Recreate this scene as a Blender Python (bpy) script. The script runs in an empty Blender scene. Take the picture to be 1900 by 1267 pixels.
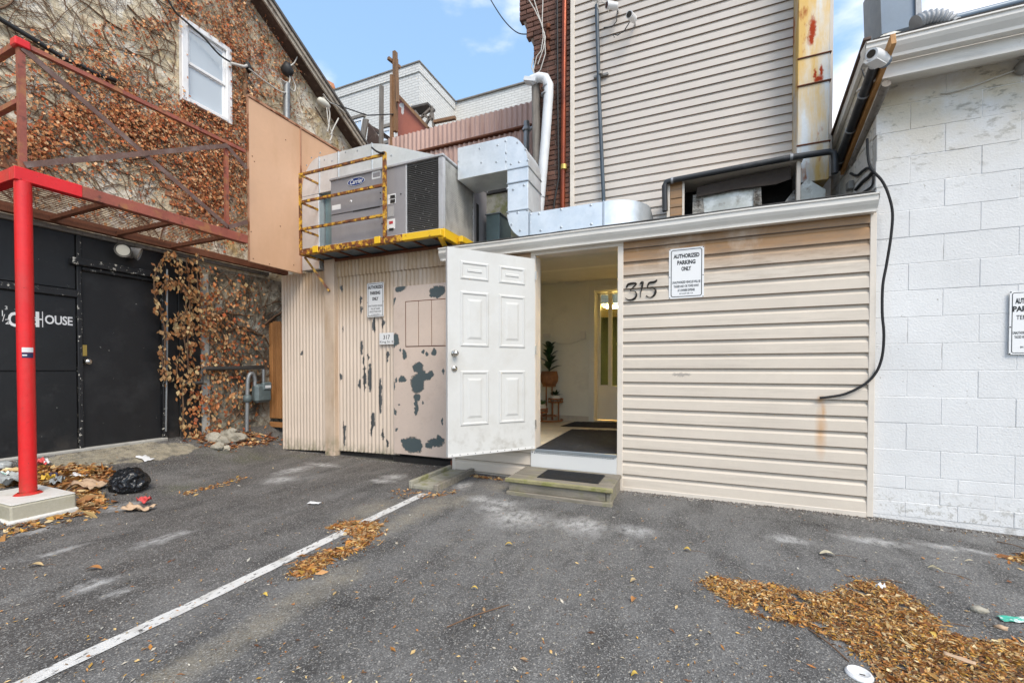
import bpy, bmesh, math, random
import numpy as np
from mathutils import Vector, Matrix, noise as mnoise
random.seed(7)
S = bpy.context.scene
COL = S.collection
# ------------------------------------------------------------------ camera
FPX, CX, HZ = 797.0, 950.0, 684.0          # focal length (px of the 1900 px photo), centre column, horizon row
CAMH = 1.21
YAW = math.radians(23.1)
PITCH = math.radians(-0.9)
PY0 = HZ - FPX * math.tan(PITCH)           # row of the principal point
cd = bpy.data.cameras.new('camera'); cam = bpy.data.objects.new('camera', cd); COL.objects.link(cam)
cam.location = (0, 0, CAMH)
cam.rotation_euler = (math.pi / 2 + PITCH, 0, YAW)
cd.sensor_width = 36.0
cd.lens = FPX / 1900.0 * 36.0
cd.shift_y = (PY0 - 633.5) / 1900.0
cd.clip_start = 0.02; cd.clip_end = 2000
S.camera = cam
# ------------------------------------------------------------------ world, sun, exposure
SUN_EL, SUN_AZ = math.radians(48), math.radians(134)      # azimuth clockwise from +Y: behind the camera, to the right
w = bpy.data.worlds.new('World'); S.world = w; w.use_nodes = True
nt = w.node_tree; N = nt.nodes; L = nt.links
N.clear()
out = N.new('ShaderNodeOutputWorld'); bg = N.new('ShaderNodeBackground')
sky = N.new('ShaderNodeTexSky'); sky.sky_type = 'NISHITA'; sky.sun_disc = False
sky.sun_elevation = SUN_EL; sky.sun_rotation = SUN_AZ
sky.altitude = 100; sky.air_density = 1.0; sky.dust_density = 1.4; sky.ozone_density = 1.0
tc = N.new('ShaderNodeTexCoord'); mp = N.new('ShaderNodeMapping')
mp.inputs['Scale'].default_value = (1.0, 1.0, 2.2); mp.inputs['Location'].default_value = (3.42, 3.3, 9.1)
cn = N.new('ShaderNodeTexNoise'); cn.inputs['Scale'].default_value = 2.6; cn.inputs['Detail'].default_value = 7
cn.inputs['Roughness'].default_value = 0.5
cr = N.new('ShaderNodeMapRange'); cr.inputs[1].default_value = 0.50; cr.inputs[2].default_value = 0.64; cr.inputs[3].default_value = 0.0
cr.interpolation_type = 'SMOOTHSTEP'
cm = N.new('ShaderNodeMixRGB'); cm.inputs[2].default_value = (6.0, 5.8, 5.9, 1)
mul = N.new('ShaderNodeMath'); mul.operation = 'MULTIPLY'; mul.inputs[1].default_value = 0.92
L.new(tc.outputs['Generated'], mp.inputs['Vector']); L.new(mp.outputs[0], cn.inputs['Vector'])
L.new(cn.outputs['Fac'], cr.inputs[0]); L.new(cr.outputs[0], mul.inputs[0]); L.new(mul.outputs[0], cm.inputs[0])
hz_ = N.new('ShaderNodeMixRGB'); hz_.inputs[0].default_value = 0.34; hz_.inputs[2].default_value = (2.3, 3.9, 5.6, 1)     # even thin haze
L.new(sky.outputs[0], hz_.inputs[1]); L.new(hz_.outputs[0], cm.inputs[1]); L.new(cm.outputs[0], bg.inputs['Color'])
bg.inputs['Strength'].default_value = 0.15
L.new(bg.outputs[0], out.inputs['Surface'])
sd = bpy.data.lights.new('sun', 'SUN'); so = bpy.data.objects.new('sun', sd); COL.objects.link(so)
sd.energy = 1.5; sd.angle = math.radians(28); sd.color = (1.0, 0.90, 0.76)
_dir = Vector((math.sin(SUN_AZ) * math.cos(SUN_EL), math.cos(SUN_AZ) * math.cos(SUN_EL), math.sin(SUN_EL)))
so.rotation_euler = _dir.to_track_quat('Z', 'Y').to_euler(); so.location = (6, -8, 12)
S.view_settings.view_transform = 'Standard'; S.view_settings.look = 'None'
S.view_settings.exposure = 0.9; S.view_settings.gamma = 1.0
S.view_settings.use_curve_mapping = False
S.render.engine = 'CYCLES'
S.cycles.max_bounces = 8; S.cycles.diffuse_bounces = 5

# ------------------------------------------------------------------ pixel -> place
Fv = Vector((-math.sin(YAW) * math.cos(PITCH), math.cos(YAW) * math.cos(PITCH), math.sin(PITCH)))
Rv = Vector((math.cos(YAW), math.sin(YAW), 0))
Uv = Rv.cross(Fv)
CAM = Vector((0, 0, CAMH))
def ray(u, v): return Fv + Rv * ((u - CX) / FPX) + Uv * ((PY0 - v) / FPX)
def PX(u, v, x): d = ray(u, v); return CAM + d * (x / d.x)
def PY(u, v, y): d = ray(u, v); return CAM + d * (y / d.y)
def PZ(u, v, z): d = ray(u, v); return CAM + d * ((z - CAMH) / d.z)
# planes of the place (metres; X along the low front wall, Y into the depth)
YW, YU, XL, YC = 4.38, 5.45, -6.2, 4.56
def sst(t): t = max(0, min(1, t)); return t * t * (3 - 2 * t)
def zg(x, y):
    x0 = -4.2 - 1.4 * max(0, min(1, (y - 1.7) / 2.8))
    t = max(0, min(1, (x0 - x) / (x0 + 6.2)))
    z = 0.33 * t ** 1.2
    if x > 0.9: z -= 0.035 * min(1, (x - 0.9) / 1.6)
    z += 0.012 * mnoise.noise(Vector((x * .7, y * .7, 0)))
    return z
def PG(u, v):
    d = ray(u, v); t = .8; dt = .12          # walk along the ray until it is below the ground, then bisect
    f = lambda t: (CAM + d*t).z - zg(CAM.x + d.x*t, CAM.y + d.y*t)
    while f(t) > 0 and t < 40: t += dt
    lo, hi = t - dt, t
    for _ in range(18):
        md = (lo + hi)/2
        if f(md) > 0: lo = md
        else: hi = md
    return CAM + d*hi
def to_px(p):
    d = Vector(p) - CAM; z = d.dot(Fv)
    return CX + FPX * d.dot(Rv) / z, PY0 - FPX * d.dot(Uv) / z

# ------------------------------------------------------------------ mesh building
class MB:
    def __init__(s): s.v = []; s.f = []; s.sm = []
    def add(s, vs, fs, smooth=False):
        o = len(s.v); s.v += [tuple(p) for p in vs]; s.f += [tuple(i + o for i in f) for f in fs]; s.sm += [smooth] * len(fs); return s
    def box(s, x0, x1, y0, y1, z0, z1):
        return s.add([(x0,y0,z0),(x1,y0,z0),(x1,y1,z0),(x0,y1,z0),(x0,y0,z1),(x1,y0,z1),(x1,y1,z1),(x0,y1,z1)],
                     [(0,3,2,1),(4,5,6,7),(0,1,5,4),(1,2,6,5),(2,3,7,6),(3,0,4,7)])
    def bbox(s, x0, x1, y0, y1, z0, z1, b=.004):
        """box with chamfered edges"""
        bm = bmesh.new(); bmesh.ops.create_cube(bm, size=1)
        for v in bm.verts: v.co = Vector(((x0+x1)/2 + v.co.x*(x1-x0), (y0+y1)/2 + v.co.y*(y1-y0), (z0+z1)/2 + v.co.z*(z1-z0)))
        b = min(b, .4*min(abs(x1-x0), abs(y1-y0), abs(z1-z0)))
        bmesh.ops.bevel(bm, geom=bm.edges[:], offset=b, segments=1, affect='EDGES')
        bm.verts.index_update(); s.add([v.co for v in bm.verts], [[v.index for v in f.verts] for f in bm.faces]); bm.free(); return s
    def beam(s, p, q, w, h, up=(0,0,1)):
        p = Vector(p); q = Vector(q); d = (q-p).normalized(); u = Vector(up)
        r = d.cross(u)
        if r.length < 1e-4: r = d.cross(Vector((1,0,0)))
        r.normalize(); u = r.cross(d)
        vs = []
        for c in (p, q):
            for a, b in ((-1,-1),(1,-1),(1,1),(-1,1)): vs.append(c + r*a*w/2 + u*b*h/2)
        return s.add(vs, [(3,2,1,0),(4,5,6,7),(0,1,5,4),(1,2,6,5),(2,3,7,6),(3,0,4,7)])
    def tube(s, pts, r, n=10, cap=True):
        pts = [Vector(p) for p in pts]; k = len(pts)
        rs = r if isinstance(r, (list, tuple)) else [r]*k
        t0 = (pts[1]-pts[0]).normalized(); a = t0.cross(Vector((0,0,1)))
        if a.length < .01: a = t0.cross(Vector((1,0,0)))
        a.normalize(); vs = []
        for i, p in enumerate(pts):
            t = (pts[min(i+1,k-1)] - pts[max(i-1,0)]).normalized()
            a = (a - t*a.dot(t)).normalized(); b = t.cross(a)
            for j in range(n):
                th = 2*math.pi*j/n; vs.append(p + (a*math.cos(th) + b*math.sin(th))*rs[i])
        fs = [(i*n+j, i*n+(j+1)%n, (i+1)*n+(j+1)%n, (i+1)*n+j) for i in range(k-1) for j in range(n)]
        o = len(s.v); s.add(vs, fs, True)
        if cap:
            s.add(vs[:n], [tuple(range(n))[::-1]]); s.add(vs[-n:], [tuple(range(n))])
        return s
    def prism(s, poly, ext):
        """closed prism: polygon (list of 3d points) extruded by vector ext"""
        n = len(poly); e = Vector(ext); P = [Vector(p) for p in poly]
        nrm = Vector((0,0,0))
        for i in range(n): nrm += P[i].cross(P[(i+1) % n])
        fs = [tuple(range(n))[::-1], tuple(range(n, 2*n))] + [(i, (i+1)%n, n+(i+1)%n, n+i) for i in range(n)]
        if nrm.dot(e) < 0: fs = [f[::-1] for f in fs]
        return s.add(P + [p+e for p in P], fs)
    def sweep(s, prof, p, q, smooth=False, caps=True):
        """profile of (a, b) = (offset along side vector, offset up) swept from p to q; side = horizontal normal to the right of p->q"""
        p = Vector(p); q = Vector(q); d = (q-p).normalized(); r = d.cross(Vector((0,0,1))).normalized()
        n = len(prof); vs = [c + r*a + Vector((0,0,1))*b for c in (p, q) for a, b in prof]
        fs = [(i, i+1, n+i+1, n+i) for i in range(n-1)]
        s.add(vs, fs, smooth)
        return s
    def lathe(s, prof, c, n=24, axis='z', closed=False):
        vs = []; c = Vector(c)
        for r, h in prof:
            for j in range(n):
                th = 2*math.pi*j/n; a, b = r*math.cos(th), r*math.sin(th)
                vs.append(c + {'z': Vector((a,b,h)), 'y': Vector((a,h,-b)), 'x': Vector((h,a,b))}[axis])
        k = len(prof)
        return s.add(vs, [(i*n+j, i*n+(j+1)%n, (i+1)*n+(j+1)%n, (i+1)*n+j) for i in range(k-1) for j in range(n)], True)
    def blob(s, c, r, sub=3, amp=.2, fr=3, seed=0, flat=None):
        bm = bmesh.new(); bmesh.ops.create_icosphere(bm, subdivisions=sub, radius=1)
        c = Vector(c); r = Vector(r)
        for v in bm.verts:
            p = v.co.copy(); k = 1 + amp*mnoise.noise(p*fr + Vector((seed*7.3, seed*1.7, 0)))
            v.co = Vector((p.x*r.x*k, p.y*r.y*k, p.z*r.z*k))
            if flat is not None and v.co.z < flat: v.co.z = flat
            v.co += c
        bm.verts.index_update(); s.add([v.co for v in bm.verts], [[v.index for v in f.verts] for f in bm.faces], True); bm.free(); return s
    def build(s, name, mat, parent=None, bevel=0, recalc=False):
        lo = Vector(map(min, zip(*s.v))); hi = Vector(map(max, zip(*s.v)))
        c = Vector(((lo.x+hi.x)/2, (lo.y+hi.y)/2, lo.z))
        me = bpy.data.meshes.new(name)
        me.from_pydata([tuple(Vector(p)-c) for p in s.v], [], s.f); me.update()
        me.polygons.foreach_set('use_smooth', s.sm)
        if recalc:
            bm = bmesh.new(); bm.from_mesh(me); bmesh.ops.recalc_face_normals(bm, faces=bm.faces); bm.to_mesh(me); bm.free()
        me.materials.append(mat)
        return place(name, me, c, parent)
WL = {}
def place(name, me, world, parent=None):
    o = bpy.data.objects.new(name, me); COL.objects.link(o)
    WL[o.name] = Vector(world)
    if parent: o.parent = parent; o.location = Vector(world) - WL[parent.name]
    else: o.location = world
    return o
def thing(name, label, cat, loc, group=None):
    o = bpy.data.objects.new(name, None); COL.objects.link(o); o.empty_display_size = .1
    o.location = loc; WL[o.name] = Vector(loc)
    return tag(o, label, cat, group)
def tag(o, label, cat, group=None):
    o['label'] = label; o['category'] = cat
    if group: o['group'] = group
    return o
def struct(o): o['kind'] = 'structure'; return o
def stuff(o): o['kind'] = 'stuff'; return o
def box(name, mat, parent, *a, b=0): 
    m = MB(); (m.bbox(*a, b) if b else m.box(*a)); return m.build(name, mat, parent)

# ------------------------------------------------------------------ materials
def new_mat(name):
    m = bpy.data.materials.new(name); m.use_nodes = True; return m, m.node_tree, m.node_tree.nodes, m.node_tree.links
def rgb(c): return (c[0], c[1], c[2], 1)
def hexc(h): 
    v = [int(h[i:i+2], 16)/255 for i in (0,2,4)]
    return tuple(x/12.92 if x <= .04045 else ((x+.055)/1.055)**2.4 for x in v)
def noise_fac(nt, vec, scale, lo, hi, detail=8, stretch=None, rough=.6, dist=0):
    N, L = nt.nodes, nt.links
    if stretch:
        m = N.new('ShaderNodeMapping'); m.inputs['Scale'].default_value = stretch; L.new(vec, m.inputs['Vector']); vec = m.outputs[0]
    n = N.new('ShaderNodeTexNoise'); n.inputs['Scale'].default_value = scale; n.inputs['Detail'].default_value = detail
    n.inputs['Roughness'].default_value = rough; n.inputs['Distortion'].default_value = dist
    L.new(vec, n.inputs['Vector'])
    r = N.new('ShaderNodeMapRange'); r.inputs[1].default_value = lo; r.inputs[2].default_value = hi; L.new(n.outputs['Fac'], r.inputs[0])
    return r.outputs[0]
def math_n(nt, op, a, b=None, clamp=False):
    m = nt.nodes.new('ShaderNodeMath'); m.operation = op; m.use_clamp = clamp
    for i, x in enumerate((a, b)):
        if x is None: continue
        if isinstance(x, (int, float)): m.inputs[i].default_value = x
        else: nt.links.new(x, m.inputs[i])
    return m.outputs[0]
def blob_fac(nt, vec, blobs, warp=.05, wscale=9, soft=.15):
    """mask = inside any of the ellipsoids (centre, radii) with ragged edges, world coordinates"""
    N, L = nt.nodes, nt.links
    n = N.new('ShaderNodeTexNoise'); n.inputs['Scale'].default_value = wscale; n.inputs['Detail'].default_value = 9; n.inputs['Roughness'].default_value = .68; L.new(vec, n.inputs['Vector'])
    sub = N.new('ShaderNodeVectorMath'); sub.operation = 'SUBTRACT'; L.new(n.outputs['Color'], sub.inputs[0]); sub.inputs[1].default_value = (.5,.5,.5)
    sc = N.new('ShaderNodeVectorMath'); sc.operation = 'SCALE'; L.new(sub.outputs[0], sc.inputs[0]); sc.inputs['Scale'].default_value = warp
    ad = N.new('ShaderNodeVectorMath'); ad.operation = 'ADD'; L.new(vec, ad.inputs[0]); L.new(sc.outputs[0], ad.inputs[1])
    acc = None
    for c, r in blobs:
        a = N.new('ShaderNodeVectorMath'); a.operation = 'SUBTRACT'; L.new(ad.outputs[0], a.inputs[0]); a.inputs[1].default_value = c
        b = N.new('ShaderNodeVectorMath'); b.operation = 'DIVIDE'; L.new(a.outputs[0], b.inputs[0]); b.inputs[1].default_value = r
        d = N.new('ShaderNodeVectorMath'); d.operation = 'LENGTH'; L.new(b.outputs[0], d.inputs[0])
        acc = d.outputs['Value'] if acc is None else math_n(nt, 'MINIMUM', acc, d.outputs['Value'])
    r = N.new('ShaderNodeMapRange'); r.inputs[1].default_value = 1; r.inputs[2].default_value = 1 - soft; L.new(acc, r.inputs[0])
    return r.outputs[0]
def mixc(nt, fac, a, b):
    m = nt.nodes.new('ShaderNodeMixRGB')
    for i, x in ((0, fac), (1, a), (2, b)):
        if isinstance(x, (int, float)): m.inputs[i].default_value = x
        elif isinstance(x, tuple): m.inputs[i].default_value = rgb(x)
        else: nt.links.new(x, m.inputs[i])
    return m.outputs[0]
def mat(name, col, rough=.6, metal=0, var=.12, vs=2.5, layers=(), bump=.15, bs=90, bdist=.004, orand=0, spec=.5, obj=False, trans=0):
    m, nt, N, L = new_mat(name); p = N['Principled BSDF']
    if obj: vec = N.new('ShaderNodeTexCoord').outputs['Object']
    else: vec = N.new('ShaderNodeNewGeometry').outputs['Position']
    f = noise_fac(nt, vec, vs, .3, .7)
    c = mixc(nt, f, tuple(x*(1-var) for x in col), tuple(min(1, x*(1+var)) for x in col))
    f2 = noise_fac(nt, vec, vs*14, .35, .7)
    c = mixc(nt, math_n(nt, 'MULTIPLY', f2, var*1.2), c, tuple(x*.55 for x in col))
    rsock = None
    for l in layers:
        if 'blobs' in l: fac = blob_fac(nt, vec, l['blobs'], l.get('warp', .05), l.get('wscale', 9), l.get('soft', .15))
        else: fac = noise_fac(nt, vec, l['scale'], l['lo'], l['hi'], l.get('detail', 8), l.get('stretch'), l.get('nrough', .65), l.get('dist', 0))
        if 'and' in l:
            k = l['and']; g = noise_fac(nt, vec, k['scale'], k['lo'], k['hi'], 8, k.get('stretch')); fac = math_n(nt, 'MULTIPLY', fac, g)
        if 'zr' in l:       # only between heights (soft): (z_lo, z_hi) 0 -> 1
            sx = N.new('ShaderNodeSeparateXYZ'); L.new(vec, sx.inputs[0])
            r = N.new('ShaderNodeMapRange'); r.inputs[1].default_value = l['zr'][0]; r.inputs[2].default_value = l['zr'][1]; L.new(sx.outputs['Z'], r.inputs[0])
            fac = math_n(nt, 'MULTIPLY', fac, r.outputs[0])
        if 'amt' in l: fac = math_n(nt, 'MULTIPLY', fac, l['amt'])
        c = mixc(nt, fac, c, l['col'])
        if 'metal' in l or 'rough' in l:
            rsock = mixc(nt, fac, rsock if rsock is not None else (rough,)*3, (l.get('rough', rough),)*3)
    if orand:
        oi = N.new('ShaderNodeObjectInfo'); h = N.new('ShaderNodeHueSaturation'); L.new(c, h.inputs['Color'])
        r = N.new('ShaderNodeMapRange'); r.inputs[3].default_value = 1-orand; r.inputs[4].default_value = 1+orand; L.new(oi.outputs['Random'], r.inputs[0])
        L.new(r.outputs[0], h.inputs['Value']); c = h.outputs[0]
    L.new(c, p.inputs['Base Color'])
    if rsock is not None: L.new(rsock, p.inputs['Roughness'])
    else:
        rf = noise_fac(nt, vec, vs*5, .2, .8); mr = N.new('ShaderNodeMapRange'); L.new(rf, mr.inputs[0])
        mr.inputs[3].default_value = max(.03, rough-.1); mr.inputs[4].default_value = min(1, rough+.1); L.new(mr.outputs[0], p.inputs['Roughness'])
    p.inputs['Metallic'].default_value = metal
    p.inputs['Specular IOR Level'].default_value = spec
    if trans: p.inputs['Transmission Weight'].default_value = trans
    if bump:
        n = N.new('ShaderNodeTexNoise'); n.inputs['Scale'].default_value = bs; n.inputs['Detail'].default_value = 6; L.new(vec, n.inputs['Vector'])
        b = N.new('ShaderNodeBump'); b.inputs['Strength'].default_value = bump*2; b.inputs['Distance'].default_value = bdist
        L.new(n.outputs['Fac'], b.inputs['Height']); L.new(b.outputs[0], p.inputs['Normal'])
    return m
def vcol_mat(name, rough=.75, spec=.3):
    m, nt, N, L = new_mat(name); p = N['Principled BSDF']
    a = N.new('ShaderNodeAttribute'); a.attribute_name = 'Col'
    n = N.new('ShaderNodeTexNoise'); n.inputs['Scale'].default_value = 140; g = N.new('ShaderNodeNewGeometry'); L.new(g.outputs['Position'], n.inputs['Vector'])
    c = mixc(nt, math_n(nt, 'MULTIPLY', n.outputs['Fac'], .35), a.outputs['Color'], (.10,.05,.02))
    L.new(c, p.inputs['Base Color']); p.inputs['Roughness'].default_value = rough; p.inputs['Specular IOR Level'].default_value = spec
    return m
RUST = (.20, .062, .018); DRUST = (.075, .028, .014)
PEEL = 1.0
def P3(u, v, y, ru, rv, ydep=.3):
    """blob on a wall Y = y from pixel centre and pixel radii"""
    p = PY(u, v, y); k = (p - CAM).dot(Fv) / FPX
    return ((p.x, p.y, p.z), (max(ru*k*1.08, .004)*PEEL, ydep, max(rv*k, .004)*PEEL))
def dirt(col, s=1.5, lo=.5, hi=.75, amt=.5, **k): return dict(col=col, scale=s, lo=lo, hi=hi, amt=amt, **k)
M = {}
_fe = PZ(830, 847.5, .355); fe_x, fe_y = _fe.x, _fe.y
M['siding'] = mat('cream_siding', (.635,.56,.465), .5, var=.05, vs=1.5, bump=.05, orand=.025, layers=[
    dict(col=(.33,.175,.065), scale=2.2, lo=.18, hi=.48, zr=(2.06, 2.30), amt=.95, stretch=(1,1,.5)),
    dict(col=(.22,.15,.09), scale=9, lo=.45, hi=.65, zr=(1.9, 2.3), amt=.6, stretch=(.5,1,3)),
    dict(col=(.30,.26,.21), scale=5, lo=.52, hi=.8, amt=.35, stretch=(.3,1,4)),
    dict(blobs=[P3(1523,742,YW,9,10), P3(1527,765,YW,5,34), P3(1522,800,YW,10,60)], col=(.52,.25,.06), soft=.9, warp=.05, amt=.65),
    dict(blobs=[P3(1265,695,YW,18,4)], col=(.22,.2,.18), soft=.3, warp=.08, wscale=30, amt=.6)])
M['siding_up'] = mat('beige_siding', (.59,.535,.475), .5, var=.05, vs=1.2, bump=.04, orand=.03, layers=[
    dirt((.33,.29,.25), 1.1, .5, .85, .35, stretch=(1,1,.35))])
M['lap_shade_grime'] = mat('shaded_grimy_siding_lip', (.20,.145,.10), .8, var=.3, vs=3, bump=.1)  # brown lip grime that also paints in the lap shadow lines
M['trim'] = mat('cream_trim', (.70,.63,.54), .45, var=.06, bump=.03, layers=[dirt((.3,.25,.18), 6, .55, .8, .35)])
M['gutter'] = mat('white_gutter_metal', (.74,.71,.65), .4, var=.05, bump=.03, layers=[dirt((.35,.3,.22), 3, .52, .8, .5, stretch=(.4,1,3)), dirt(RUST, 8, .68, .76, .6)])
M['white'] = mat('white_paint', (.70,.69,.66), .42, var=.03, bump=.03, layers=[dirt((.5,.47,.42), 4, .58, .85, .3)])
M['whitebright'] = mat('white_vinyl', (.66,.66,.64), .4, var=.03, bump=.02)
M['block'] = mat('white_painted_block', (.71,.71,.70), .75, var=.07, vs=1.2, bump=.3, bs=70, bdist=.005, orand=.02, layers=[
    dict(col=(.58,.50,.35), scale=3, lo=.3, hi=.58, zr=(2.65, 3.35), amt=.85),
    dict(col=(.30,.27,.22), scale=34, lo=.655, hi=.69, amt=.7),
    dict(col=(.25,.23,.18), scale=13, lo=.56, hi=.64, zr=(2.3, 3.3), amt=.7, stretch=(.8,1,1.6)),
    dict(col=(.33,.31,.26), scale=30, lo=.52, hi=.62, zr=(.30, -.03), amt=.85)])
M['doorwhite'] = mat('scuffed_white_door', (.61,.605,.575), .42, var=.05, vs=1.5, bump=.04, layers=[dirt((.40,.37,.31), 3, .50, .75, .35), dict(col=(.30,.27,.22), scale=9, lo=.48, hi=.66, zr=(.75,.36), amt=.6), dict(blobs=[((fe_x, fe_y, 1.25), (.2,.2,.28))], col=(.33,.30,.25), soft=.95, warp=.15, amt=.35), dict(col=(.25,.23,.2), scale=38, lo=.70, hi=.73, amt=.6)])
M['mortar'] = mat('painted_mortar', (.70,.695,.68), .85, var=.08, bump=.5, bs=60, bdist=.006, layers=[dirt((.20,.18,.15), 4, .55, .66, .7)])
M['asph_dummy'] = None
M['galv'] = mat('galvanised_steel', (.70,.74,.76), .36, .55, var=.10, vs=2, bump=.05, bs=16, bdist=.006, layers=[dict(col=(.80,.83,.85), scale=5, lo=.45, hi=.62, detail=3, amt=.6), dirt((.32,.38,.42), 2, .5, .75, .5)])
M['galvedge'] = mat('galvanised_flange', (.45,.48,.50), .4, .9, var=.15, bump=.05)
M['duct_old'] = mat('weathered_duct', (.52,.55,.56), .5, .45, var=.12, bump=.1, layers=[
    dict(col=(.62,.40,.095), scale=1.7, lo=.40, hi=.58, stretch=(2.2,1,.35), amt=.9, rough=.7),
    dict(col=(.36,.10,.02), scale=4, lo=.57, hi=.66, stretch=(1.5,1,.5), amt=.95, rough=.8),
    dict(blobs=[P3(1508,52,5.18,6,24), P3(1506,72,5.18,5,14), P3(1519,146,5.18,9,7), P3(1512,138,5.18,3,12), P3(1524,132,5.18,3,14)], col=(.42,.055,.012), soft=.5, warp=.06, wscale=22, rough=.9)])
M['acgrey'] = mat('grey_unit_steel', (.285,.272,.278), .5, var=.07, vs=3, bump=.05, layers=[dirt((.17,.16,.155), 3, .5, .8, .5, stretch=(1,1,.4))])
M['aclight'] = mat('pale_unit_trim', (.47,.47,.48), .45, .3, var=.1, layers=[dirt((.25,.23,.21), 6, .5, .75, .5)])
M['coil'] = mat('dark_coil', (.10,.097,.092), .7, .2, var=.2, layers=[dict(col=(.66,.65,.62), scale=26, lo=.64, hi=.66, stretch=(1,1,.7))])
M['coil_side'] = mat('bent_coil', (.72,.71,.67), .7, 0, var=.2, layers=[dict(col=(.15,.14,.13), scale=9, lo=.48, hi=.62, stretch=(1,1.5,.5), amt=.35), dict(col=(.7,.69,.66), scale=22, lo=.66, hi=.69)])
M['yellow'] = mat('chipped_yellow_steel', (.72,.40,.035), .5, var=.1, vs=4, bump=.15, layers=[
    dict(col=RUST, scale=11, lo=.44, hi=.53, nrough=.7), dict(col=DRUST, scale=17, lo=.53, hi=.60), dict(col=(.62,.53,.44), scale=6, lo=.63, hi=.67)])
M['yellownew'] = mat('fresh_yellow_steel', (.83,.51,.02), .45, var=.06, bump=.08, layers=[dict(col=RUST, scale=12, lo=.62, hi=.67)])
M['rust'] = mat('rusty_steel', (.16,.055,.024), .8, var=.3, vs=7, bump=.3)
M['deckblue'] = mat('blue_grey_deck', (.17,.225,.27), .6, .3, var=.25, vs=6, bump=.2, layers=[dirt((.09,.1,.11), 8, .5, .7, .7)])
M['redrust'] = mat('rust_red_paint', (.31,.085,.055), .6, var=.2, vs=5, bump=.15, layers=[dict(col=(.36,.15,.055), scale=7, lo=.5, hi=.62, amt=.8), dict(col=(.085,.035,.025), scale=13, lo=.57, hi=.66, amt=.8)])
M['brace'] = mat('weathered_brown_steel', (.165,.095,.075), .65, .2, var=.25, vs=8, bump=.15, layers=[dirt((.30,.25,.23), 9, .5, .7, .5)])
M['red'] = mat('bright_red_paint', (.70,.014,.016), .42, var=.10, vs=4, bump=.2, bs=25, layers=[dict(col=(.50,.05,.04), scale=6, lo=.5, hi=.7, amt=.6, stretch=(1,1,.3)), dict(col=(.10,.02,.015), scale=30, lo=.66, hi=.69, amt=.8), dict(col=(.20,.06,.03), scale=9, lo=.42, hi=.6, zr=(.38,.2), amt=.8), dict(col=(.28,.008,.01), scale=13, lo=.62, hi=.72, amt=.6)])
M['peach'] = mat('peach_painted_panel', (.66,.41,.255), .5, var=.06, vs=1.3, bump=.05, bs=20, layers=[dict(col=(.33,.11,.03), scale=30, lo=.70, hi=.73), dirt((.54,.31,.17), 2, .5, .75, .6, stretch=(1,1,.25))])
M['peachedge'] = mat('rusty_peach_trim', (.42,.22,.13), .7, var=.2, bump=.2, layers=[dict(col=RUST, scale=9, lo=.5, hi=.6)])
PEEL = 1.15
M['pinkcorr'] = mat('pinkish_beige_corrugated', (.65,.545,.445), .5, var=.05, vs=1.5, bump=.05, layers=[
    dict(col=(.46,.30,.15), scale=1.6, lo=.28, hi=.55, zr=(1.75, 2.5), amt=.85, stretch=(2,1,.5)),
    dict(col=(.19,.18,.10), scale=7, lo=.38, hi=.62, zr=(.22, .05), amt=.95, stretch=(2.4,1,1)),
    dict(blobs=[P3(*q[:2], YC, *q[2:]) for q in ((635,535,2,6),(670,557,2.5,7),(671,575,2,6),(695,603,3.5,13),(711,601,3,8),(671,645,2.5,12),(675,668,2.5,8),(684,662,2,6),(677,703,3,22),(687,700,3,24),(668,712,3,8),(720,662,2.5,10),(706,735,3,30),(692,780,4,14),(690,800,2.5,10),(711,806,3,10),(719,822,2.5,7),(639,795,2.5,14),(640,818,2,10),(563,655,2.5,4),(633,698,2,6),(637,612,1.5,6))],
         col=(.055,.06,.062), soft=.10, warp=.11, wscale=16)])
PD = [P3(*q[:2], YC, *q[2:]) for q in ((747,537,10,6),(816,541,14,10),(812,548,12,5),(735,560,3,7),(739,630,6,11),(736,640,3,5),(746,651,2.5,3),(755,658,4,8),(790,652,3,3),(797,656,3,4),(809,653,5,7),(780,682,11,9),(787,697,9,13),(778,712,12,17),(797,697,7,6),(803,695,6,6),(778,737,6,6),(777,760,5,9),(776,748,3,6),(751,703,7,6),(740,704,2,5),(736,715,2.5,9),(737,763,5,6),(740,795,3,4),(745,751,4,2),(732,735,2,4),(768,824,19,14),(756,818,8,6),(783,826,5,12),(812,820,14,7),(820,814,8,8),(800,826,6,5),(789,747,2,3),(824,781,2,6),(826,690,2,6))]
M['pinkdoor'] = mat('peeling_pink_paint', (.66,.54,.455), .45, var=.05, vs=2, bump=.06, layers=[
    dirt((.42,.30,.22), 3, .52, .8, .4),
    dict(blobs=PD,
         col=(.30,.245,.20), soft=.05, warp=.13, wscale=13, rough=.7), dict(blobs=[(c_, (r_[0]*.93, r_[1], r_[2]*.93)) for c_, r_ in PD], col=(.075,.10,.105), soft=.10, warp=.13, wscale=13, rough=.6), dict(col=(.17,.20,.20), scale=40, lo=.6, hi=.66, amt=.15)])
PEEL = 1.0
M['wood_brown'] = mat('weathered_brown_wood', (.27,.15,.075), .75, var=.25, vs=3, bump=.3, bs=40, orand=.12, layers=[dict(col=(.14,.075,.035), scale=6, lo=.5, hi=.65, stretch=(6,6,.4), amt=.7)])
M['wood_orange'] = mat('orange_cedar', (.48,.22,.075), .7, var=.15, vs=3, bump=.25, bs=40, orand=.15, layers=[dict(col=(.28,.115,.035), scale=6, lo=.5, hi=.65, stretch=(8,8,.4), amt=.7)])
M['wood_grey'] = mat('silvered_grey_wood', (.24,.215,.185), .85, var=.2, vs=3, bump=.3, bs=40, layers=[dict(col=(.12,.10,.085), scale=5, lo=.5, hi=.65, stretch=(7,7,.4), amt=.7)])
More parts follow.
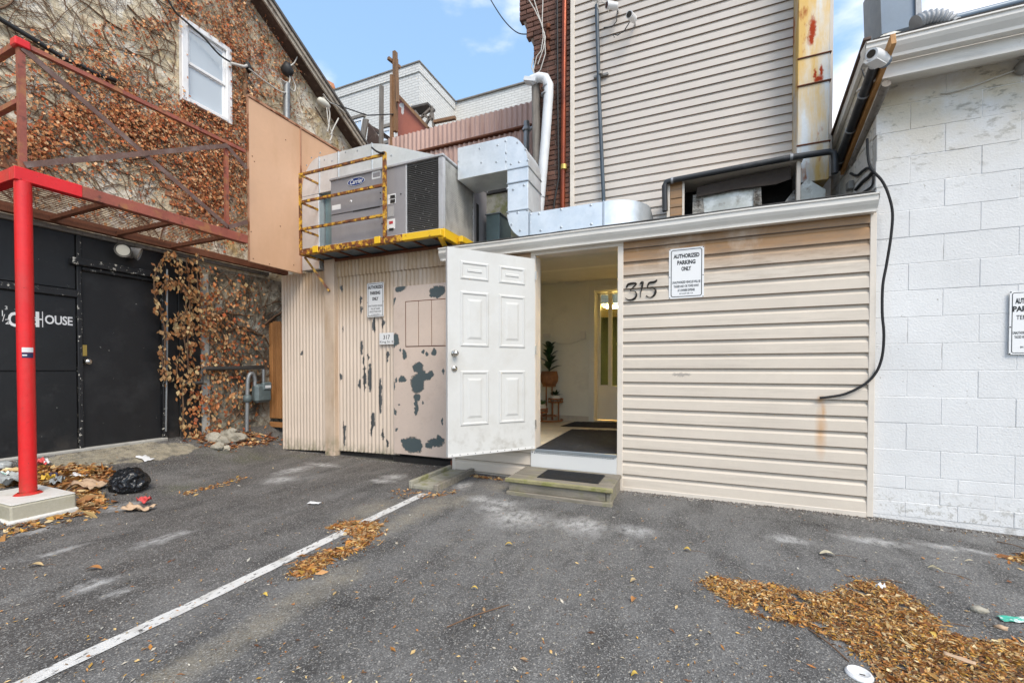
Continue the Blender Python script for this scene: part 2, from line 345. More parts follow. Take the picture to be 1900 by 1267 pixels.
M['wood_post'] = mat('painted_beige_post', (.62,.49,.37), .6, var=.08, vs=3, bump=.15, layers=[dirt((.36,.22,.11), 3, .45, .75, .6, stretch=(2,2,.5)), dict(col=(.2,.19,.11), scale=6, lo=.4, hi=.6, zr=(.3,.05))])
M['wood_moss'] = mat('mossy_wood', (.265,.235,.19), .85, var=.2, vs=5, bump=.4, bs=45, bdist=.006, orand=.08, layers=[dict(col=(.12,.11,.075), scale=6, lo=.45, hi=.65, stretch=(.5,6,6), amt=.7), dict(col=(.17,.165,.07), scale=5, lo=.52, hi=.66, amt=.65)])
M['wood_moss2'] = mat('green_mossy_edge', (.29,.26,.14), .9, var=.2, vs=6, bump=.5, bs=45, bdist=.006, layers=[dict(col=(.20,.205,.06), scale=9, lo=.48, hi=.62, amt=.8)])
M['stucco'] = mat('old_cream_stucco', (.62,.53,.37), .9, var=.12, vs=1.2, bump=.5, bs=14, bdist=.03, layers=[
    dict(col=(.74,.69,.58), scale=2.4, lo=.50, hi=.58, dist=1.2), dict(col=(.62,.45,.18), scale=1.8, lo=.56, hi=.66, dist=.8, amt=.8),
    dict(col=(.17,.13,.10), scale=3.4, lo=.58, hi=.68, amt=.75), dict(col=(.33,.20,.11), scale=7, lo=.56, hi=.66, amt=.6),
    dict(col=(.13,.10,.07), scale=12, lo=.57, hi=.62, stretch=(1,1,3), amt=.7)])
M['rubble'] = mat('stained_rubble_render', (.37,.33,.25), .95, var=.2, vs=2, bump=.7, bs=10, bdist=.04, layers=[
    dict(col=(.115,.10,.075), scale=3, lo=.47, hi=.6), dict(col=(.46,.44,.37), scale=3.5, lo=.56, hi=.63), dict(col=(.08,.07,.055), scale=9, lo=.53, hi=.62, amt=.8)])
M['oldbrick'] = mat('worn_orange_brick', (.33,.135,.065), .9, var=.25, vs=8, bump=.5, bs=60, bdist=.006, orand=.35, layers=[dirt((.45,.36,.26), 9, .52, .65, .7)])
M['darkbrick'] = mat('dark_soot_brick', (.155,.078,.056), .9, var=.25, vs=9, bump=.5, bs=60, bdist=.006, orand=.35, layers=[dirt((.24,.09,.045), 3, .56, .66, .7)])
M['brickmortar'] = mat('brick_mortar', (.215,.165,.135), .95, var=.15, bump=.4, bs=60)
M['black'] = mat('black_wall_paint', (.010,.0108,.012), .42, var=.2, vs=4, bump=.15, bs=30, layers=[
    dict(col=(.07,.07,.07), scale=5, lo=.56, hi=.8, amt=.4), dict(col=(.6,.57,.5), scale=17, lo=.70, hi=.72, amt=.9), dict(col=(.10,.085,.07), scale=3, lo=.45, hi=.7, zr=(.62,.34), amt=.5)])
M['blackchip'] = mat('chipped_black_trim', (.012,.012,.013), .5, var=.2, bump=.2, layers=[dict(col=(.55,.52,.45), scale=26, lo=.60, hi=.63)])
M['blackdoor'] = mat('satin_black_door', (.011,.011,.012), .45, var=.15, vs=2, bump=.08, bs=25, layers=[dict(col=(.10,.10,.10), scale=1.3, lo=.5, hi=.8, amt=.35), dict(col=(.5,.48,.42), scale=23, lo=.71, hi=.73, amt=.8)])
M['concrete'] = mat('concrete', (.42,.405,.365), .9, var=.12, vs=3, bump=.4, bs=50, bdist=.006, layers=[dirt((.22,.205,.16), 4, .5, .7, .7)])
M['concmoss'] = mat('mossy_concrete', (.36,.34,.27), .95, var=.15, vs=4, bump=.5, bs=50, bdist=.006, layers=[dict(col=(.20,.20,.06), scale=6, lo=.48, hi=.62, amt=.8), dirt((.16,.15,.11), 8, .5, .7, .7)])
M['blockwhite'] = mat('limewashed_concrete', (.66,.645,.60), .9, var=.1, vs=4, bump=.3, bs=40, layers=[dirt((.40,.35,.25), 5, .5, .72, .6)])
M['blockside'] = mat('grimy_concrete', (.44,.41,.32), .9, var=.12, vs=4, bump=.4, bs=40, layers=[dirt((.24,.22,.13), 4, .48, .68, .8)])
M['signwhite'] = mat('white_sign_metal', (.80,.80,.79), .35, var=.02, bump=0)
M['ink'] = mat('black_ink', (.018,.018,.018), .5, var=0, bump=0)
M['blueink'] = mat('navy_badge', (.012,.04,.19), .3, var=0, bump=0)
M['redink'] = mat('red_ink', (.5,.05,.06), .5, var=0, bump=0)
M['iron'] = mat('black_iron', (.02,.016,.012), .5, .3, var=.2, bump=.3, bs=60)
M['rubber'] = mat('black_rubber', (.016,.016,.017), .75, var=.2, bump=.3, bs=120)
M['plasticblack'] = mat('black_plastic_pipe', (.028,.03,.033), .45, var=.2, bump=.05, layers=[dirt((.12,.12,.12), 6, .5, .75, .5)])
M['plasticblue'] = mat('dark_blue_grey_pipe', (.05,.075,.10), .45, var=.15, bump=.05, layers=[dirt((.16,.18,.2), 5, .5, .75, .5)])
M['copper'] = mat('copper_pipe', (.24,.05,.018), .3, .5, var=.25, vs=4, bump=.05, layers=[dirt((.09,.03,.02), 5, .5, .65, .7, stretch=(1,1,.4))])
M['brass'] = mat('brass', (.62,.45,.13), .35, .9, var=.1)
M['chrome'] = mat('satin_nickel', (.62,.58,.52), .25, 1, var=.05, bump=0)
M['downpipe'] = mat('white_downpipe', (.70,.72,.73), .45, var=.06, bump=.04, layers=[dirt((.42,.42,.42), 4, .52, .75, .5)])
M['roofing'] = mat('dark_roofing_felt', (.05,.048,.045), .9, var=.25, vs=6, bump=.5, bs=70, bdist=.006)
M['shingle'] = mat('grey_shingles', (.12,.11,.10), .9, var=.25, vs=6, bump=.5, bs=40, orand=.15)
M['brownwood'] = mat('dark_brown_soffit', (.085,.052,.038), .8, var=.3, vs=5, bump=.3, layers=[dirt((.22,.17,.13), 9, .55, .7, .6)])
M['rake'] = mat('peeling_cream_rake', (.42,.37,.30), .75, var=.2, vs=5, bump=.25, layers=[dirt((.13,.09,.07), 8, .5, .62, .8)])
M['bgpink'] = mat('faded_red_corrugated', (.53,.355,.295), .55, var=.08, vs=1, bump=.05, layers=[dirt((.27,.13,.09), 2, .5, .75, .6, stretch=(3,1,.4))])
M['bgred'] = mat('brick_red_board', (.42,.135,.085), .6, var=.1, layers=[dict(blobs=[P3(747,203,7.9,4,12), P3(744,196,7.9,4,5)], col=(.75,.72,.68), warp=.2, wscale=4)])
M['tealbox'] = mat('teal_grey_metal', (.20,.27,.27), .4, .5, var=.15, bump=.05)
M['slate'] = mat('blue_grey_steel', (.16,.205,.255), .4, .3, var=.08, bump=.05)
M['hose'] = mat('ribbed_grey_hose', (.34,.35,.36), .55, .3, var=.15)
M['cablewhite'] = mat('pale_cable', (.55,.53,.48), .6, var=.1)
M['meter'] = mat('grey_green_meter', (.135,.17,.17), .5, .2, var=.15, vs=6, bump=.1, layers=[dirt((.25,.28,.28), 8, .55, .7, .5)])
M['pipegrey'] = mat('galvanised_pipe', (.30,.31,.31), .5, .6, var=.2, bump=.1)
M['pipedark'] = mat('dark_iron_pipe', (.06,.055,.05), .6, .3, var=.3, bump=.15)
M['stone'] = mat('pale_rubble_stone', (.40,.37,.30), .9, var=.2, vs=6, bump=.5, bs=30, bdist=.01, orand=.12, layers=[dirt((.2,.18,.13), 7, .5, .68, .7)])
M['bag'] = mat('glossy_black_bin_bag', (.008,.009,.011), .2, var=.1, bump=.5, bs=14, bdist=.02)
M['kraft'] = mat('brown_kraft_paper', (.52,.36,.23), .8, var=.1, vs=9, bump=.25, bs=30)
M['redpaper'] = mat('red_printed_paper', (.62,.08,.075), .6, var=.1, bump=.1)
M['paper'] = mat('white_paper', (.74,.74,.73), .7, var=.05, vs=9, bump=.2, bs=30)
M['lid'] = mat('white_plastic_lid', (.80,.80,.80), .35, var=.03, bump=0)
M['clear'] = mat('cloudy_plastic', (.40,.42,.41), .25, var=.1, bump=.2, bs=25)
M['greenpaper'] = mat('green_white_wrapper', (.05,.42,.30), .5, var=.1, vs=8, bump=.1, layers=[dict(col=(.72,.75,.73), scale=11, lo=.47, hi=.52)])
M['yellowpaper'] = mat('yellow_wrapper', (.75,.46,.05), .6, var=.1, bump=.2, bs=30)
M['navypaper'] = mat('navy_wrapper', (.02,.025,.08), .5, var=.1, bump=.2, bs=30)
M['intwall'] = mat('pale_olive_grey_wall', (.80,.79,.68), .6, var=.05, vs=1.5, bump=.08, bs=30, layers=[dirt((.34,.33,.28), 2, .55, .8, .4)])
M['inttrim'] = mat('pale_grey_trim', (.76,.75,.66), .5, var=.04, bump=.03)
M['ceil'] = mat('grey_ceiling', (.70,.69,.60), .8, var=.06)
M['tile'] = mat('cream_floor_tile', (.62,.57,.46), .45, var=.1, vs=4, bump=.05, orand=.05, layers=[dirt((.30,.27,.21), 5, .5, .72, .5)])
M['grout'] = mat('dark_grout', (.16,.15,.13), .9, var=.1)
M['mat'] = mat('black_ribbed_mat', (.022,.023,.026), .8, var=.25, vs=9, bump=.2, layers=[dirt((.10,.10,.10), 8, .58, .72, .6)])
M['greenwall'] = mat('dark_green_wall', (.045,.075,.06), .7, var=.1)
M['leafdark'] = mat('dark_green_leaf', (.022,.055,.02), .35, var=.3, vs=9, bump=.1)
M['leafmid'] = mat('mid_green_leaf', (.055,.13,.045), .5, var=.3, vs=12, bump=.1)
M['wicker'] = mat('woven_wicker', (.30,.125,.05), .65, var=.3, vs=18, bump=.6, bs=45, bdist=.01)
M['rattan'] = mat('rattan_cane', (.33,.135,.055), .5, var=.2, vs=10, bump=.1)
M['potwhite'] = mat('white_ceramic', (.68,.66,.60), .4, var=.05, bump=.05)
M['darkvoid'] = mat('dark_void_paint', (.022,.02,.018), .9, var=.3, bump=.2)  # near-black colour painting in the darkness of openings, slots and recesses
M['flap'] = mat('dark_brown_canvas', (.055,.042,.034), .85, var=.2, vs=4, bump=.2)
M['dirtymetal'] = mat('dirty_galvanised_box', (.50,.50,.45), .45, .55, var=.12, vs=3, bump=.06, layers=[dict(col=(.75,.74,.70), scale=6, lo=.5, hi=.6, amt=.5), dirt((.20,.16,.11), 8, .52, .68, .8)])
M['insul'] = mat('torn_foil_insulation', (.42,.40,.36), .6, .3, var=.3, vs=12, bump=.8, bs=26, bdist=.03, layers=[dirt((.10,.08,.06), 15, .5, .62, .9)])
M['camwhite'] = mat('white_camera_shell', (.74,.74,.73), .35, var=.03, bump=0)
M['lens'] = mat('dark_lens', (.012,.012,.014), .1, var=0, bump=0)
M['bulb'] = mat('frosted_lamp_glass', (.70,.68,.58), .3, var=.05, bump=0)
M['lamphood'] = mat('grey_lamp_hood', (.26,.25,.23), .5, .3, var=.15, bump=.05)
M['blindwhite'] = mat('white_sash', (.82,.82,.81), .4, var=.03, bump=.02, layers=[dirt((.45,.42,.38), 5, .6, .8, .35)])
M['wire'] = mat('black_wire', (.02,.02,.02), .6, var=0, bump=0)
M['woodnew'] = mat('golden_timber', (.46,.235,.075), .65, var=.15, vs=4, bump=.2, layers=[dict(col=(.22,.09,.03), scale=7, lo=.5, hi=.64, stretch=(6,.8,.8), amt=.7)])
M['twig'] = mat('dry_twig', (.16,.09,.05), .85, var=.2, vs=20)
M['leafs'] = vcol_mat('dry_leaves')
def glass_mat(name, tint, rough=.03):
    m, nt, N, L = new_mat(name); p = N['Principled BSDF']
    p.inputs['Base Color'].default_value = rgb(tint); p.inputs['Roughness'].default_value = rough; p.inputs['Specular IOR Level'].default_value = 1.0
    p.inputs['IOR'].default_value = 1.9; p.inputs['Coat Weight'].default_value = .6; p.inputs['Coat Roughness'].default_value = .02
    return m
M['pane'] = glass_mat('window_glass', (.62,.70,.76))  # pale blue base stands in for reflected sky and white blinds
def clear_glass(name):
    m, nt, N, L = new_mat(name); N.remove(N['Principled BSDF'])
    t = N.new('ShaderNodeBsdfTransparent'); t.inputs[0].default_value = (.62,.66,.60,1); g = N.new('ShaderNodeBsdfGlossy'); g.inputs['Roughness'].default_value = .03
    f = N.new('ShaderNodeFresnel'); f.inputs[0].default_value = 1.5; x = N.new('ShaderNodeMixShader')
    L.new(f.outputs[0], x.inputs[0]); L.new(t.outputs[0], x.inputs[1]); L.new(g.outputs[0], x.inputs[2]); L.new(x.outputs[0], N['Material Output'].inputs[0]); return m
M['doorglass'] = clear_glass('door_glass')
def whitebrick():
    m, nt, N, L = new_mat('white_painted_brickwork'); p = N['Principled BSDF']
    g = N.new('ShaderNodeNewGeometry'); s = N.new('ShaderNodeSeparateXYZ'); L.new(g.outputs['Position'], s.inputs[0])
    c = N.new('ShaderNodeCombineXYZ'); L.new(math_n(nt, 'ADD', s.outputs['X'], s.outputs['Y']), c.inputs[0]); L.new(s.outputs['Z'], c.inputs[1])
    b = N.new('ShaderNodeTexBrick'); L.new(c.outputs[0], b.inputs['Vector']); b.inputs['Scale'].default_value = 1
    b.inputs['Brick Width'].default_value = .26; b.inputs['Row Height'].default_value = .09; b.inputs['Mortar Size'].default_value = .009
    b.inputs['Color1'].default_value = (.70,.69,.65,1); b.inputs['Color2'].default_value = (.66,.65,.61,1); b.inputs['Mortar'].default_value = (.50,.49,.46,1)
    f = noise_fac(nt, g.outputs['Position'], 1.3, .52, .75)
    L.new(mixc(nt, math_n(nt, 'MULTIPLY', f, .45), b.outputs['Color'], (.45,.43,.40)), p.inputs['Base Color']); p.inputs['Roughness'].default_value = .75
    bp = N.new('ShaderNodeBump'); bp.inputs['Strength'].default_value = .8; bp.inputs['Distance'].default_value = .02; bp.invert = True
    L.new(b.outputs['Fac'], bp.inputs['Height']); L.new(bp.outputs[0], p.inputs['Normal']); return m
M['whitebrick'] = whitebrick()
# ------------------------------------------------------------------ ground
def G(u, v, rx, ry): p = PG(u, v); return ((p.x, p.y, p.z), (rx, ry, 1.0))
def asphalt():
    m, nt, N, L = new_mat('worn_asphalt'); p = N['Principled BSDF']
    vec = N.new('ShaderNodeNewGeometry').outputs['Position']
    f = noise_fac(nt, vec, .9, .3, .7)
    c = mixc(nt, f, (.098,.094,.089), (.185,.182,.176))
    # brownish left bay, bluer right bay
    sx = N.new('ShaderNodeSeparateXYZ'); L.new(vec, sx.inputs[0])
    r = N.new('ShaderNodeMapRange'); r.inputs[1].default_value = -2.0; r.inputs[2].default_value = -2.9; L.new(sx.outputs['X'], r.inputs[0])
    c = mixc(nt, math_n(nt, 'MULTIPLY', r.outputs[0], .55), c, (.082,.070,.060))
    # blotchy wear at mid scale
    c = mixc(nt, math_n(nt, 'MULTIPLY', noise_fac(nt, vec, 1.6, .46, .66, stretch=(1.3,.8,1)), .6), c, (.215,.21,.20))
    c = mixc(nt, math_n(nt, 'MULTIPLY', noise_fac(nt, vec, 2.7, .46, .66, stretch=(1.6,.7,1)), .65), c, (.042,.039,.037))
    # sandy silt beside the painted line
    silt = [G(300,1262,.12,.3), G(620,1075,.14,.3), G(760,960,.16,.5), G(800,940,.2,.45), G(560,1110,.16,.32), G(480,1165,.15,.3), G(380,1220,.14,.3), G(690,945,.25,.4), G(470,1180,.1,.25), G(850,930,.12,.3), G(930,905,.25,.15)]
    c = mixc(nt, math_n(nt, 'MULTIPLY', math_n(nt, 'MULTIPLY', blob_fac(nt, vec, silt, .35, 5, .8), noise_fac(nt, vec, 9, .2, .5)), .85), c, (.26,.235,.185))
    # bare concrete showing by the black door
    conc = [G(250,840,.30,.55), G(170,850,.25,.35), G(320,832,.15,.3), G(120,858,.2,.2)]
    c = mixc(nt, math_n(nt, 'MULTIPLY', math_n(nt, 'MULTIPLY', blob_fac(nt, vec, conc, .35, 6, .12), noise_fac(nt, vec, 7, .30, .44)), .92), c, mixc(nt, noise_fac(nt, vec, 11, .4, .65), (.46,.40,.28), (.24,.21,.145)))
    # green algae along the shaded edge
    alg = [G(470,850,.35,.5), G(420,842,.3,.4), G(560,846,.3,.2), G(700,852,.6,.1), G(340,905,.2,.25)]
    c = mixc(nt, math_n(nt, 'MULTIPLY', math_n(nt, 'MULTIPLY', blob_fac(nt, vec, alg, .4, 4, .9), noise_fac(nt, vec, 7, .35, .65)), .7), c, (.10,.105,.045))
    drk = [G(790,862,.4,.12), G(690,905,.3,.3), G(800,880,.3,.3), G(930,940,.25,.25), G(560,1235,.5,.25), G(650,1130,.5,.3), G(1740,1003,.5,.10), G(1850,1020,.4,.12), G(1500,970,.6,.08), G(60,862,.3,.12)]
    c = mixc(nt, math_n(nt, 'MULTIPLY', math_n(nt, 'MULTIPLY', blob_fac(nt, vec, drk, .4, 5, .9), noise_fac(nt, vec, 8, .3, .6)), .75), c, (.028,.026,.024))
    # pale chalky scuffs
    wht = [G(545,872,.16,.35), G(520,890,.2,.22), G(600,862,.35,.12), G(300,1000,.09,.22), G(340,990,.06,.12), G(730,885,.18,.16), G(710,892,.2,.1), G(915,945,.18,.15), G(890,925,.16,.16), G(930,935,.25,.2),
           G(1080,975,.3,.25), G(960,960,.35,.3), G(110,1022,.06,.2), G(170,1085,.09,.13), G(220,1100,.05,.08), G(70,985,.05,.15), G(1180,985,.2,.15), G(1620,1004,.3,.09), G(1460,1000,.2,.1), G(1780,1018,.3,.06), G(860,900,.12,.2), G(230,940,.12,.2)]
    wf = math_n(nt, 'MULTIPLY', blob_fac(nt, vec, wht, .22, 6, .8), noise_fac(nt, vec, 14, .32, .56, stretch=(1.5,.8,1)))
    c = mixc(nt, math_n(nt, 'MULTIPLY', wf, .9), c, (.50,.495,.48))
    # aggregate: individual chips of stone
    v = N.new('ShaderNodeTexVoronoi'); v.inputs['Scale'].default_value = 190; L.new(vec, v.inputs['Vector'])
    ch = N.new('ShaderNodeSeparateColor'); L.new(v.outputs['Color'], ch.inputs[0])
    r1 = N.new('ShaderNodeMapRange'); r1.inputs[1].default_value = .70; r1.inputs[2].default_value = 1.0; L.new(ch.outputs[0], r1.inputs[0])
    c = mixc(nt, math_n(nt, 'MULTIPLY', r1.outputs[0], .8), c, (.38,.37,.345))
    r2 = N.new('ShaderNodeMapRange'); r2.inputs[1].default_value = .42; r2.inputs[2].default_value = 0; L.new(ch.outputs[1], r2.inputs[0])
    c = mixc(nt, math_n(nt, 'MULTIPLY', r2.outputs[0], .55), c, (.022,.021,.021))
    # hairline cracks
    wv = N.new('ShaderNodeTexNoise'); wv.inputs['Scale'].default_value = 2.5; wv.inputs['Detail'].default_value = 6; L.new(vec, wv.inputs['Vector'])
    wm = N.new('ShaderNodeMixRGB'); wm.blend_type = 'ADD'; wm.inputs[0].default_value = .35; L.new(vec, wm.inputs[1]); L.new(wv.outputs['Color'], wm.inputs[2])
    vc = N.new('ShaderNodeTexVoronoi'); vc.feature = 'DISTANCE_TO_EDGE'; vc.inputs['Scale'].default_value = .75; L.new(wm.outputs[0], vc.inputs['Vector'])
    rc = N.new('ShaderNodeMapRange'); rc.inputs[1].default_value = .006; rc.inputs[2].default_value = .002; L.new(vc.outputs['Distance'], rc.inputs[0])
    c = mixc(nt, math_n(nt, 'MULTIPLY', math_n(nt, 'MULTIPLY', rc.outputs[0], noise_fac(nt, vec, 1.1, .54, .62)), .45), c, (.03,.028,.026))
    v2 = N.new('ShaderNodeTexVoronoi'); v2.inputs['Scale'].default_value = 55; L.new(vec, v2.inputs['Vector'])
    ch2 = N.new('ShaderNodeSeparateColor'); L.new(v2.outputs['Color'], ch2.inputs[0])
    r3 = N.new('ShaderNodeMapRange'); r3.inputs[1].default_value = .93; r3.inputs[2].default_value = .96; L.new(ch2.outputs[0], r3.inputs[0])
    r4 = N.new('ShaderNodeMapRange'); r4.inputs[1].default_value = .32; r4.inputs[2].default_value = .2; L.new(v2.outputs['Distance'], r4.inputs[0])
    c = mixc(nt, math_n(nt, 'MULTIPLY', math_n(nt, 'MULTIPLY', r3.outputs[0], r4.outputs[0]), .6), c, (.42,.38,.32))
    L.new(c, p.inputs['Base Color']); p.inputs['Roughness'].default_value = .88; p.inputs['Specular IOR Level'].default_value = .35
    b = N.new('ShaderNodeBump'); b.inputs['Strength'].default_value = .9; b.inputs['Distance'].default_value = .004
    L.new(v.outputs['Distance'], b.inputs['Height'])
    b2 = N.new('ShaderNodeBump'); b2.inputs['Strength'].default_value = .5; b2.inputs['Distance'].default_value = .03
    n = N.new('ShaderNodeTexNoise'); n.inputs['Scale'].default_value = 9; n.inputs['Detail'].default_value = 8; L.new(vec, n.inputs['Vector'])
    L.new(n.outputs['Fac'], b2.inputs['Height']); L.new(b.outputs[0], b2.inputs['Normal']); L.new(b2.outputs[0], p.inputs['Normal'])
    return m
M['asphalt'] = asphalt()
xs = [-400,-120,-40,-15,-8] + list(np.arange(-7, 4.01, .1)) + [5,8,15,40,120,400]
ys = [-400,-120,-40,-15,-6,-3,-1.5] + list(np.arange(-.5, 7.01, .1)) + [8,10,15,40,120,400]
gm = MB(); nx = len(xs)
gm.add([(x, y, zg(x, y)) for y in ys for x in xs], [(j*nx+i, j*nx+i+1, (j+1)*nx+i+1, (j+1)*nx+i) for j in range(len(ys)-1) for i in range(nx-1)], True)
struct(gm.build('ground', M['asphalt']))
# painted bay line: thin worn sheet, 4 mm above the asphalt
def linepaint():
    m, nt, N, L = new_mat('worn_white_line_paint'); p = N['Principled BSDF']
    vec = N.new('ShaderNodeNewGeometry').outputs['Position']
    c = mixc(nt, noise_fac(nt, vec, 3, .3, .7), (.60,.59,.56), (.70,.69,.66))
    c = mixc(nt, noise_fac(nt, vec, 45, .57, .63, stretch=(1.4,.6,1)), c, (.09,.085,.08))
    c = mixc(nt, math_n(nt, 'MULTIPLY', noise_fac(nt, vec, 9, .52, .68), .5), c, (.33,.30,.25))
    L.new(c, p.inputs['Base Color']); p.inputs['Roughness'].default_value = .8
    b = N.new('ShaderNodeBump'); b.inputs['Strength'].default_value = .5; b.inputs['Distance'].default_value = .004
    v = N.new('ShaderNodeTexVoronoi'); v.inputs['Scale'].default_value = 190; L.new(vec, v.inputs['Vector']); L.new(v.outputs['Distance'], b.inputs['Height']); L.new(b.outputs[0], p.inputs['Normal'])
    return m
a, b_ = PG(60, 1262), PG(788, 916)
lx = [a.x + (b_.x-a.x)*t for t in np.linspace(-.6, 1, 70)]; ly = [a.y + (b_.y-a.y)*t for t in np.linspace(-.6, 1, 70)]
lm = MB(); vs = []
for i, (x, y) in enumerate(zip(lx, ly)):
    wv = .042 + .006*mnoise.noise(Vector((0, y*7, 3))); 
    for s in (-1, 1): vs.append((x + s*wv + .004*mnoise.noise(Vector((s, y*25, 0))), y, zg(x + s*wv, y) + .0045))
lm.add(vs, [(2*i, 2*i+1, 2*i+3, 2*i+2) for i in range(69)], True)
struct(lm.build('parking_line', linepaint()))

# ------------------------------------------------------------------ low annex with siding
XWL, XWR = PY(842, 860, YW).x, PY(1619, 700, YW).x
XO0, XO1 = PY(995, 700, YW).x, PY(1146, 700, YW).x           # door opening
ZF = 0.352                                                     # inside floor / sill height
ZH = PY(1147, 464, YW).z                                       # head of the opening
ZS = 2.47                                                      # soffit height
annex = thing('annex_building', 'low cream-sided annex with white gutter and open white doorway, numbered 315', 'building', (XWR-1.5, YW, 0))
PROF = [(.004,0.0),(.0225,0.0),(.0235,.0055),(.020,.088),(.005,.109),(.005,.136)]
def board_mesh(x0, x1, exp, name, scale=1.0):
    k = exp/.131
    m = MB(); m.sweep([(a*scale, b*k) for a, b in PROF], (x0-(x0+x1)/2, 0, 0), (x1-(x0+x1)/2, 0, 0))
    me = bpy.data.meshes.new(name); me.from_pydata(m.v, [], m.f); me.update()
    return me
def lap(me, mt): me.materials.append(mt); me.materials.append(M['lap_shade_grime']); [setattr(me.polygons[i], 'material_index', 1) for i in (0, 1)]
# backing walls behind the boards
box('wall', M['siding'], annex, XO1+.03, XWR+.005, YW+.0, YW+.12, -.05, ZS+.1)
box('wall', M['siding'], annex, XWL, XO0-.03, YW+.0, YW+.12, -.05, ZS+.1)
box('wall', M['siding'], annex, XO0-.03, XO1+.03, YW+.02, YW+.12, ZH+.05, ZS+.1)
box('wall', M['siding'], annex, XWL, XWL+.1, YW+.12, YU, -.05, ZS+.1)
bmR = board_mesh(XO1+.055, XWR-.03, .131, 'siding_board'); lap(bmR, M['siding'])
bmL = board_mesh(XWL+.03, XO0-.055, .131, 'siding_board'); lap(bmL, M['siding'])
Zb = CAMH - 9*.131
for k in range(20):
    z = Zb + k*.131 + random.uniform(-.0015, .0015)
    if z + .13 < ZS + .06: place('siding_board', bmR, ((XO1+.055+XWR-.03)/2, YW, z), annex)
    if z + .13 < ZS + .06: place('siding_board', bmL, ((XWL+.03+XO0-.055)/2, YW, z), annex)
box('corner_trim', M['trim'], annex, XWR-.035, XWR+.008, YW-.026, YW+.02, .0, ZS-.005, b=.003)
box('corner_trim', M['trim'], annex, XWL-.008, XWL+.035, YW-.026, YW+.02, -.02, ZS-.005, b=.003)
box('starter_strip', M['trim'], annex, XO1+.05, XWR-.036, YW-.028, YW-.002, -.03, Zb+.006, b=.003)
# door frame and casing
for x0, x1 in ((XO0-.055, XO0), (XO1, XO1+.055)): box('door_jamb', M['trim'], annex, x0, x1, YW-.028, YW+.14, -.02 if x0 > -1 else ZF-.24, ZH+.03, b=.004)
box('door_head', M['trim'], annex, XO0-.055, XO1+.055, YW-.027, YW+.14, ZH+.031, ZS-.004, b=.004)
box('sill', M['galvedge'], annex, XO0+.001, XO1-.001, YW-.05, YW+.14, ZF-.03, ZF, b=.004)
kp = box('kick_plate', M['whitebright'], annex, XO0-.05, XO1-.001, YW-.036, YW-.006, ZF-.26, ZF-.031, b=.003)
rv = MB()
for i in range(34): rv.lathe([(0.0,-.003),(.005,-.002),(.006,0)], (XO0-.03+i*(XO1-XO0+.02)/34, YW-.037, ZF-.045+.004*random.uniform(-1,1)), 6, 'y')
for i in range(6): rv.lathe([(0.0,-.003),(.006,-.002),(.007,0)], (XO0+.02+i*.16, YW-.037, ZF-.22+.01*random.uniform(-1,1)), 6, 'y')
rv.build('rivets', M['iron'], kp)
# gutter, soffit, roof
gy = YW - .13
XG0, XG1 = PY(813, 470, gy).x, PY(1632, 375, gy).x
gp = [(.0,.02),(.0,.0),(-.055,.0),(-.06,.02),(-.085,.05),(-.10,.075),(-.10,.115),(-.112,.118),(-.112,.13),(-.10,.13)]
g = MB(); seg = 26
for i in range(seg):
    x0 = XG0 + (XG1-XG0)*i/seg; x1 = XG0 + (XG1-XG0)*(i+1)/seg
    dz = lambda x: .006*mnoise.noise(Vector((x*1.3, 0, 0)))
    pr = [(-a_, b_) for a_, b_ in gp]
    vs = [(x, YW-.03-a_, 2.465+b_+dz(x)) for x in (x0, x1) for a_, b_ in pr]; n = len(pr)
    g.add(vs, [(n+j, n+j+1, j+1, j) for j in range(n-1)])
for x, e in ((XG0, .004), (XG1, -.004)): g.prism([(x, YW-.03+a_, 2.465+b_) for a_, b_ in gp[1:9]] + [(x, YW-.03, 2.465+.12)], (e,0,0))
gut = g.build('gutter', M['gutter'], annex)
box('fascia', M['trim'], annex, XG0+.03, XG1-.01, YW-.029, YW-.004, ZS+.001, ZS+.12)
box('soffit', M['gutter'], annex, XG0+.03, XG1-.01, YW-.10, YW-.03, ZS-.012, ZS-.006)
rf = MB(); rf.prism([(XG0+.02, YW-.05, 2.60), (XG1, YW-.05, 2.60), (XG1, YU+.05, 2.68), (XG0+.02, YU+.05, 2.68)], (0,0,.025))
rf.build('roof', M['roofing'], annex)
rl = MB(); rl.tube([(XG0+.02+i*(XG1-XG0-.03)/40, YW-.055, 2.627+.006*mnoise.noise(Vector((i*.9,3,0)))) for i in range(41)], .011, 6); rl.build('roof_edge', M['roofing'], annex)
# the open door
hinge = Vector((XO0-.012, YW-.035, ZF)); fe = PZ(830, 847.5, ZF+.003); dv = Vector((fe.x-hinge.x, fe.y-hinge.y, 0)); DW = dv.length; dv.normalize()
nv = Vector((-dv.y, dv.x, 0));  nv = nv if nv.dot(-hinge) > 0 else -nv
DH = PY(831, 459, fe.y).z - ZF
def dp(a, h, o): return hinge + dv*a + nv*o + Vector((0,0,h))
dm = MB(); dm.prism([dp(.004,.004,-.022), dp(DW,.004,-.022), dp(DW,.004,.022), dp(.004,.004,.022)], (0,0,DH))
door = dm.build('door', M['doorwhite'], annex); door['label'] = 'white six-panel entrance door swung wide open'
def panel(a0, a1, h0, h1):
    m = MB(); R = [(0,.0222),(.012,.031),(.024,.031),(.034,.0225),(.075,.0225),(.098,.030)]
    vs = []
    for ins, o in R:
        k = min(ins, (a1-a0)*.45, (h1-h0)*.45); vs += [dp(a0+k,h0+k,o), dp(a1-k,h0+k,o), dp(a1-k,h1-k,o), dp(a0+k,h1-k,o)]
    fs = [(4*i+j, 4*i+(j+1)%4, 4*(i+1)+(j+1)%4, 4*(i+1)+j) for i in range(len(R)-1) for j in range(4)] + [(20,21,22,23)]
    m.add(vs, fs); m.build('door_panel', M['doorwhite'], door, recalc=False)
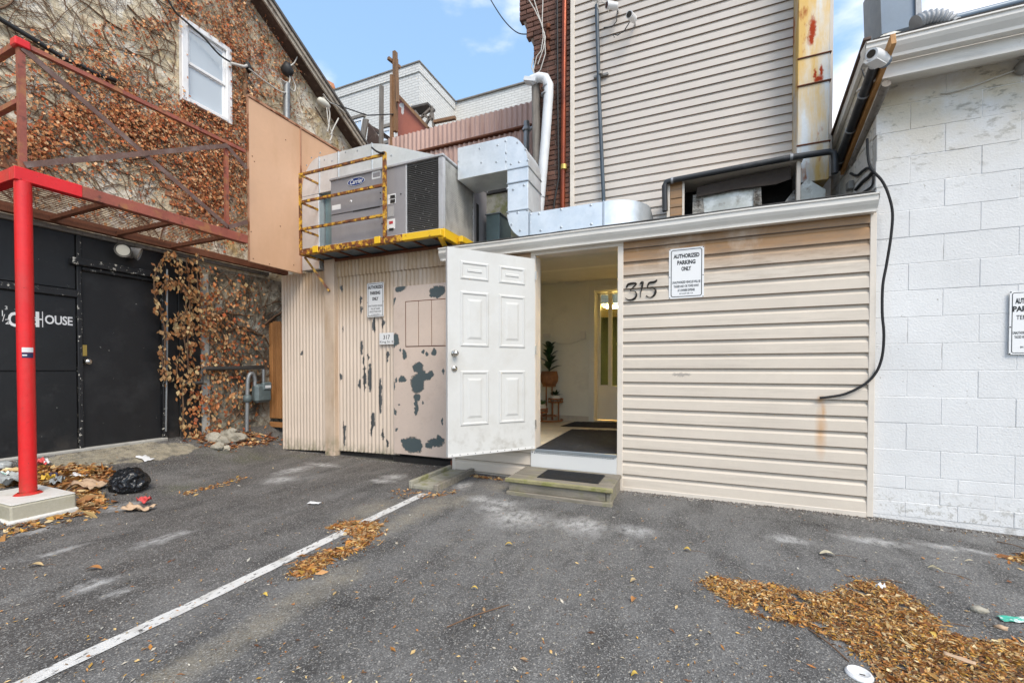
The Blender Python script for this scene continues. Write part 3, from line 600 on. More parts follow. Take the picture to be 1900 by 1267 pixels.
for a0, a1 in ((.13, .13+.27), (DW-.40, DW-.13)):
    panel(a0*DW/.93, a1, .30, .90) if False else None
aL, aM1, aM2, aR = .125, DW*.5-.055, DW*.5+.055, DW-.125
for a0, a1 in ((aL, aM1), (aM2, aR)):
    panel(a0, a1, DH*.145, DH*.415); panel(a0, a1, DH*.53, DH*.80); panel(a0, a1, DH*.855, DH*.945)
st = MB(); st.prism([dp(.002,.002,-.024), dp(DW+.002,.002,-.024), dp(DW+.002,.002,.024), dp(.002,.002,.024)], (0,0,.028)); strip = st.build('bottom_strip', M['white'], door)
ed = MB(); ed.prism([dp(DW+.0005,.03,-.0225), dp(DW+.003,.03,-.0225), dp(DW+.003,.03,.0225), dp(DW+.0005,.03,.0225)], (0,0,DH-.03)); ed.build('edge', M['white'], door)
def knob(a, h, big):
    m = MB(); c = dp(a, h, .023); q = nv.to_track_quat('Z','Y')
    pr = [(.032,0),(.032,.006),(.012,.01),(.011,.03),(.024,.036),(.028,.05),(.02,.062),(0,.064)] if big else [(.03,0),(.03,.008),(.024,.014),(.01,.016),(.009,.026),(0,.027)]
    vs = []; n = 18
    for r, hh in pr:
        for j in range(n): vs.append(c + q @ Vector((r*math.cos(6.2832*j/n), r*math.sin(6.2832*j/n), hh)))
    m.add(vs, [(i*n+j, i*n+(j+1)%n, (i+1)*n+(j+1)%n, (i+1)*n+j) for i in range(len(pr)-1) for j in range(n)], True)
    m.build('door_knob' if big else 'deadbolt', M['chrome'], door)
knob(DW-.065, DH*.497, True); knob(DW-.065, DH*.425, False)
sc = MB()
for i in range(12):
    c = dp(.04+i*(DW-.08)/11, .016, .0245); sc.blob(c, (.005,.005,.005), 1, 0)
sc.build('screws', M['iron'], door)
for h in (.22, DH*.5, DH-.22): MB().tube([dp(-.004,h,.028), dp(-.004,h+.09,.028)], .008, 8).build('hinge', M['chrome'], door)
# vestibule inside
YB = 6.87; XI0, XI1 = -2.57, -.42; ZC1, ZC2 = 2.50, 2.62
box('floor_base', M['grout'], annex, XI0-.1, XI1+.1, YW+.141, YB+1.0, ZF-.12, ZF-.006)
ti = 0
ts = .305; tm = MB(); tm.bbox(-ts/2+.003, ts/2-.003, -ts/2+.003, ts/2-.003, -.01, 0, .002); tme = bpy.data.meshes.new('floor_tile'); tme.from_pydata(tm.v, [], tm.f); tme.materials.append(M['tile'])
for i in range(9):
    for j in range(11):
        x, y = XI0+.15+i*ts, YW+.30+j*ts
        if x + ts/2 < XI1+.05: place('floor_tile', tme, (x, y, ZF-.001), annex)
box('inner_wall', M['intwall'], annex, XI0-.12, XI0, YW+.121, YB+1.2, ZF-.1, ZC2+.04)
box('inner_wall', M['intwall'], annex, XI1, XI1+.12, YW+.121, YB+1.2, ZF-.1, ZC2+.04)  # unseen right wall, pulled in close to bounce light across the vestibule
JX0 = PY(1094, 760, YB).x; JX1 = PY(1101, 760, YB).x; RX1 = JX0 + 1.02
box('inner_wall', M['intwall'], annex, XI0, JX0, YB, YB+.1, ZF-.1, ZC2)
DHT = ZF + 2.10
box('inner_wall', M['intwall'], annex, JX0, XI1, YB, YB+.1, DHT+.08, ZC2)
box('ceiling', M['ceil'], annex, XI0, XI1, YW+.121, YU-.05, ZC1, ZC1+.05)
box('ceiling', M['intwall'], annex, XI0, XI1, YU-.049, YU+.05, ZC1, ZC2)
box('ceiling', M['ceil'], annex, XI0, XI1, YU+.05, YB+1.2, ZC2, ZC2+.05)
box('baseboard', M['tile'], annex, XI0, JX0-.012, YB-.014, YB-.001, ZF, ZF+.09)
box('door_casing', M['inttrim'], annex, JX0-.01, JX1+.02, YB-.03, YB-.002, ZF, DHT+.075, b=.004)
box('door_casing', M['inttrim'], annex, JX1+.021, XI1-.002, YB-.03, YB-.002, DHT, DHT+.075, b=.004)
YD = YB + .30
box('inner_wall', M['inttrim'], annex, JX0-.05, JX1, YB+.101, YD+.1, ZF, DHT+.02)
box('inner_wall', M['inttrim'], annex, JX1, XI1, YB+.101, YD+.1, DHT, DHT+.02)
# glazed inner door
ix0 = PY(1103, 700, YD).x; ix1 = ix0 + .84
idoor = box('inner_door', M['inttrim'], annex, ix0, ix0+.09, YD, YD+.045, ZF+.01, DHT-.002, b=.004)
gx0, gx1 = ix0+.09, ix0+.75; gz0 = PY(1120, 716, YD).z; gz1 = PY(1120, 522, YD).z
box('door_stile', M['inttrim'], idoor, ix1-.08, ix1, YD, YD+.045, ZF+.01, DHT-.002, b=.004)
box('door_rail', M['inttrim'], idoor, gx0, gx1, YD+.001, YD+.044, ZF+.01, gz0, b=.004)
box('door_rail', M['inttrim'], idoor, gx0, gx1, YD+.001, YD+.044, gz1, DHT-.002, b=.004)
box('door_stile', M['inttrim'], idoor, gx0+.135, gx0+.20, YD, YD+.045, ZF+.01, DHT-.002, b=.004)
box('glazing', M['doorglass'], idoor, gx0, gx0+.135, YD+.018, YD+.024, gz0+.002, gz1-.002)
box('glazing', M['doorglass'], idoor, gx0+.20, ix1-.08, YD+.018, YD+.024, gz0+.002, gz1-.002)  # second pane, added out of view so lamplight spills into the vestibule
box('glazing_bead', M['whitebright'], idoor, gx0+.001, gx0+.134, YD-.006, YD+.012, gz0+.001, gz0+.016)
box('glazing_bead', M['whitebright'], idoor, gx0+.001, gx0+.012, YD-.006, YD+.012, gz0+.017, gz1)
# room beyond the glazed door
box('back_room_wall', M['greenwall'], annex, XI0-.1, 1.4, YD+2.6, YD+2.7, ZF-.1, ZC2)
box('back_room_wall', M['greenwall'], annex, XI0-.1, XI0, YB+1.2, YD+2.6, ZF-.1, ZC2)
box('back_room_wall', M['greenwall'], annex, 1.4, 1.5, YD+.1, YD+2.7, ZF-.1, ZC2)
box('back_room_floor', M['wood_brown'], annex, XI0-.1, 1.4, YB+1.0, YD+2.6, ZF-.12, ZF)
box('back_room_ceiling', M['intwall'], annex, XI0, 1.4, YB+1.2, YD+2.6, ZC2-.25, ZC2-.2)
# lamp glowing behind the glass
lp = PY(1126, 540, YD+.75)
lampm, nt_, N_, L_ = new_mat('warm_lamp_glass'); N_['Principled BSDF'].inputs['Emission Color'].default_value = (1,.62,.22,1); N_['Principled BSDF'].inputs['Emission Strength'].default_value = 260; N_['Principled BSDF'].inputs['Base Color'].default_value = (.8,.6,.3,1)
lamp = thing('ceiling_lamp', 'warm glowing ceiling lamp seen through the glazed inner door', 'lamp', (lp.x+.1, YD+.75, ZC2-.30))
m = MB(); m.lathe([(0,0),(.13,.005),(.16,.03),(.16,.05),(0,.05)], (lp.x+.1, YD+.75, ZC2-.30), 24); m.build('diffuser', lampm, lamp)
m = MB(); m.lathe([(.17,.02),(.175,.045),(.175,.0499)], (lp.x+.1, YD+.75, ZC2-.30), 24); m.build('rim', M['brass'], lamp)

# ------------------------------------------------------------------ upper building behind it
ZU0 = 2.68; XU0 = PY(1061, 200, YU).x; XU1 = PY(1474, 200, YU).x
upper = thing('upper_building', 'tall beige-sided rear wall rising above the low annex roof', 'building', ((XU0+XU1)/2, YU+1, ZU0))
ZTOP = 8.6
zl0 = PY(1062, 12.5, YU).z; sp = .1003
box('wall', M['siding_up'], upper, XU0+.01, 1.3, YU+.021, YU+4.5, ZC2+.6, ZTOP)
box('wall', M['siding_up'], upper, XU0+.01, 1.3, YU+.051, YU+.2, ZU0, ZC2+.6)
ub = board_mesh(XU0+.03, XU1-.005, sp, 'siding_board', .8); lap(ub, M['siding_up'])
k0 = int((zl0-ZU0)/sp)
OX0, OX1 = PY(1237, 380, YU).x, PY(1482, 330, YU).x     # vent hood opening
OZT = PY(1300, 330, YU-.2).z
for k in range(-k0, int((ZTOP-zl0)/sp)):
    place('siding_board', ub, ((XU0+XU1)/2, YU+.02, zl0 + k*sp + random.uniform(-.001,.001)), upper)
box('corner_trim', M['trim'], upper, XU0-.02, XU0+.035, YU-.012, YU+.06, ZU0, ZTOP, b=.004)
box('corner_trim', M['trim'], upper, XU1-.012, XU1+.045, YU-.014, YU+.06, ZU0, ZTOP, b=.004)
# louvred exhaust hood at the foot of the siding
hood = thing('exhaust_hood', 'dark recessed exhaust hood with hanging brown flap above the gutter', 'vent hood', ((OX0+OX1)/2, YU-.3, ZU0))
yh = YU - .42
hx0, hx1 = PY(1238, 390, yh).x, PY(1484, 330, yh).x; hzt = PY(1484, 296, yh).z
box('hood_roof', M['trim'], hood, hx0-.02, hx1+.02, yh-.03, YU-.013, hzt-.025, hzt+.01, b=.004)
box('side_panel', M['siding'], hood, hx0, hx0+.155, yh, yh+.02, ZU0-.02, hzt-.026, b=.003)
for k in range(5): box('siding_board', M['siding'], hood, hx0+.03, hx0+.15, yh-.012, yh-.001, ZU0+k*.095, ZU0+k*.095+.088, b=.004)
box('post', M['trim'], hood, hx0-.005, hx0+.028, yh-.02, yh-.0005, ZU0-.02, hzt-.026, b=.003)
box('post', M['trim'], hood, hx1-.03, hx1+.005, yh-.02, yh+.03, ZU0-.02, hzt-.026, b=.003)
box('post', M['trim'], hood, hx0+.151, hx0+.175, yh-.006, yh+.03, ZU0-.02, hzt-.026, b=.003)
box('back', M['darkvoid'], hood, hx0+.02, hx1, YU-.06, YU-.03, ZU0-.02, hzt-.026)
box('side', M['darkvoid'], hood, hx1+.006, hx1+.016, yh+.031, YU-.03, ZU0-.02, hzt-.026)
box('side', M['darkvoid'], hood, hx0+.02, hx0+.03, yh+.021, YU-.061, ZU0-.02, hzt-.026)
fl = MB(); yf = yh+.05
pts = [PY(u, v, yf) for u, v in ((1293,348),(1466,308),(1468,332),(1440,342),(1360,352),(1292,366))]
fl.prism(pts, (0,.012,0)); fl.build('flap', M['flap'], hood)
dbx = MB(); q = [PY(u, v, yh+.10) for u, v in ((1292,364),(1412,346),(1414,392),(1290,412))]; dbx.prism(q, (0,.18,0)); dbx.build('duct_box', M['dirtymetal'], hood)
ins = MB(); ins.prism([PY(u, v, yh+.085) for u, v in ((1286,362),(1304,360),(1308,408),(1284,412))], (0,.012,0)); ins.build('insulation', M['insul'], hood); ins = MB(); ins.prism([PY(u, v, yh+.085) for u, v in ((1398,350),(1412,347),(1414,392),(1398,396))], (0,.012,0)); ins.build('insulation', M['insul'], hood)
ins = MB(); ins.prism([PY(u, v, yh+.07) for u, v in ((1420,384),(1452,380),(1474,352),(1476,378),(1420,392))], (0,.012,0)); ins.build('insulation', M['insul'], hood)
# ------------------------------------------------------------------ dark brick corner left of the siding
yb = YU + .03; bx1 = XU0 - .03; bx0 = PY(992, 250, yb).x
brick = thing('brick_building', 'dark sooty brick corner wall beside the beige siding', 'building', ((bx0+bx1)/2, yb+.2, ZU0))
box('wall', M['brickmortar'], brick, bx0+.012, bx1, yb+.012, yb+3.2, 2.72, 9.0)
bh, bw, bd = .0655, .205, .1
bm_ = MB(); bm_.bbox(-bw/2+.005, bw/2-.005, 0, bd, .004, bh-.006, .006); bme = bpy.data.meshes.new('brick'); bme.from_pydata(bm_.v, [], bm_.f); bme.materials.append(M['darkbrick'])
bm_ = MB(); bm_.bbox(-bw/4+.005, bw/4-.005, 0, bd, .004, bh-.006, .006); bmh = bpy.data.meshes.new('brick'); bmh.from_pydata(bm_.v, [], bm_.f); bmh.materials.append(M['darkbrick'])
zz = 2.72; r = 0
zcorb0, zcorb1 = PY(990, 100, yb).z, PY(965, 40, yb).z
while zz < 6.6:
    left = bx0
    if zz > zcorb0: left = bx0 - (bx0 - PY(965, 40, yb).x) * min(1, (zz - zcorb0)/(zcorb1 - zcorb0))
    left = bx1 - math.ceil((bx1-left)/(bw/2)-.35)*(bw/2) if zz <= zcorb0 else left
    x = bx1 - (bw/2 if r % 2 else 0)
    if r % 2: place('brick', bmh, (bx1 - bw/4, yb + random.uniform(-.006,.004), zz), brick)
    while x - bw >= left - .03:
        place('brick', bme, (x - bw/2, yb + random.uniform(-.006,.004), zz), brick); x -= bw
    if x - bw/2 >= left - .03: place('brick', bmh, (x - bw/4, yb + random.uniform(-.006,.004), zz), brick)
    zz += bh; r += 1
# corbelled head as one backing step
cb = MB(); cx = PY(967, 30, yb).x
cb.prism([(bx0+.02, yb+.03, zcorb0), (bx1, yb+.03, zcorb0), (bx1, yb+.03, 9), (cx+.02, yb+.03, 9), (cx+.02, yb+.03, zcorb1)], (0, 1.2, 0)); cb.build('corbel', M['brickmortar'], brick)
# upper brickwork above the picture stays plain mortar-coloured; nothing of it shows

# pipes on these walls
def pipe(name, label, cat, pts, r, m, n=10, group=None):
    o = MB().tube(pts, r, n).build(name, m); return tag(o, label, cat, group)
yp = YU - .06
p0, p1 = PY(1107, 10, yp), PY(1120, 368, yp)
pc = thing('conduit_pipe', 'thin dark blue-grey conduit running down the beige siding', 'pipe', (p1.x, yp, ZU0))
MB().tube([(p0.x, yp, p0.z), ((p0.x+p1.x)/2-.01, yp, (p0.z+p1.z)/2), (p1.x, yp, p1.z), (p1.x, yp, ZU0)], .024, 10).build('tube', M['plasticblue'], pc)
q = PY(1114, 137, yp); m = MB(); m.box(q.x-.09, q.x+.09, YU-.035, YU-.005, q.z-.012, q.z+.012); m.tube([(q.x, yp, q.z-.015), (q.x, yp, q.z+.015)], .031, 10); m.build('bracket', M['lamphood'], pc)
m = MB()
for i in range(14):
    a = PY(1107, 6, yp); e = PY(1107+random.uniform(-6, 22), random.uniform(-10, 34), yp-.02); mid = (a+e)/2 + Vector((random.uniform(-.1,.1), -.03, random.uniform(0,.12)))
    m.tube([a, mid, e], .004, 4)
m.build('wire_tuft', M['cablewhite'], pc)
ycop = yb - .04; a = PY(1048, -30, ycop); b2 = PY(1044, 372, ycop)
cp = thing('copper_pipe', 'rust-orange copper pipe between dark brick and siding', 'pipe', (b2.x, ycop, ZU0))
MB().tube([(a.x, ycop, a.z+1.5), (a.x, ycop, a.z), (b2.x, ycop, b2.z), (b2.x, ycop, ZU0)], .034, 12).build('tube', M['copper'], cp)
q = PY(1046, 311, ycop); MB().tube([(q.x, ycop, q.z-.03), (q.x, ycop, q.z+.03)], .045, 12).build('coupling', M['brass'], cp)
a = PY(1034, -30, ycop); b2 = PY(1036, 355, ycop)
pipe('cable_run', 'thin black cable run down the dark brick beside the copper pipe', 'cable', [(a.x, ycop, a.z+1), a, PY(1035,200,ycop), PY(1037,330,ycop), PY(1028,378,ycop), (PY(1028,378,ycop).x, ycop, ZU0)], .012, M['wire'], 8)
# white rainwater downpipe with swan neck
ydp = yb - .13
pts = [(986,150),(1000,144),(1012,146),(1018,158),(1018,175),(1012,260),(1002,372),(999,400)]
dpm = thing('downpipe', 'white swan-necked rainwater downpipe in front of dark brick', 'pipe', PY(1002, 380, ydp))
MB().tube([PY(u, v, ydp) for u, v in pts], .062, 10).build('tube', M['downpipe'], dpm)
for u, v in ((1013,176),(1016,162),(1002,368)):
    q = PY(u, v, ydp); MB().tube([q - Vector((0,0,.008)), q + Vector((0,0,.008))], .066, 10).build('joint_ring', M['hose'], dpm)
ga = MB(); a = PY(975, 150, ydp); ga.beam(a, PY(996, 152, ydp), .12, .05); ga.build('gutter_end', M['downpipe'], dpm)
a, b2 = PY(994, 155, ydp+.06), PY(996, 290, ydp+.06)
pipe('vent_pipe', 'dark grey vertical pipe behind the white downpipe', 'pipe', [a, b2, (b2.x, b2.y, 2.7)], .055, M['wood_grey'], 10)
# wall cameras on the siding
def wallcam(u, v, label, tilt):
    q = PY(u, v, YU-.12); t = thing('security_camera', label, 'camera', q, 'security cameras on the beige siding')
    d = Vector(tilt).normalized(); q2 = q + d*.13
    MB().tube([q, q2], [.04,.042], 14).build('body', M['camwhite'], t); MB().tube([q2, q2 + d*.006], .032, 14).build('lens', M['lens'], t)
    MB().tube([q, (q.x, YU-.0, q.z+.02)], .014, 8).build('bracket', M['camwhite'], t)
wallcam(1144, 12, 'white bullet camera at the top of the siding beside the wire tuft', (-.8,-.6,-.1)); wallcam(1176, 36, 'white bullet camera lower right on the siding, trailing a short wire', (-.3,-1,-.2))
for i, (lab, pts) in enumerate((('thin looped wire hanging below the upper siding camera', ((1146,16),(1144,40),(1136,50),(1120,52))), ('thin looped wire hanging below the lower siding camera', ((1168,42),(1158,58),(1146,66),(1137,64),(1140,70))))):
    pipe('camera_wire', lab, 'wire', [PY(u, v, YU-.045) for u, v in pts], .006, M['wire'], 6)
# insulator and loose wires on the brick
m = MB(); yw_ = yb - .09
for pts in (((1008,-20),(1006,40),(1008,70),(1004,95),(996,105),(990,130),(992,142),(1003,130),(1012,100),(1010,60)), ((985,-20),(1000,30),(1012,70),(1008,92),(998,120)), ((975,-10),(992,18),(1005,45)), ((990,108),(986,125),(992,140))):
    m.tube([PY(u, v, yw_) for u, v in pts], .007, 6)
tag(m.build('wire_bundle', M['cablewhite']), 'tangled pale service wires hanging on the dark brick corner', 'wires')
t = thing('insulator_bracket', 'dark iron insulator bracket bolted to the dark brick', 'bracket', PY(1016, 90, yw_+.04))
for v in (50, 70, 92):
    q = PY(1017, v, yb-.05); MB().lathe([(.02,-.03),(.035,-.02),(.02,0),(.035,.02),(.02,.03)], q, 10).build('insulator', M['rust'], t)
MB().beam(PY(1016,46,yb-.04), PY(1016,100,yb-.04), .03, .02, (0,1,0)).build('strap', M['rust'], t)
# tall weathered exhaust duct
yd0, yd1 = 5.18, 5.44
dx0, dx1 = PY(1479, 200, yd0).x, PY(1540, 200, yd0).x
educt = thing('exhaust_duct', 'tall rust-streaked yellowed metal exhaust duct at the siding edge', 'duct', ((dx0+dx1)/2, yd0+.13, ZU0))
zs = [PY(1500, v, yd0).z for v in (345, 268, 157, 106, -60)] + [8.4]
zs[0] = PY(1500, 338, yd0).z
for i in range(5):
    e = .004*(i % 2)
    box('duct_section', M['duct_old'], educt, dx0+e, dx1-e, yd0+e, yd1, zs[i]+.002, zs[i+1]-.002, b=.006)
    m = MB(); m.tube([(dx0-.002, yd0-.004, zs[i+1]), (dx1+.002, yd0-.004, zs[i+1])], .008, 6); m.tube([(dx1+.003, yd0-.004, zs[i+1]), (dx1+.003, yd1, zs[i+1])], .008, 6); m.build('seam', M['rust'], educt)
m = MB(); a, b2, c, d = [PY(u, v, yd0-.02) for u, v in ((1484,346),(1498,332),(1532,352),(1528,400))]; e = PY(1484, 402, yd0-.02)
m.prism([e, d, c, b2, a], (0,.22,0)); m.build('boot', M['dirtymetal'], educt)
# black plastic pipe along the hood
ypp = yh - .06
tag(MB().tube([PY(1234,392,ypp), PY(1233,345,ypp), PY(1236,338,ypp), PY(1247,335,ypp), PY(1470,292,ypp), PY(1538,282,ypp), PY(1547,284,ypp), PY(1549,296,ypp), PY(1549,322,ypp)], .029, 12).build('drain_pipe', M['plasticblack']), 'black plastic drain pipe running above the exhaust hood', 'pipe')
for u, v in ((1247,335),(1468,292)):
    q = PY(u, v, ypp); 
    tag(MB().tube([q - Vector((.012,0,0)), q + Vector((.012,0,0))], .034, 12).build('pipe_clip', M['hose']), 'pale clip on the %s end of the black drain pipe' % ('left' if u < 1300 else 'right'), 'clip', 'drain pipe clips')
# ------------------------------------------------------------------ white block building on the right
YBk = YW + .03; XB0 = XWR + .012
bld = thing('block_building', 'white-painted concrete block building with white gutter, right of the annex', 'building', (XB0+2, YBk+1, -.03))
ztop = PY(1700, 152, YBk).z
box('wall', M['mortar'], bld, XB0+.012, XB0+5, YBk+.0085, YBk+6, -.15, ztop+.05)
zc0 = PY(1640, 395.4, YBk).z; ch = .2125; cw = .425
xj = PY(1685, 560, YBk).x
BLK = {}
def blk(w_, h_):
    key = (round(w_,3), round(h_,3))
    if key not in BLK:
        m = MB(); m.bbox(-w_/2+.0008, w_/2-.0008, 0, .1, .0008, h_-.0008, .0035)
        me = bpy.data.meshes.new('block'); me.from_pydata(m.v, [], m.f); me.materials.append(M['block']); BLK[key] = me
    return BLK[key]
kmin = -int((zc0 - .17)/ch)
rows = [(zc0 + k*ch, ch, k) for k in range(kmin, int((ztop - zc0)/ch) + 1)]
zlow = rows[0][0]
rows = [(zlow - .105, .105, 901), (zlow - .21, .105, 900), (zlow-.33, .12, 903)] + rows
for z, h, k in rows:
    off = (0 if k % 2 else cw/2)
    if z + h > ztop + .03: h = ztop + .03 - z
    if h < .03: continue
    x = xj + off - 6*cw
    ww = cw if k < 900 else cw*.75
    while x < XB0 + 4.2:
        x0, x1 = max(x, XB0), min(x + ww, XB0 + 4.2)
        if x1 - x0 > .03:
            o = place('block', blk(x1-x0, h), ((x0+x1)/2, YBk + .006 + random.uniform(-.0025,.0015), z), bld)
        x += ww
# side wall facing the annex roof
ysd = YBk
z = 2.7 - ch
while z < ztop:
    for y0 in np.arange(YBk + .1, YBk + 1.5, cw):
        m = MB(); h = min(ch, ztop+.03-z); m.bbox(XB0, XB0+.06, y0+.0025, min(y0+cw, YBk+1.5)-.0025, z+.0025, z+h-.0025, .006); m.build('block', M['block'], bld)
    z += ch
# gutter, fascia, soffit
yf_ = YBk - .26
gx0 = PY(1607, 90, yf_-.12).x; zgt = PY(1607, 78, yf_-.12).z
m = MB(); pr = [(.02,-.115),(0,-.12),(-.055,-.12),(-.06,-.10),(-.09,-.065),(-.105,-.04),(-.105,-.012),(-.118,-.01),(-.118,.0),(-.10,.0)]
n = len(pr); vs = [(x, yf_+a_, zgt+b_) for x in (gx0, gx0+5) for a_, b_ in pr]; m.add(vs, [(j, j+1, n+j+1, n+j) for j in range(n-1)][::-1])
m.prism([(gx0, yf_+a_, zgt+b_) for a_, b_ in pr[1:]] + [(gx0, yf_, zgt)], (.004,0,0)); m.build('gutter', M['gutter'], bld)
zsf = PY(1700, 128, yf_).z
box('fascia', M['gutter'], bld, gx0+.05, gx0+5, yf_+.022, yf_+.045, zsf-.01, zgt-.02)
m = MB(); m.prism([(gx0+.05, yf_+.03, zsf-.012), (gx0+5, yf_+.03, zsf-.012), (gx0+5, YBk+.01, ztop+.02), (gx0+.05, YBk+.01, ztop+.02)], (0,0,.012)); m.build('soffit', M['duct_old'] if False else M['gutter'], bld)
m = MB(); rk0 = PX(1612, 84, XB0-.02); rk1 = PX(1548, 262, XB0-.02); rk2 = rk0 + (rk1-rk0)*1.25
m.beam(rk0, rk2, .03, .09); m.build('rake_board', M['gutter'], bld)
m = MB(); m.beam(rk0 + Vector((-.01,0,.06)), rk2 + Vector((-.01,0,.06)), .05, .025); m.build('drip_edge', M['brownwood'], bld)
m = MB(); up = Vector((0,0,.045)); m.prism([rk0+up+Vector((.03,0,0)), rk2+up+Vector((.03,0,0)), rk2+up+Vector((5,0,0)), rk0+up+Vector((5,0,0))], (0,0,-.03)); m.build('roof', M['roofing'], bld)
# side wall sheet below the rake
m = MB(); m.prism([(XB0+.001, YBk+.11, ztop+.03), (XB0+.001, YBk+1.5, ztop+.03), (XB0+.001, rk2.y, rk2.z), (XB0+.001, rk0.y, rk0.z)], (.05,0,0)); m.build('gable_sheet', M['block'], bld)
# things on that roof
q = PY(1672, 60, 4.75)
vb = thing('roof_ventilator', 'blue-grey steel ventilator box on the white building roof', 'vent', (q.x, 4.75, q.z))
pp = [PY(u, v, 4.75) for u, v in ((1636,64),(1702,46),(1700,-60),(1632,-60))]; m = MB(); m.prism(pp, (0,.4,0)); m.build('casing', M['slate'], vb)
pp = [PY(u, v, 4.73) for u, v in ((1700,46),(1712,43),(1706,-60),(1698,-60))]; m = MB(); m.prism(pp, (0,.4,0)); m.build('side_flange', M['hose'], vb)
pp = [PY(u, v, 4.70) for u, v in ((1628,72),(1640,64),(1660,58),(1678,60),(1700,52),(1716,45),(1716,58),(1628,80))]; m = MB(); m.prism(pp, (0,.06,0)); m.build('flashing', M['dirtymetal'], vb)
hz = thing('ribbed_hose', 'ribbed grey flexible hose elbow behind the right gutter', 'hose', PY(1745, 50, 4.6))
m = MB(); c0 = PY(1750, 52, 4.6)
pts_ = [c0 + Vector((.15*math.cos(i/44*2.2)-.1, -.04*i/44, .12*math.sin(i/44*2.2)-.04)) for i in range(45)]
m.tube(pts_, [.058 + .009*math.cos(i*math.pi/2) for i in range(45)], 16)
m.build('ribs', M['hose'], hz)
a, b2 = PY(1772, 36, 4.75), PY(1960, -12, 4.75)
pipe('roof_pipe', 'dark grey pipe lying along the white building roof edge', 'pipe', [a, b2], .035, M['slate'])
# timber arm with tube and camera
xa = XB0 - .03
A0, A1 = PY(1658, 72, 3.86), PX(1562, 318, xa)
arm = thing('timber_arm', 'slanting golden timber board with black tubes fixed beside the white wall', 'board', A1)
MB().beam(A0, A1, .028, .085).build('board', M['woodnew'], arm)
d = (A1-A0).normalized(); off = Vector((-.05, 0, .02))
MB().tube([A0 + off + d*.22, A1 + off], .036, 12).build('tube', M['plasticblack'], arm)
MB().tube([A0 + Vector((.045,0,-.07)) + d*.3, A1 + Vector((.04,0,-.07)) - d*.2], .03, 10).build('tube', M['wood_grey'], arm)
for k in (.35, .62, .9): 
    q = A0.lerp(A1, k); MB().tube([q + off - d*.006, q + off + d*.006], .041, 12).build('clip', M['hose'], arm)
cq = PY(1634, 110, 3.95)
sc_ = thing('security_camera', 'large white bullet camera mounted on the slanting timber board', 'camera', cq)
dd = Vector((-.55,-.75,-.12)).normalized()
MB().tube([cq - dd*.03, cq + dd*.10, cq + dd*.155], [.048,.046,.038], 16).build('body', M['camwhite'], sc_)
MB().tube([cq + dd*.156, cq + dd*.16], .026, 14).build('lens', M['lens'], sc_)
MB().tube([cq - dd*.031, cq - dd*.075], .044, 14).build('rear_cap', M['slate'], sc_)
m = MB(); m.beam(cq + Vector((0,0,-.05)), cq + dd*.16 + Vector((0,0,-.05)), .07, .006); m.build('shield', M['camwhite'], sc_)
pipe('camera_lead', 'thin dark lead looping from the large white camera', 'wire', [PX(u, v, xa-.03) for u, v in ((1600,105),(1599,128),(1606,148),(1613,160))], .006, M['wire'], 6)
# black hanging cable
yk = YW - .045
cpts = [(1609,258),(1611,295),(1618,315),(1636,335),(1648,360),(1656,395),(1653,440),(1645,490),(1638,530),(1637,580),(1640,620),(1637,660),(1626,690),(1605,712),(1570,730),(1540,736),(1521,738)]
raw = [PY(u, v, yk if i > 4 else yk + .03*(4-i)) for i, (u, v) in enumerate(cpts)]
def smooth(pts, k=6):
    o = []; n = len(pts)
    for i in range(n-1):
        a, b, c, d = pts[max(i-1,0)], pts[i], pts[i+1], pts[min(i+2,n-1)]
        for s in range(k):
            t = s/k; o.append(.5*((2*b) + (c-a)*t + (2*a-5*b+4*c-d)*t*t + (3*b-a-3*c+d)*t**3))
    return o + [pts[-1]]
tag(MB().tube(smooth(raw), .0100, 8).build('hanging_cable', M['rubber']), 'thick black cable drooping across the white blocks into the cream siding', 'cable')
m = MB(); m.tube(smooth([PX(u, v, XB0-.012) for u, v in ((1578,322),(1590,326),(1600,318),(1610,312),(1618,316))]), .011, 6); m.tube(smooth([PX(u, v, XB0-.01) for u, v in ((1588,352),(1600,338),(1612,328),(1620,318))]), .014, 6)
m.tube(smooth([PX(u, v, XB0-.01) for u, v in ((1592,362),(1606,354),(1618,344),(1620,326))]), .008, 6)
tag(m.build('cable_joint', M['wire']), 'knot of black cables at the white building corner above the gutter', 'cables')
q = PX(1576, 345, XB0-.03); tag(box('junction_box', M['lamphood'], None, XB0-.05, XB0-.002, q.y-.04, q.y+.04, q.z-.04, q.z+.035, b=.006), 'small grey junction box on the white side wall', 'junction box')
# light fitting and wire upper right of the white wall
t = thing('wall_light', 'small round grey light fitting cut by the right picture edge', 'light', PY(1898, 128, YBk-.06))
q = PY(1897, 127, YBk-.005); m = MB(); m.lathe([(0,-.07),(.04,-.065),(.05,-.03),(.05,0)], q, 16, 'y'); m.build('base', M['lamphood'], t)
m = MB(); m.lathe([(0,-.085),(.022,-.08),(.025,-.066)], q, 12, 'y'); m.build('lens', M['bulb'], t)
pipe('wall_wire', 'thin pale wire sagging along the white blocks to the wall light', 'wire', smooth([PY(u, v, YBk-.012) for u, v in ((1746,173),(1770,170),(1810,158),(1845,145),(1870,136),(1892,128))]), .006, M['cablewhite'], 6)

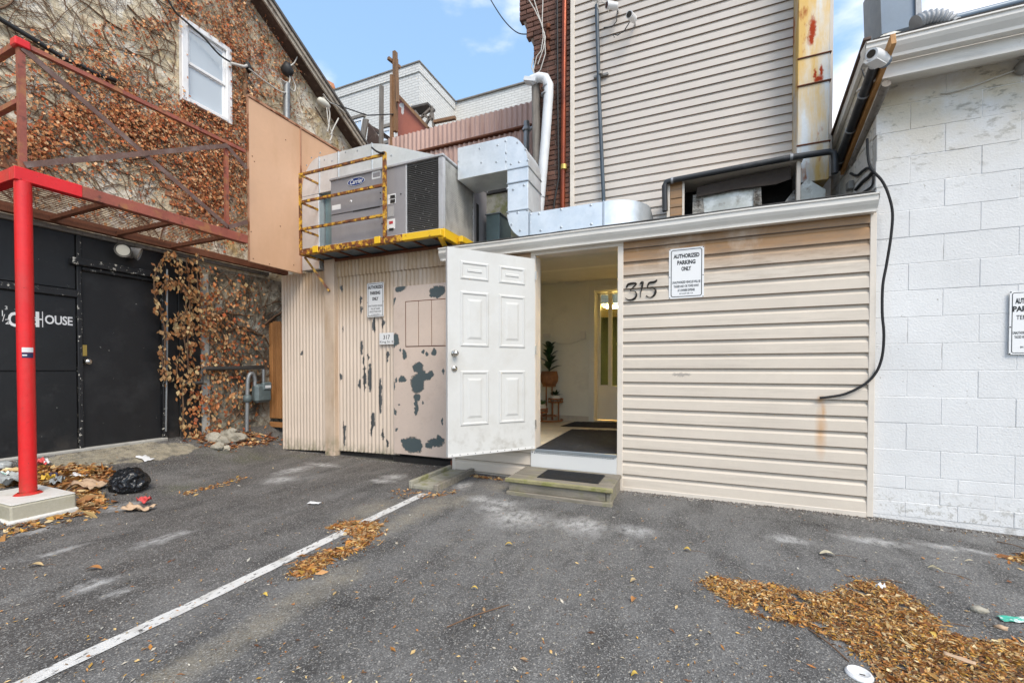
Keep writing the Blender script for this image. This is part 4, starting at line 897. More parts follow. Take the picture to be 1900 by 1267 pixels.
# ------------------------------------------------------------------ ivy-clad building on the left
ivyb = thing('ivy_building', 'old cream-rendered building overgrown with russet ivy, black ground floor', 'building', (XL-1, 3.5, .33))
ra, rb = PX(468, -4, XL), PX(655, 268, XL); sl = (rb.z-ra.z)/(rb.y-ra.y)
rz = lambda y: ra.z + sl*(y-ra.y) - .10
m = MB(); Y0, Y1 = -3.0, rb.y + 1.2
m.prism([(XL, Y0, 2.62), (XL, Y1, 2.62), (XL, Y1, rz(Y1)), (XL, Y0, rz(Y0))], (-.3,0,0)); m.build('wall', M['stucco'], ivyb)
YBL = PX(372, 700, XL).y         # end of the black cladding
box('lower_wall', M['rubble'], ivyb, XL-.3, XL+.001, YBL, Y1, -.1, 2.6195)
def slope_slab(name, matl, x0, x1, dz0, dz1, ya=Y0, yb_=Y1):
    m = MB(); m.prism([(x0, ya, rz(ya)+dz0), (x0, yb_, rz(yb_)+dz0), (x0, yb_, rz(yb_)+dz1), (x0, ya, rz(ya)+dz1)], (x1-x0,0,0)); return m.build(name, matl, ivyb)
slope_slab('soffit', M['brownwood'], XL-.2, XL+.22, .0, .03)
slope_slab('rake_board', M['rake'], XL+.2205, XL+.25, -.02, .11)
slope_slab('rake_moulding', M['rake'], XL+.2505, XL+.275, .05, .115)
rfo = slope_slab('roof', M['shingle'], XL-5, XL+.30, .115, .16)
# exposed bricks where the render has fallen away
bme2 = bpy.data.meshes.new('brick'); bm_ = MB(); bm_.bbox(-.012, .012, -.1, .1, 0, .058, .006); bme2.from_pydata(bm_.v, [], bm_.f); bme2.materials.append(M['oldbrick'])
for row, (v0, us) in enumerate(((338,(322,352)),(352,(312,338,364)),(368,(322,346,372,398)),(385,(330,360,388,414)),(402,(346,376,404)),(418,(362,390,418)),(300,(18,)),(312,(6,30)))):
    for u in us:
        q = PX(u, v0, XL); o = place('brick', bme2, (XL+.004, q.y, q.z), ivyb); o.rotation_euler = (random.uniform(-.03,.03), 0, 0)
# sash window
wy0, wy1 = PX(331, 100, XL).y, PX(424, 130, XL).y; wz0, wz1 = PX(331, 186, XL).z, PX(331, 32, XL).z
win = box('window', M['darkvoid'], ivyb, XL-.02, XL+.004, wy0+.05, wy1-.05, wz0+.05, wz1-.05)
win['label'] = 'white double-hung sash window among the ivy'
for n_, a in (('frame', (wy0, wy0+.075, wz0, wz1)), ('frame', (wy1-.075, wy1, wz0, wz1)), ('frame', (wy0+.075, wy1-.075, wz1-.07, wz1)), ('sill', (wy0+.075, wy1-.075, wz0, wz0+.05))):
    box(n_, M['blindwhite'], win, XL+.0045, XL+(.08 if n_ == 'frame' else .1), a[0], a[1], a[2], a[3], b=.006)
zm = (wz0+wz1)/2 - .02
for (z0, z1, xo) in ((zm, wz1-.07, .035), (wz0+.05, zm+.03, .015)):
    sx = XL + xo
    for a in ((wy0+.076, wy0+.11, z0, z1), (wy1-.11, wy1-.076, z0, z1), (wy0+.11, wy1-.11, z1-.045, z1), (wy0+.11, wy1-.11, z0, z0+.04)): box('sash', M['blindwhite'], win, sx-.012, sx+.012, a[0], a[1], a[2]+.001, a[3]-.001, b=.004)
    box('pane', M['pane'], win, sx-.003, sx+.003, wy0+.105, wy1-.105, z0+.035, z1-.04)
# black ground floor
ZBT = 2.66
DY0, DY1 = PX(152, 700, XL).y, PX(297, 700, XL).y
dzt = PX(152, 503, XL).z; dzb = .345
yl0 = -1.2
for (a, b2, z0, z1, nm) in ((yl0, DY0-.05, .30, 1.18, 'panel'), (yl0, DY0-.05, 1.19, PX(60, 545, XL).z, 'panel'), (yl0, DY0-.05, PX(60, 527, XL).z, ZBT, 'panel'), (DY0-.005, DY1+.06, dzt+.13, ZBT, 'panel')):
    box(nm, M['black'], ivyb, XL+.0, XL+.022, a, b2, z0, z1, b=.004)
box('wall_backing', M['black'], ivyb, XL-.3, XL-.001, yl0, YBL, .1, 2.6195)
box('rail', M['blackchip'], ivyb, XL+.0, XL+.05, yl0, DY0-.04, PX(60, 543, XL).z, PX(60, 529, XL).z, b=.005)
box('trim_post', M['blackchip'], ivyb, XL+.0, XL+.045, DY0-.045, DY0-.006, .32, ZBT, b=.005)
box('trim_post', M['blackchip'], ivyb, XL+.0, XL+.045, DY1+.012, DY1+.06, .32, dzt+.12, b=.005)
box('door_lintel', M['blackchip'], ivyb, XL+.0, XL+.10, DY0-.10, DY1+.06, dzt+.045, dzt+.12, b=.006)
box('drip_rail', M['blackchip'], ivyb, XL+.0, XL+.06, DY0-.004, DY1+.011, dzt+.002, dzt+.04, b=.005)
bdoor = box('door', M['blackdoor'], ivyb, XL-.02, XL+.006, DY0, DY1, dzb, dzt, b=.004); bdoor['label'] = 'plain black steel door'
q = PX(163, 671, XL+.05); m = MB(); m.lathe([(.03,0),(.03,.006),(.012,.012),(.012,.04),(.03,.05),(.034,.065),(.025,.08),(0,.083)], (XL+.006, q.y, q.z), 14, 'x'); m.build('door_knob', M['chrome'], bdoor)
q = PX(156, 650, XL+.02); box('latch_plate', M['brass'], bdoor, XL+.0065, XL+.012, q.y-.028, q.y+.028, q.z-.06, q.z+.06)
PB0, PB1 = DY1+.065, YBL-.002
for i in range(3): box('plank', M['black'], ivyb, XL+.0, XL+.02+.01*(i % 2), PB0+i*(PB1-PB0)/3+.002, PB0+(i+1)*(PB1-PB0)/3-.002, .25, 2.55, b=.004)
box('corner_board', M['concrete'], ivyb, XL+.0015, XL+.04, YBL, YBL+.10, .2, 2.5, b=.008)
box('base_strip', M['concrete'], ivyb, XL-.01, XL+.07, yl0, DY1+.05, .24, .342, b=.01)
box('band', M['wood_grey'], ivyb, XL+.0, XL+.06, yl0, YBL+1.0, ZBT+.002, ZBT+.05, b=.005)
# painted name on the black wall
def text_mesh(txt, size, name, thick=.0, sx=1.0, bold=.0, shear=0, align='CENTER', space=1.0):
    c = bpy.data.curves.new(name, 'FONT'); c.body = txt; c.size = size; c.extrude = thick; c.offset = bold; c.shear = shear; c.align_x = align; c.space_character = space; c.resolution_u = 3
    o = bpy.data.objects.new(name, c); COL.objects.link(o); dg = bpy.context.evaluated_depsgraph_get(); dg.update()
    me = bpy.data.meshes.new_from_object(o.evaluated_get(dg)); bpy.data.objects.remove(o); bpy.data.curves.remove(c)
    for v in me.vertices: v.co.x *= sx
    return me
def text(txt, size, name, matl, parent, loc, right, up, **k):
    me = text_mesh(txt, size, name, **k); me.materials.clear(); me.materials.append(matl)
    r = Vector(right).normalized(); u = Vector(up).normalized(); n = r.cross(u); R = Matrix((r, u, n)).transposed()
    for v in me.vertices: v.co = R @ v.co
    return place(name, me, loc, parent)
nm = thing('painted_sign', 'white art-deco lettering painted on the black wall behind the red post', 'sign', PX(60, 590, XL+.024))
dirY = (0,1,0)
def ltext(t, u, v, size, sx=1, **k):
    q = PX(u, v, XL+.0245); text(t, size, 'letters', M['paper'], nm, (XL+.0245, q.y, q.z), dirY, (0,0,1), sx=sx, **k)
ltext('1', 0, 586, .08, .8, align='LEFT'); ltext('/', 4, 596, .10, .7, align='LEFT'); ltext('2', 9, 601, .07, 1, align='LEFT')
ltext('3', 8, 574, .05, 1, align='LEFT')
ltext('C', 14, 604, .19, .62, bold=.006, align='LEFT'); ltext('OAC', 33, 600, .11, .55, align='LEFT'); ltext('H', 58, 600, .11, .55, align='LEFT')
ltext('OUSE', 83, 600, .125, .72, bold=.003, align='LEFT', space=.95)
for (u0, u1, va, vb) in ((66,73,578,607),(78,80,578,607),(73,78,591,594)):
    p, q2 = PX(u0, va, XL+.0245), PX(u1, vb, XL+.0245); box('letter_bar', M['paper'], nm, XL+.0235, XL+.0255, p.y, q2.y, q2.z, p.z)
# flood lights above the black door
fld = thing('flood_light', 'twin grey flood lamp above the black door', 'lamp', PX(240, 475, XL+.1))
q = PX(236, 472, XL+.03); box('base', M['lamphood'], fld, XL+.023, XL+.06, q.y-.05, q.y+.05, q.z-.04, q.z+.04, b=.01)
for (u, v, d) in ((229,464,Vector((.75,-.55,-.25))), (254,470,Vector((.5,.75,-.3)))):
    c = PX(u, v, XL+.17); d.normalize()
    MB().tube([c - d*.11, c - d*.04, c + d*.03], [.035,.05,.078], 16, cap=False).build('hood', M['lamphood'], fld); MB().tube([c + d*.012, c + d*.016], .062, 16).build('lamp_face', M['bulb'], fld)
    MB().tube([(XL+.05, q.y, q.z), c - d*.1], .014, 8).build('arm', M['lamphood'], fld)
# service conduit and wires on the ivy wall
xq = XL + .12
t = thing('service_mast', 'grey electrical conduit with looped wires on the ivy wall above the peach panel', 'conduit', PX(532, 215, xq))
MB().tube([PX(532,230,xq), PX(532,175,xq), PX(532,155,xq)], .05, 10).build('tube', M['pipegrey'], t); m = MB(); m.blob(PX(533,130,xq), (.09,.09,.11), 2, .3); m.build('weatherhead', M['wire'], t)
m = MB()
for pts in (((531,127),(545,118),(552,105)), ((533,128),(538,145),(535,155),(525,150),(521,146)), ((535,160),(545,170),(548,160),(540,140)), ((462,128),(490,150),(520,170),(530,172))): m.tube(smooth([PX(u, v, xq+.03) for u, v in pts]), .011, 5)
m.build('wires', M['cablewhite'], t)
pipe('wall_cable', 'black cable bundle sloping across the ivy wall below the window', 'cable', [PX(u, v, XL+.05) for u, v in ((-40,8),(0,36),(60,72),(120,110),(150,122),(175,136),(215,150))], .024, M['wire'], 8)
pipe('wall_cable', 'thin dark cable crossing above the sash window', 'cable', smooth([PX(u, v, XL+.13) for u, v in ((310,-5),(325,22),(350,45),(378,70),(405,100),(425,114),(440,120),(462,126)) ]), .012, M['wire'], 6)
t = thing('cable_clamp', 'dark iron cable clamp with pale connector beside the sash window', 'bracket', PX(460, 130, XL+.1)); MB().blob(PX(460,126,XL+.09), (.06,.06,.07), 2, .4).build('clamp', M['wire'], t); MB().tube(smooth([PX(u, v, XL+.15) for u, v in ((428,118),(440,121),(452,124),(458,122))]), .02, 6).build('connector', M['cablewhite'], t)
MB().tube([PX(455,130,XL+.07), PX(454,180,XL+.07)], .03, 8).build('post', M['wood_brown'], t)
t = thing('eave_lamp', 'small cream lamp under the sloping eave of the ivy building', 'lamp', PX(602, 190, XL+.2)); MB().blob(PX(601,192,XL+.27), (.06,.14,.07), 2, .1).build('shade', M['bulb'], t); MB().tube([PX(601,192,XL+.27), PX(601,182,XL+.15)], .03, 8).build('arm', M['rake'], t)
m = MB()
for pts in (((606,200),(610,230),(616,250),(612,262)), ((609,198),(612,216),(608,245)), ((628,220),(618,240),(614,250)), ((600,175),(612,190),(624,196),(640,210))): m.tube(smooth([PX(u, v, XL+.3) for u, v in pts]), .012, 5)
tag(m.build('loose_wires', M['cablewhite']), 'loose pale wires dangling from the eave lamp', 'wires')
a, b2 = PX(616, 192, XL+.3), PY(735, 212, 7.6)
pipe('overhead_wire', 'thin dark wire strung from the eave to the wooden mast', 'wire', [a, a.lerp(b2,.5) - Vector((0,0,.12)), b2], .012, M['wire'], 5)

# ------------------------------------------------------------------ ivy (leaves and stems)
def ivy_density(u, v):
    n = mnoise.noise(Vector((u*.016, v*.016, 1.5))) + .5*mnoise.noise(Vector((u*.045, v*.045, 4)))
    d = .13
    # thick band running from upper left down to the window and round it
    vb = 120 + (u-60)*.42
    d += .75*math.exp(-((v-vb-15)/60)**2)*sst((u-60)/140)
    d += .8*math.exp(-(((u-445)/42)**2 + ((v-200)/150)**2)) + .55*math.exp(-(((u-500)/50)**2 + ((v-120)/80)**2))
    d += .7*math.exp(-(((u-380)/60)**2 + ((v-235)/70)**2)) + .7*math.exp(-(((u-390)/55)**2 + ((v-340)/80)**2)) + .35*math.exp(-(((u-330)/70)**2 + ((v-10)/45)**2)) + .5*math.exp(-(((u-420)/45)**2 + ((v-30)/60)**2))
    d += .25*math.exp(-(((u-150)/120)**2 + ((v-250)/60)**2)) + .35*math.exp(-(((u-40)/50)**2+((v-265)/30)**2))
    d *= .45 + 1.1*max(0, n + .45)
    if u < 300 and v < 60 - u*.1: d *= .25
    if u > 575: d *= .45
    return max(0, d - .07)
def leaf(m, cols, c, nrm, size, asp, col, up, curl=.3):
    nrm = nrm.normalized(); t = (up - nrm*up.dot(nrm)); t = t.normalized() if t.length > 1e-3 else nrm.orthogonal().normalized(); s = nrm.cross(t)
    L_, W_ = size, size*asp
    pts = [c - t*L_*.5, c + s*W_*.5 + nrm*L_*curl*.4, c + t*L_*.5 + nrm*L_*curl*.2, c - s*W_*.5 + nrm*L_*curl*.4]
    o = len(m.v); m.v += [tuple(p) for p in pts]; m.f += [(o, o+1, o+2), (o, o+2, o+3)]; m.sm += [False, False]; cols += [col]*4
def build_leaves(m, cols, name, parent=None):
    o = m.build(name, M['leafs'], parent); ca = o.data.color_attributes.new('Col', 'FLOAT_COLOR', 'POINT')
    ca.data.foreach_set('color', np.array([c + (1,) for c in cols], dtype=np.float32).ravel()); return o
IVYC = [(.55,.22,.085),(.66,.42,.23),(.42,.13,.04),(.50,.19,.065),(.36,.085,.03),(.56,.27,.11),(.26,.08,.035),(.62,.36,.18),(.46,.11,.035)]
BRC = [(.42,.22,.09),(.50,.29,.13),(.33,.14,.05),(.56,.37,.17),(.25,.11,.045),(.60,.44,.22),(.44,.19,.06)]
def jit(c, a=.25): k = random.uniform(1-a, 1+a); return tuple(min(.9, x*k) for x in c)
ivy = thing('ivy', 'russet autumn ivy spread over the cream wall around the sash window', 'ivy', (XL+.02, 3.5, 2.8))
m = MB(); cols = []; tries = 0; cnt = 0
while cnt < 22000 and tries < 400000:
    tries += 1; u, v = random.uniform(-60, 660), random.uniform(-60, 470)
    if random.random() > ivy_density(u, v): continue
    p = PX(u, v, XL + .012 + .12*random.random()**2)
    if p.z > rz(p.y) - .02 or p.z < 2.75 or (wy0+.06 < p.y < wy1-.04 and wz0-.0 < p.z < wz1-.03): continue
    up = Vector((random.uniform(-.3,.3), random.uniform(-.8,.8), -1))
    nrm = Vector((1, random.uniform(-.8,.8), random.uniform(-.2,.9)))
    leaf(m, cols, p, nrm, (.016 + .036*random.random()**1.8), random.uniform(.55,.95), jit(random.choice(IVYC)), up, random.uniform(-.1,.5)); cnt += 1
stuff(build_leaves(m, cols, 'leaves', ivy))
def stems(n, ur, vr, dirf, name, parent, zmax=None, r=.006, x=.008, rubble=False):
    m = MB()
    for i in range(n):
        sc_r = 3.0 if random.random() < .07 else random.uniform(.6,1.4); u, v = random.uniform(*ur), random.uniform(*vr); p = PX(u, v, XL); y, z = p.y, p.z; ang = dirf(); pts = []
        for k in range(random.randint(6, 14)):
            if (not rubble and (z > rz(y)-.06 or z < 2.72 or (wy0-.02 < y < wy1 and wz0-.02 < z < wz1))) or (rubble and (z > 2.6 or z < .3 or y < YBL)): break
            pts.append((XL + x + .006*random.random(), y, z)); ang += random.gauss(0, .3); st = .08
            y += st*math.cos(ang); z += st*math.sin(ang)
        if len(pts) > 2: m.tube(pts, [r*sc_r*(1-.7*j/len(pts)) for j in range(len(pts))], 4, cap=False)
    o = m.build(name, M['twig'], parent); return stuff(o)
stems(800, (-60,640), (-60,420), lambda: random.choice((random.gauss(2.5,.5), random.gauss(-.6,.4), random.gauss(.5,.5))), 'stems', ivy, r=.0036)
# climber on the lower wall and round the black planks
cl = thing('climbing_vine', 'withered orange vine climbing the rubble wall beside the black door', 'vine', PX(385, 800, XL+.03))
m = MB(); cols = []; cnt = tries = 0
def vine_density(u, v):
    d = .55*math.exp(-(((u-385)/30)**2)) + .35*math.exp(-(((u-430)/45)**2 + ((v-650)/110)**2)) + .25
    d *= .5 + 1.2*max(0, mnoise.noise(Vector((u*.03, v*.03, 9))) + .4)
    if u > 478: d *= .3
    if v < 520: d *= .35
    return d
while cnt < 1250 and tries < 60000:
    tries += 1; u, v = random.uniform(350, 500), random.uniform(470, 815)
    if random.random() > vine_density(u, v): continue
    p = PX(u, v, XL + random.uniform(.05, .13))
    if p.z > 2.6: continue
    leaf(m, cols, p, Vector((1, random.uniform(-.8,.8), random.uniform(-.3,.8))), random.uniform(.035,.075), random.uniform(.5,.8), jit(random.choice(BRC+IVYC)), Vector((0, random.uniform(-.8,.8), -1)), random.uniform(0,.5)); cnt += 1
# garland loops hanging by the door
VL = [((312,470),(296,490),(286,520),(290,560),(300,585),(306,620),(305,690)), ((315,470),(330,488),(336,520),(345,560),(340,610),(345,650)), ((300,535),(312,520),(330,526),(352,545),(372,560)), ((322,604),(332,588),(345,582),(352,600),(340,615),(322,612)), ((345,480),(350,520),(352,580),(348,640),(350,700)), ((300,650),(304,690),(312,700)), ((372,690),(355,705),(340,712),(340,760),(338,800)), ((330,660),(328,690),(336,715)), ((368,470),(366,520),(372,600))]
mst = MB()
for pts in VL:
    sm_ = smooth([PX(u, v, XL+.14) for u, v in pts], 5); mst.tube(sm_, .009, 5)
    for p in sm_:
        for k in range(3):
            leaf(m, cols, p + Vector((random.uniform(-.03,.05), random.gauss(0,.035), random.gauss(-.02,.04))), Vector((1, random.uniform(-.8,.8), random.uniform(-.4,.6))), random.uniform(.04,.085), random.uniform(.4,.7), jit(random.choice(BRC)), Vector((0, random.uniform(-.8,.8), -1)), random.uniform(0,.5))
stuff(build_leaves(m, cols, 'leaves', cl)); mst.build('hanging_stems', M['twig'], cl)
stems(90, (370,505), (480,800), lambda: random.gauss(1.6,.6), 'stems', cl, r=.007, x=.02, rubble=True)
tag(MB().tube([PX(310,500,XL+.12), PX(310,650,XL+.12), PX(308,800,XL+.08)], .011, 6).build('trellis_rod', M['pipegrey']), 'thin grey rod carrying the vine beside the black door', 'rod')
# ------------------------------------------------------------------ fire escape
XF = -4.97
fe_ = thing('fire_escape', 'rust-red steel fire escape landing on a bright red post', 'fire escape', (XF-.5, 1.7, .2))
FY0 = PX(42, 318, XF).y; FY1 = PX(456, 445, XF).y
zt, zb_ = 2.805, 2.705
box('outer_beam', M['redrust'], fe_, XF-.04, XF+.04, FY0+.35, FY1, zb_, zt, b=.004)
box('outer_beam_end', M['red'], fe_, XF-.042, XF+.042, FY0-.06, FY0+.349, zb_-.002, zt+.002, b=.004)
box('inner_beam', M['rust'], fe_, XL+.06, XL+.13, FY0-.06, 5.0, zb_+.01, zt+.0, b=.004)
eb = box('end_beam', M['red'], fe_, XL+.131, XF-.043, FY0-.06, FY0+.02, zb_, zt, b=.004)
for k in range(6):
    y = FY0 + .55*(k+1)
    if y < FY1: box('joist', M['rust'], fe_, XL+.131, XF-.041, y, y+.045, zb_+.02, zt-.035, b=.003)
nsl = 17
slm = MB(); slm.box(-.007, .007, FY0+.021, FY1, zt-.010, zt-.006); sme = bpy.data.meshes.new('grating_bar'); sme.from_pydata(slm.v, [], slm.f); sme.materials.append(M['rust'])
for i in range(nsl): place('grating_bar', sme, (XL+.16 + i*(XF-.07-XL-.16)/(nsl-1), 0, 0), fe_)
zr_ = PX(42, 88, XF).z
ZP = zg(XF, FY0)
pz0 = PX(48, 915, XF).z
m = MB(); m.tube([(XF, FY0+.0, pz0), (XF, FY0, zb_-.002)], .051, 20); post = m.build('post', M['red'], fe_)
m = MB(); m.lathe([(.085,-.006),(.075,.002),(.06,.012)], (XF, FY0, pz0), 20); m.build('weld_collar', M['red'], fe_)
# sticker on the post
q = PX(48, 657, XF+.0585); m = MB(); n = 8; a0 = -1.5
def stick(z0, z1, a0, a1, matl, nm, r=.0520):
    m = MB(); vs = []
    for i in range(9):
        th = a0 + (a1-a0)*i/8; 
        for z in (z0, z1): vs.append((XF + r*math.cos(th), FY0 + r*math.sin(th), z))
    m.add(vs, [(2*i, 2*i+2, 2*i+3, 2*i+1) for i in range(8)], True); return m.build(nm, matl, post)
z0, z1 = PX(48,664,XF).z, PX(48,645,XF).z
stick(z0+.045, z1, -.75, .55, M['paper'], 'sticker'); stick(z0, z0+.042, -.75, .55, M['navypaper'], 'sticker'); stick(z0+.016, z0+.026, -.7, -.2, M['paper'], 'sticker', .0525)
RY1 = PX(420, 350, XF).y
def rp(nm, matl, p, q, w_, h_): MB().beam(p, q, w_, h_).build(nm, matl, fe_)
rp('rail_post', M['redrust'], (XF, FY0, zt), (XF, FY0, zr_), .042, .042); rp('rail_post', M['redrust'], (XF, RY1, zt), (XF, RY1, zr_), .036, .036)
rp('top_rail', M['redrust'], (XF, FY0-.025, zr_+.02), (XF, FY1, zr_+.02), .042, .036)
rp('brace', M['brace'], (XF+.028, FY0, zr_-.02), (XF+.028, RY1, zt+.03), .006, .045); rp('brace', M['brace'], (XF+.036, FY0, zt+.03), (XF+.036, RY1, zr_-.02), .006, .045)
rp('brace', M['brace'], (XF+.028, RY1, zr_-.03), (XF+.028, FY1, zr_-.03-(zr_-zt-.23)*(FY1-RY1)/1.1), .006, .045); rp('brace', M['brace'], (XF+.036, RY1, zt+.03), (XF+.036, FY1, zt+.03+.57*(FY1-RY1)), .006, .045)
rp('top_rail', M['redrust'], (XF-.026, FY0, zr_+.02), (XL+.02, FY0, zr_+.02), .045, .045); zmr = PX(36, 186, XF).z
rp('mid_rail', M['redrust'], (XF-.026, FY0, zmr), (XL+.02, FY0, zmr), .04, .04)
m = MB(); m.bbox(XF-.045, XF+.045, FY0-.045, FY0+.045, zr_-.02, zr_+.046, .008); m.build('corner_joint', M['red'], fe_)
# concrete footing
c0, c1, c2 = PG(140, 948), PG(10, 985), Vector((XF-.35, FY0+.22, 0))
ft = thing('concrete_footing', 'pale concrete block footing under the red post', 'footing', (XF, FY0, zg(XF, FY0)))
fx1, fy0, fy1 = (PG(21,974).x+PG(141,946).x)/2, PG(21,974).y, PG(141,946).y; print('FOOT', fx1, fy0, fy1, XF, FY0)
m = MB(); m.bbox(XF-.34, fx1, fy0, fy1, zg(XF, FY0)-.08, pz0-.016, .012); m.build('block', M['blockside'], ft)
m = MB(); m.bbox(XF-.335, fx1-.004, fy0+.004, fy1-.004, pz0-.0159, pz0-.0062, .004); m.build('cap', M['blockwhite'], ft)
m = MB(); m.bbox(XF-.36, fx1+.02, fy0-.02, fy1+.01, zg(XF, FY0)-.10, zg(fx1, fy0)+.025, .012); m.build('plinth', M['blockwhite'], ft)

# ------------------------------------------------------------------ peach panel
XP = -5.02
pan = thing('screen_panel', 'peach-painted sheet metal screen panel at the end of the fire escape', 'panel', (-5.16, PX(500,480,-5.16).y, 2.5))
xp = -5.16
a, b2, c, d = PX(461,181,xp), PX(557,238,xp), PX(553,503,xp), PX(457,488,xp)
zt0, zt1 = a.z, b2.z; ztp = (a.z+b2.z)/2; zbp = (c.z+d.z)/2
m = MB(); m.bbox(xp-.03, xp, a.y, b2.y, zbp, ztp, .004); m.build('sheet', M['peach'], pan)
ye = PX(634, 274, xp).y
m = MB(); m.bbox(xp-.03, xp-.002, b2.y+.004, ye, zbp+.35, ztp-.003, .004); m.build('sheet', M['peach'], pan)
m = MB(); m.bbox(xp-.05, xp+.012, a.y-.006, ye, ztp+.001, ztp+.035, .004); m.build('top_trim', M['peachedge'], pan)
m = MB(); m.bbox(xp+.0005, xp+.012, b2.y-.008, b2.y+.012, zbp, ztp, .002); m.build('seam_strip', M['peachedge'], pan)
m = MB(); m.bbox(xp-.03, xp+.004, a.y-.008, a.y-.0005, zbp, ztp, .002); m.build('edge_trim', M['peachedge'], pan)
m = MB()
for u, v in ((472,300),(468,290),(470,480),(500,490),(520,420),(545,492),(466,430),(530,260)):
    q = PX(u, v, xp); m.lathe([(.008,0),(.007,.003),(0,.004)], q, 6, 'x')
m.build('screws', M['rust'], pan)

# ------------------------------------------------------------------ corrugated lean-to
XC0, XC1 = PY(527, 700, YC).x, XWL - .01
shed = thing('corrugated_shed', 'beige corrugated metal lean-to below the air conditioner', 'shed', ((XC0+XC1)/2, YC+.5, .03))
def corr(x0, x1, zb, ztop_, y, pitch=.062, amp=.009, nm='corrugated_sheet', matl=None, parent=None, ybot=None):
    n = int((x1-x0)/pitch*8); vs = []
    for i in range(n+1):
        x = x0 + (x1-x0)*i/n; ph = (i % 8)/8*2*math.pi; o = amp*math.cos(ph); o = amp*max(-.6, min(1, 1.5*math.cos(ph)))
        b = zb(x) if callable(zb) else zb; t = ztop_(x) if callable(ztop_) else ztop_
        vs += [(x, y-o, b), (x, y-o, (b+t)/2), (x, y-o, t)]
    m = MB(); m.add(vs, [(3*i+k, 3*i+3+k, 3*i+4+k, 3*i+1+k) for i in range(n) for k in (0,1)], True)
    return m.build(nm, matl or M['pinkcorr'], parent or shed)
XPO0, XPO1 = PY(610, 700, YC).x, PY(628, 700, YC).x
zl = lambda x: PY(527, 832, YC).z + (PY(612,836,YC).z - PY(527,832,YC).z)*(x-XC0)/(XPO0-XC0)
corr(XC0, XPO0+.02, zl, lambda x: 2.585, YC-.02)
xd0, xd1 = PY(735, 700, YC).x, XC1
zm_ = lambda x: PY(627,835,YC).z + (PY(735,843,YC).z - PY(627,835,YC).z)*(x-XPO1)/(xd0-XPO1)
ZUPC = 2.72
zsp = PY(700, 500, YC).z
corr(XPO1-.02, xd0+.06, zm_, zsp, YC-.005)
corr(XPO1-.02, XC1, zsp-.05, ZUPC, YC-.024)
dzT, dzB = PY(735, 534, YC).z, PY(735, 841, YC).z
corr(xd0, XC1, dzT-.1, zsp-.0, YC-.002)
m = MB(); m.bbox(XPO0, XPO1, YC-.075, YC+.03, -.02, ZUPC, .006); m.build('corner_post', M['wood_post'], shed)
# peeling pink door
dzB = PY(780, 844, YC).z
pdoor = box('door', M['pinkdoor'], shed, xd0, XC1-.002, YC-.05, YC-.012, dzB, dzT, b=.005); pdoor['label'] = 'pink door with peeling paint and three-board upper panel'
rx0, rx1 = PY(753, 600, YC-.05).x, PY(826, 600, YC-.05).x; rz0_, rz1_ = PY(753,643,YC-.05).z, PY(753,560,YC-.05).z
for i in range(3):
    x0 = rx0 + (rx1-rx0)*i/3; box('panel_board', M['pinkdoor'], pdoor, x0+.005, x0+(rx1-rx0)/3-.005, YC-.056, YC-.0505, rz0_+.005, rz1_-.005, b=.003)
m = MB(); y_ = YC-.0508
for a in ((rx0-.006, rx1+.006, rz0_-.006, rz0_+.003), (rx0-.006, rx1+.006, rz1_-.003, rz1_+.006), (rx0-.007, rx0+.003, rz0_+.004, rz1_-.004), (rx0+(rx1-rx0)/3-.003, rx0+(rx1-rx0)/3+.003, rz0_+.004, rz1_-.004), (rx0+2*(rx1-rx0)/3-.003, rx0+2*(rx1-rx0)/3+.003, rz0_+.004, rz1_-.004)): m.box(a[0], a[1], y_-.0004, y_+.001, a[2], a[3])
m.build('panel_groove', M['rust'], pdoor)
box('sill_beam', M['darkvoid'], shed, xd0-.05, XC1, YC+.0, YC+.08, -.02, .07)
box('back_wall', M['darkvoid'], shed, XPO1, XC1, YC+.05, YC+.07, .071, ZUPC-.01)
m = MB(); m.prism([(XPO0, YC-.02, ZUPC+.0), (XG0-.02, YC-.02, ZUPC), (XG0-.02, YC+2.4, ZUPC+.08), (XPO0, YC+2.4, ZUPC+.08)], (0,0,.02)); m.build('roof', M['roofing'], shed)
box('corner_board', M['rust'], shed, XWL-.035, XWL-.009, YW-.02, YC-.06, -.01, .13, b=.003)
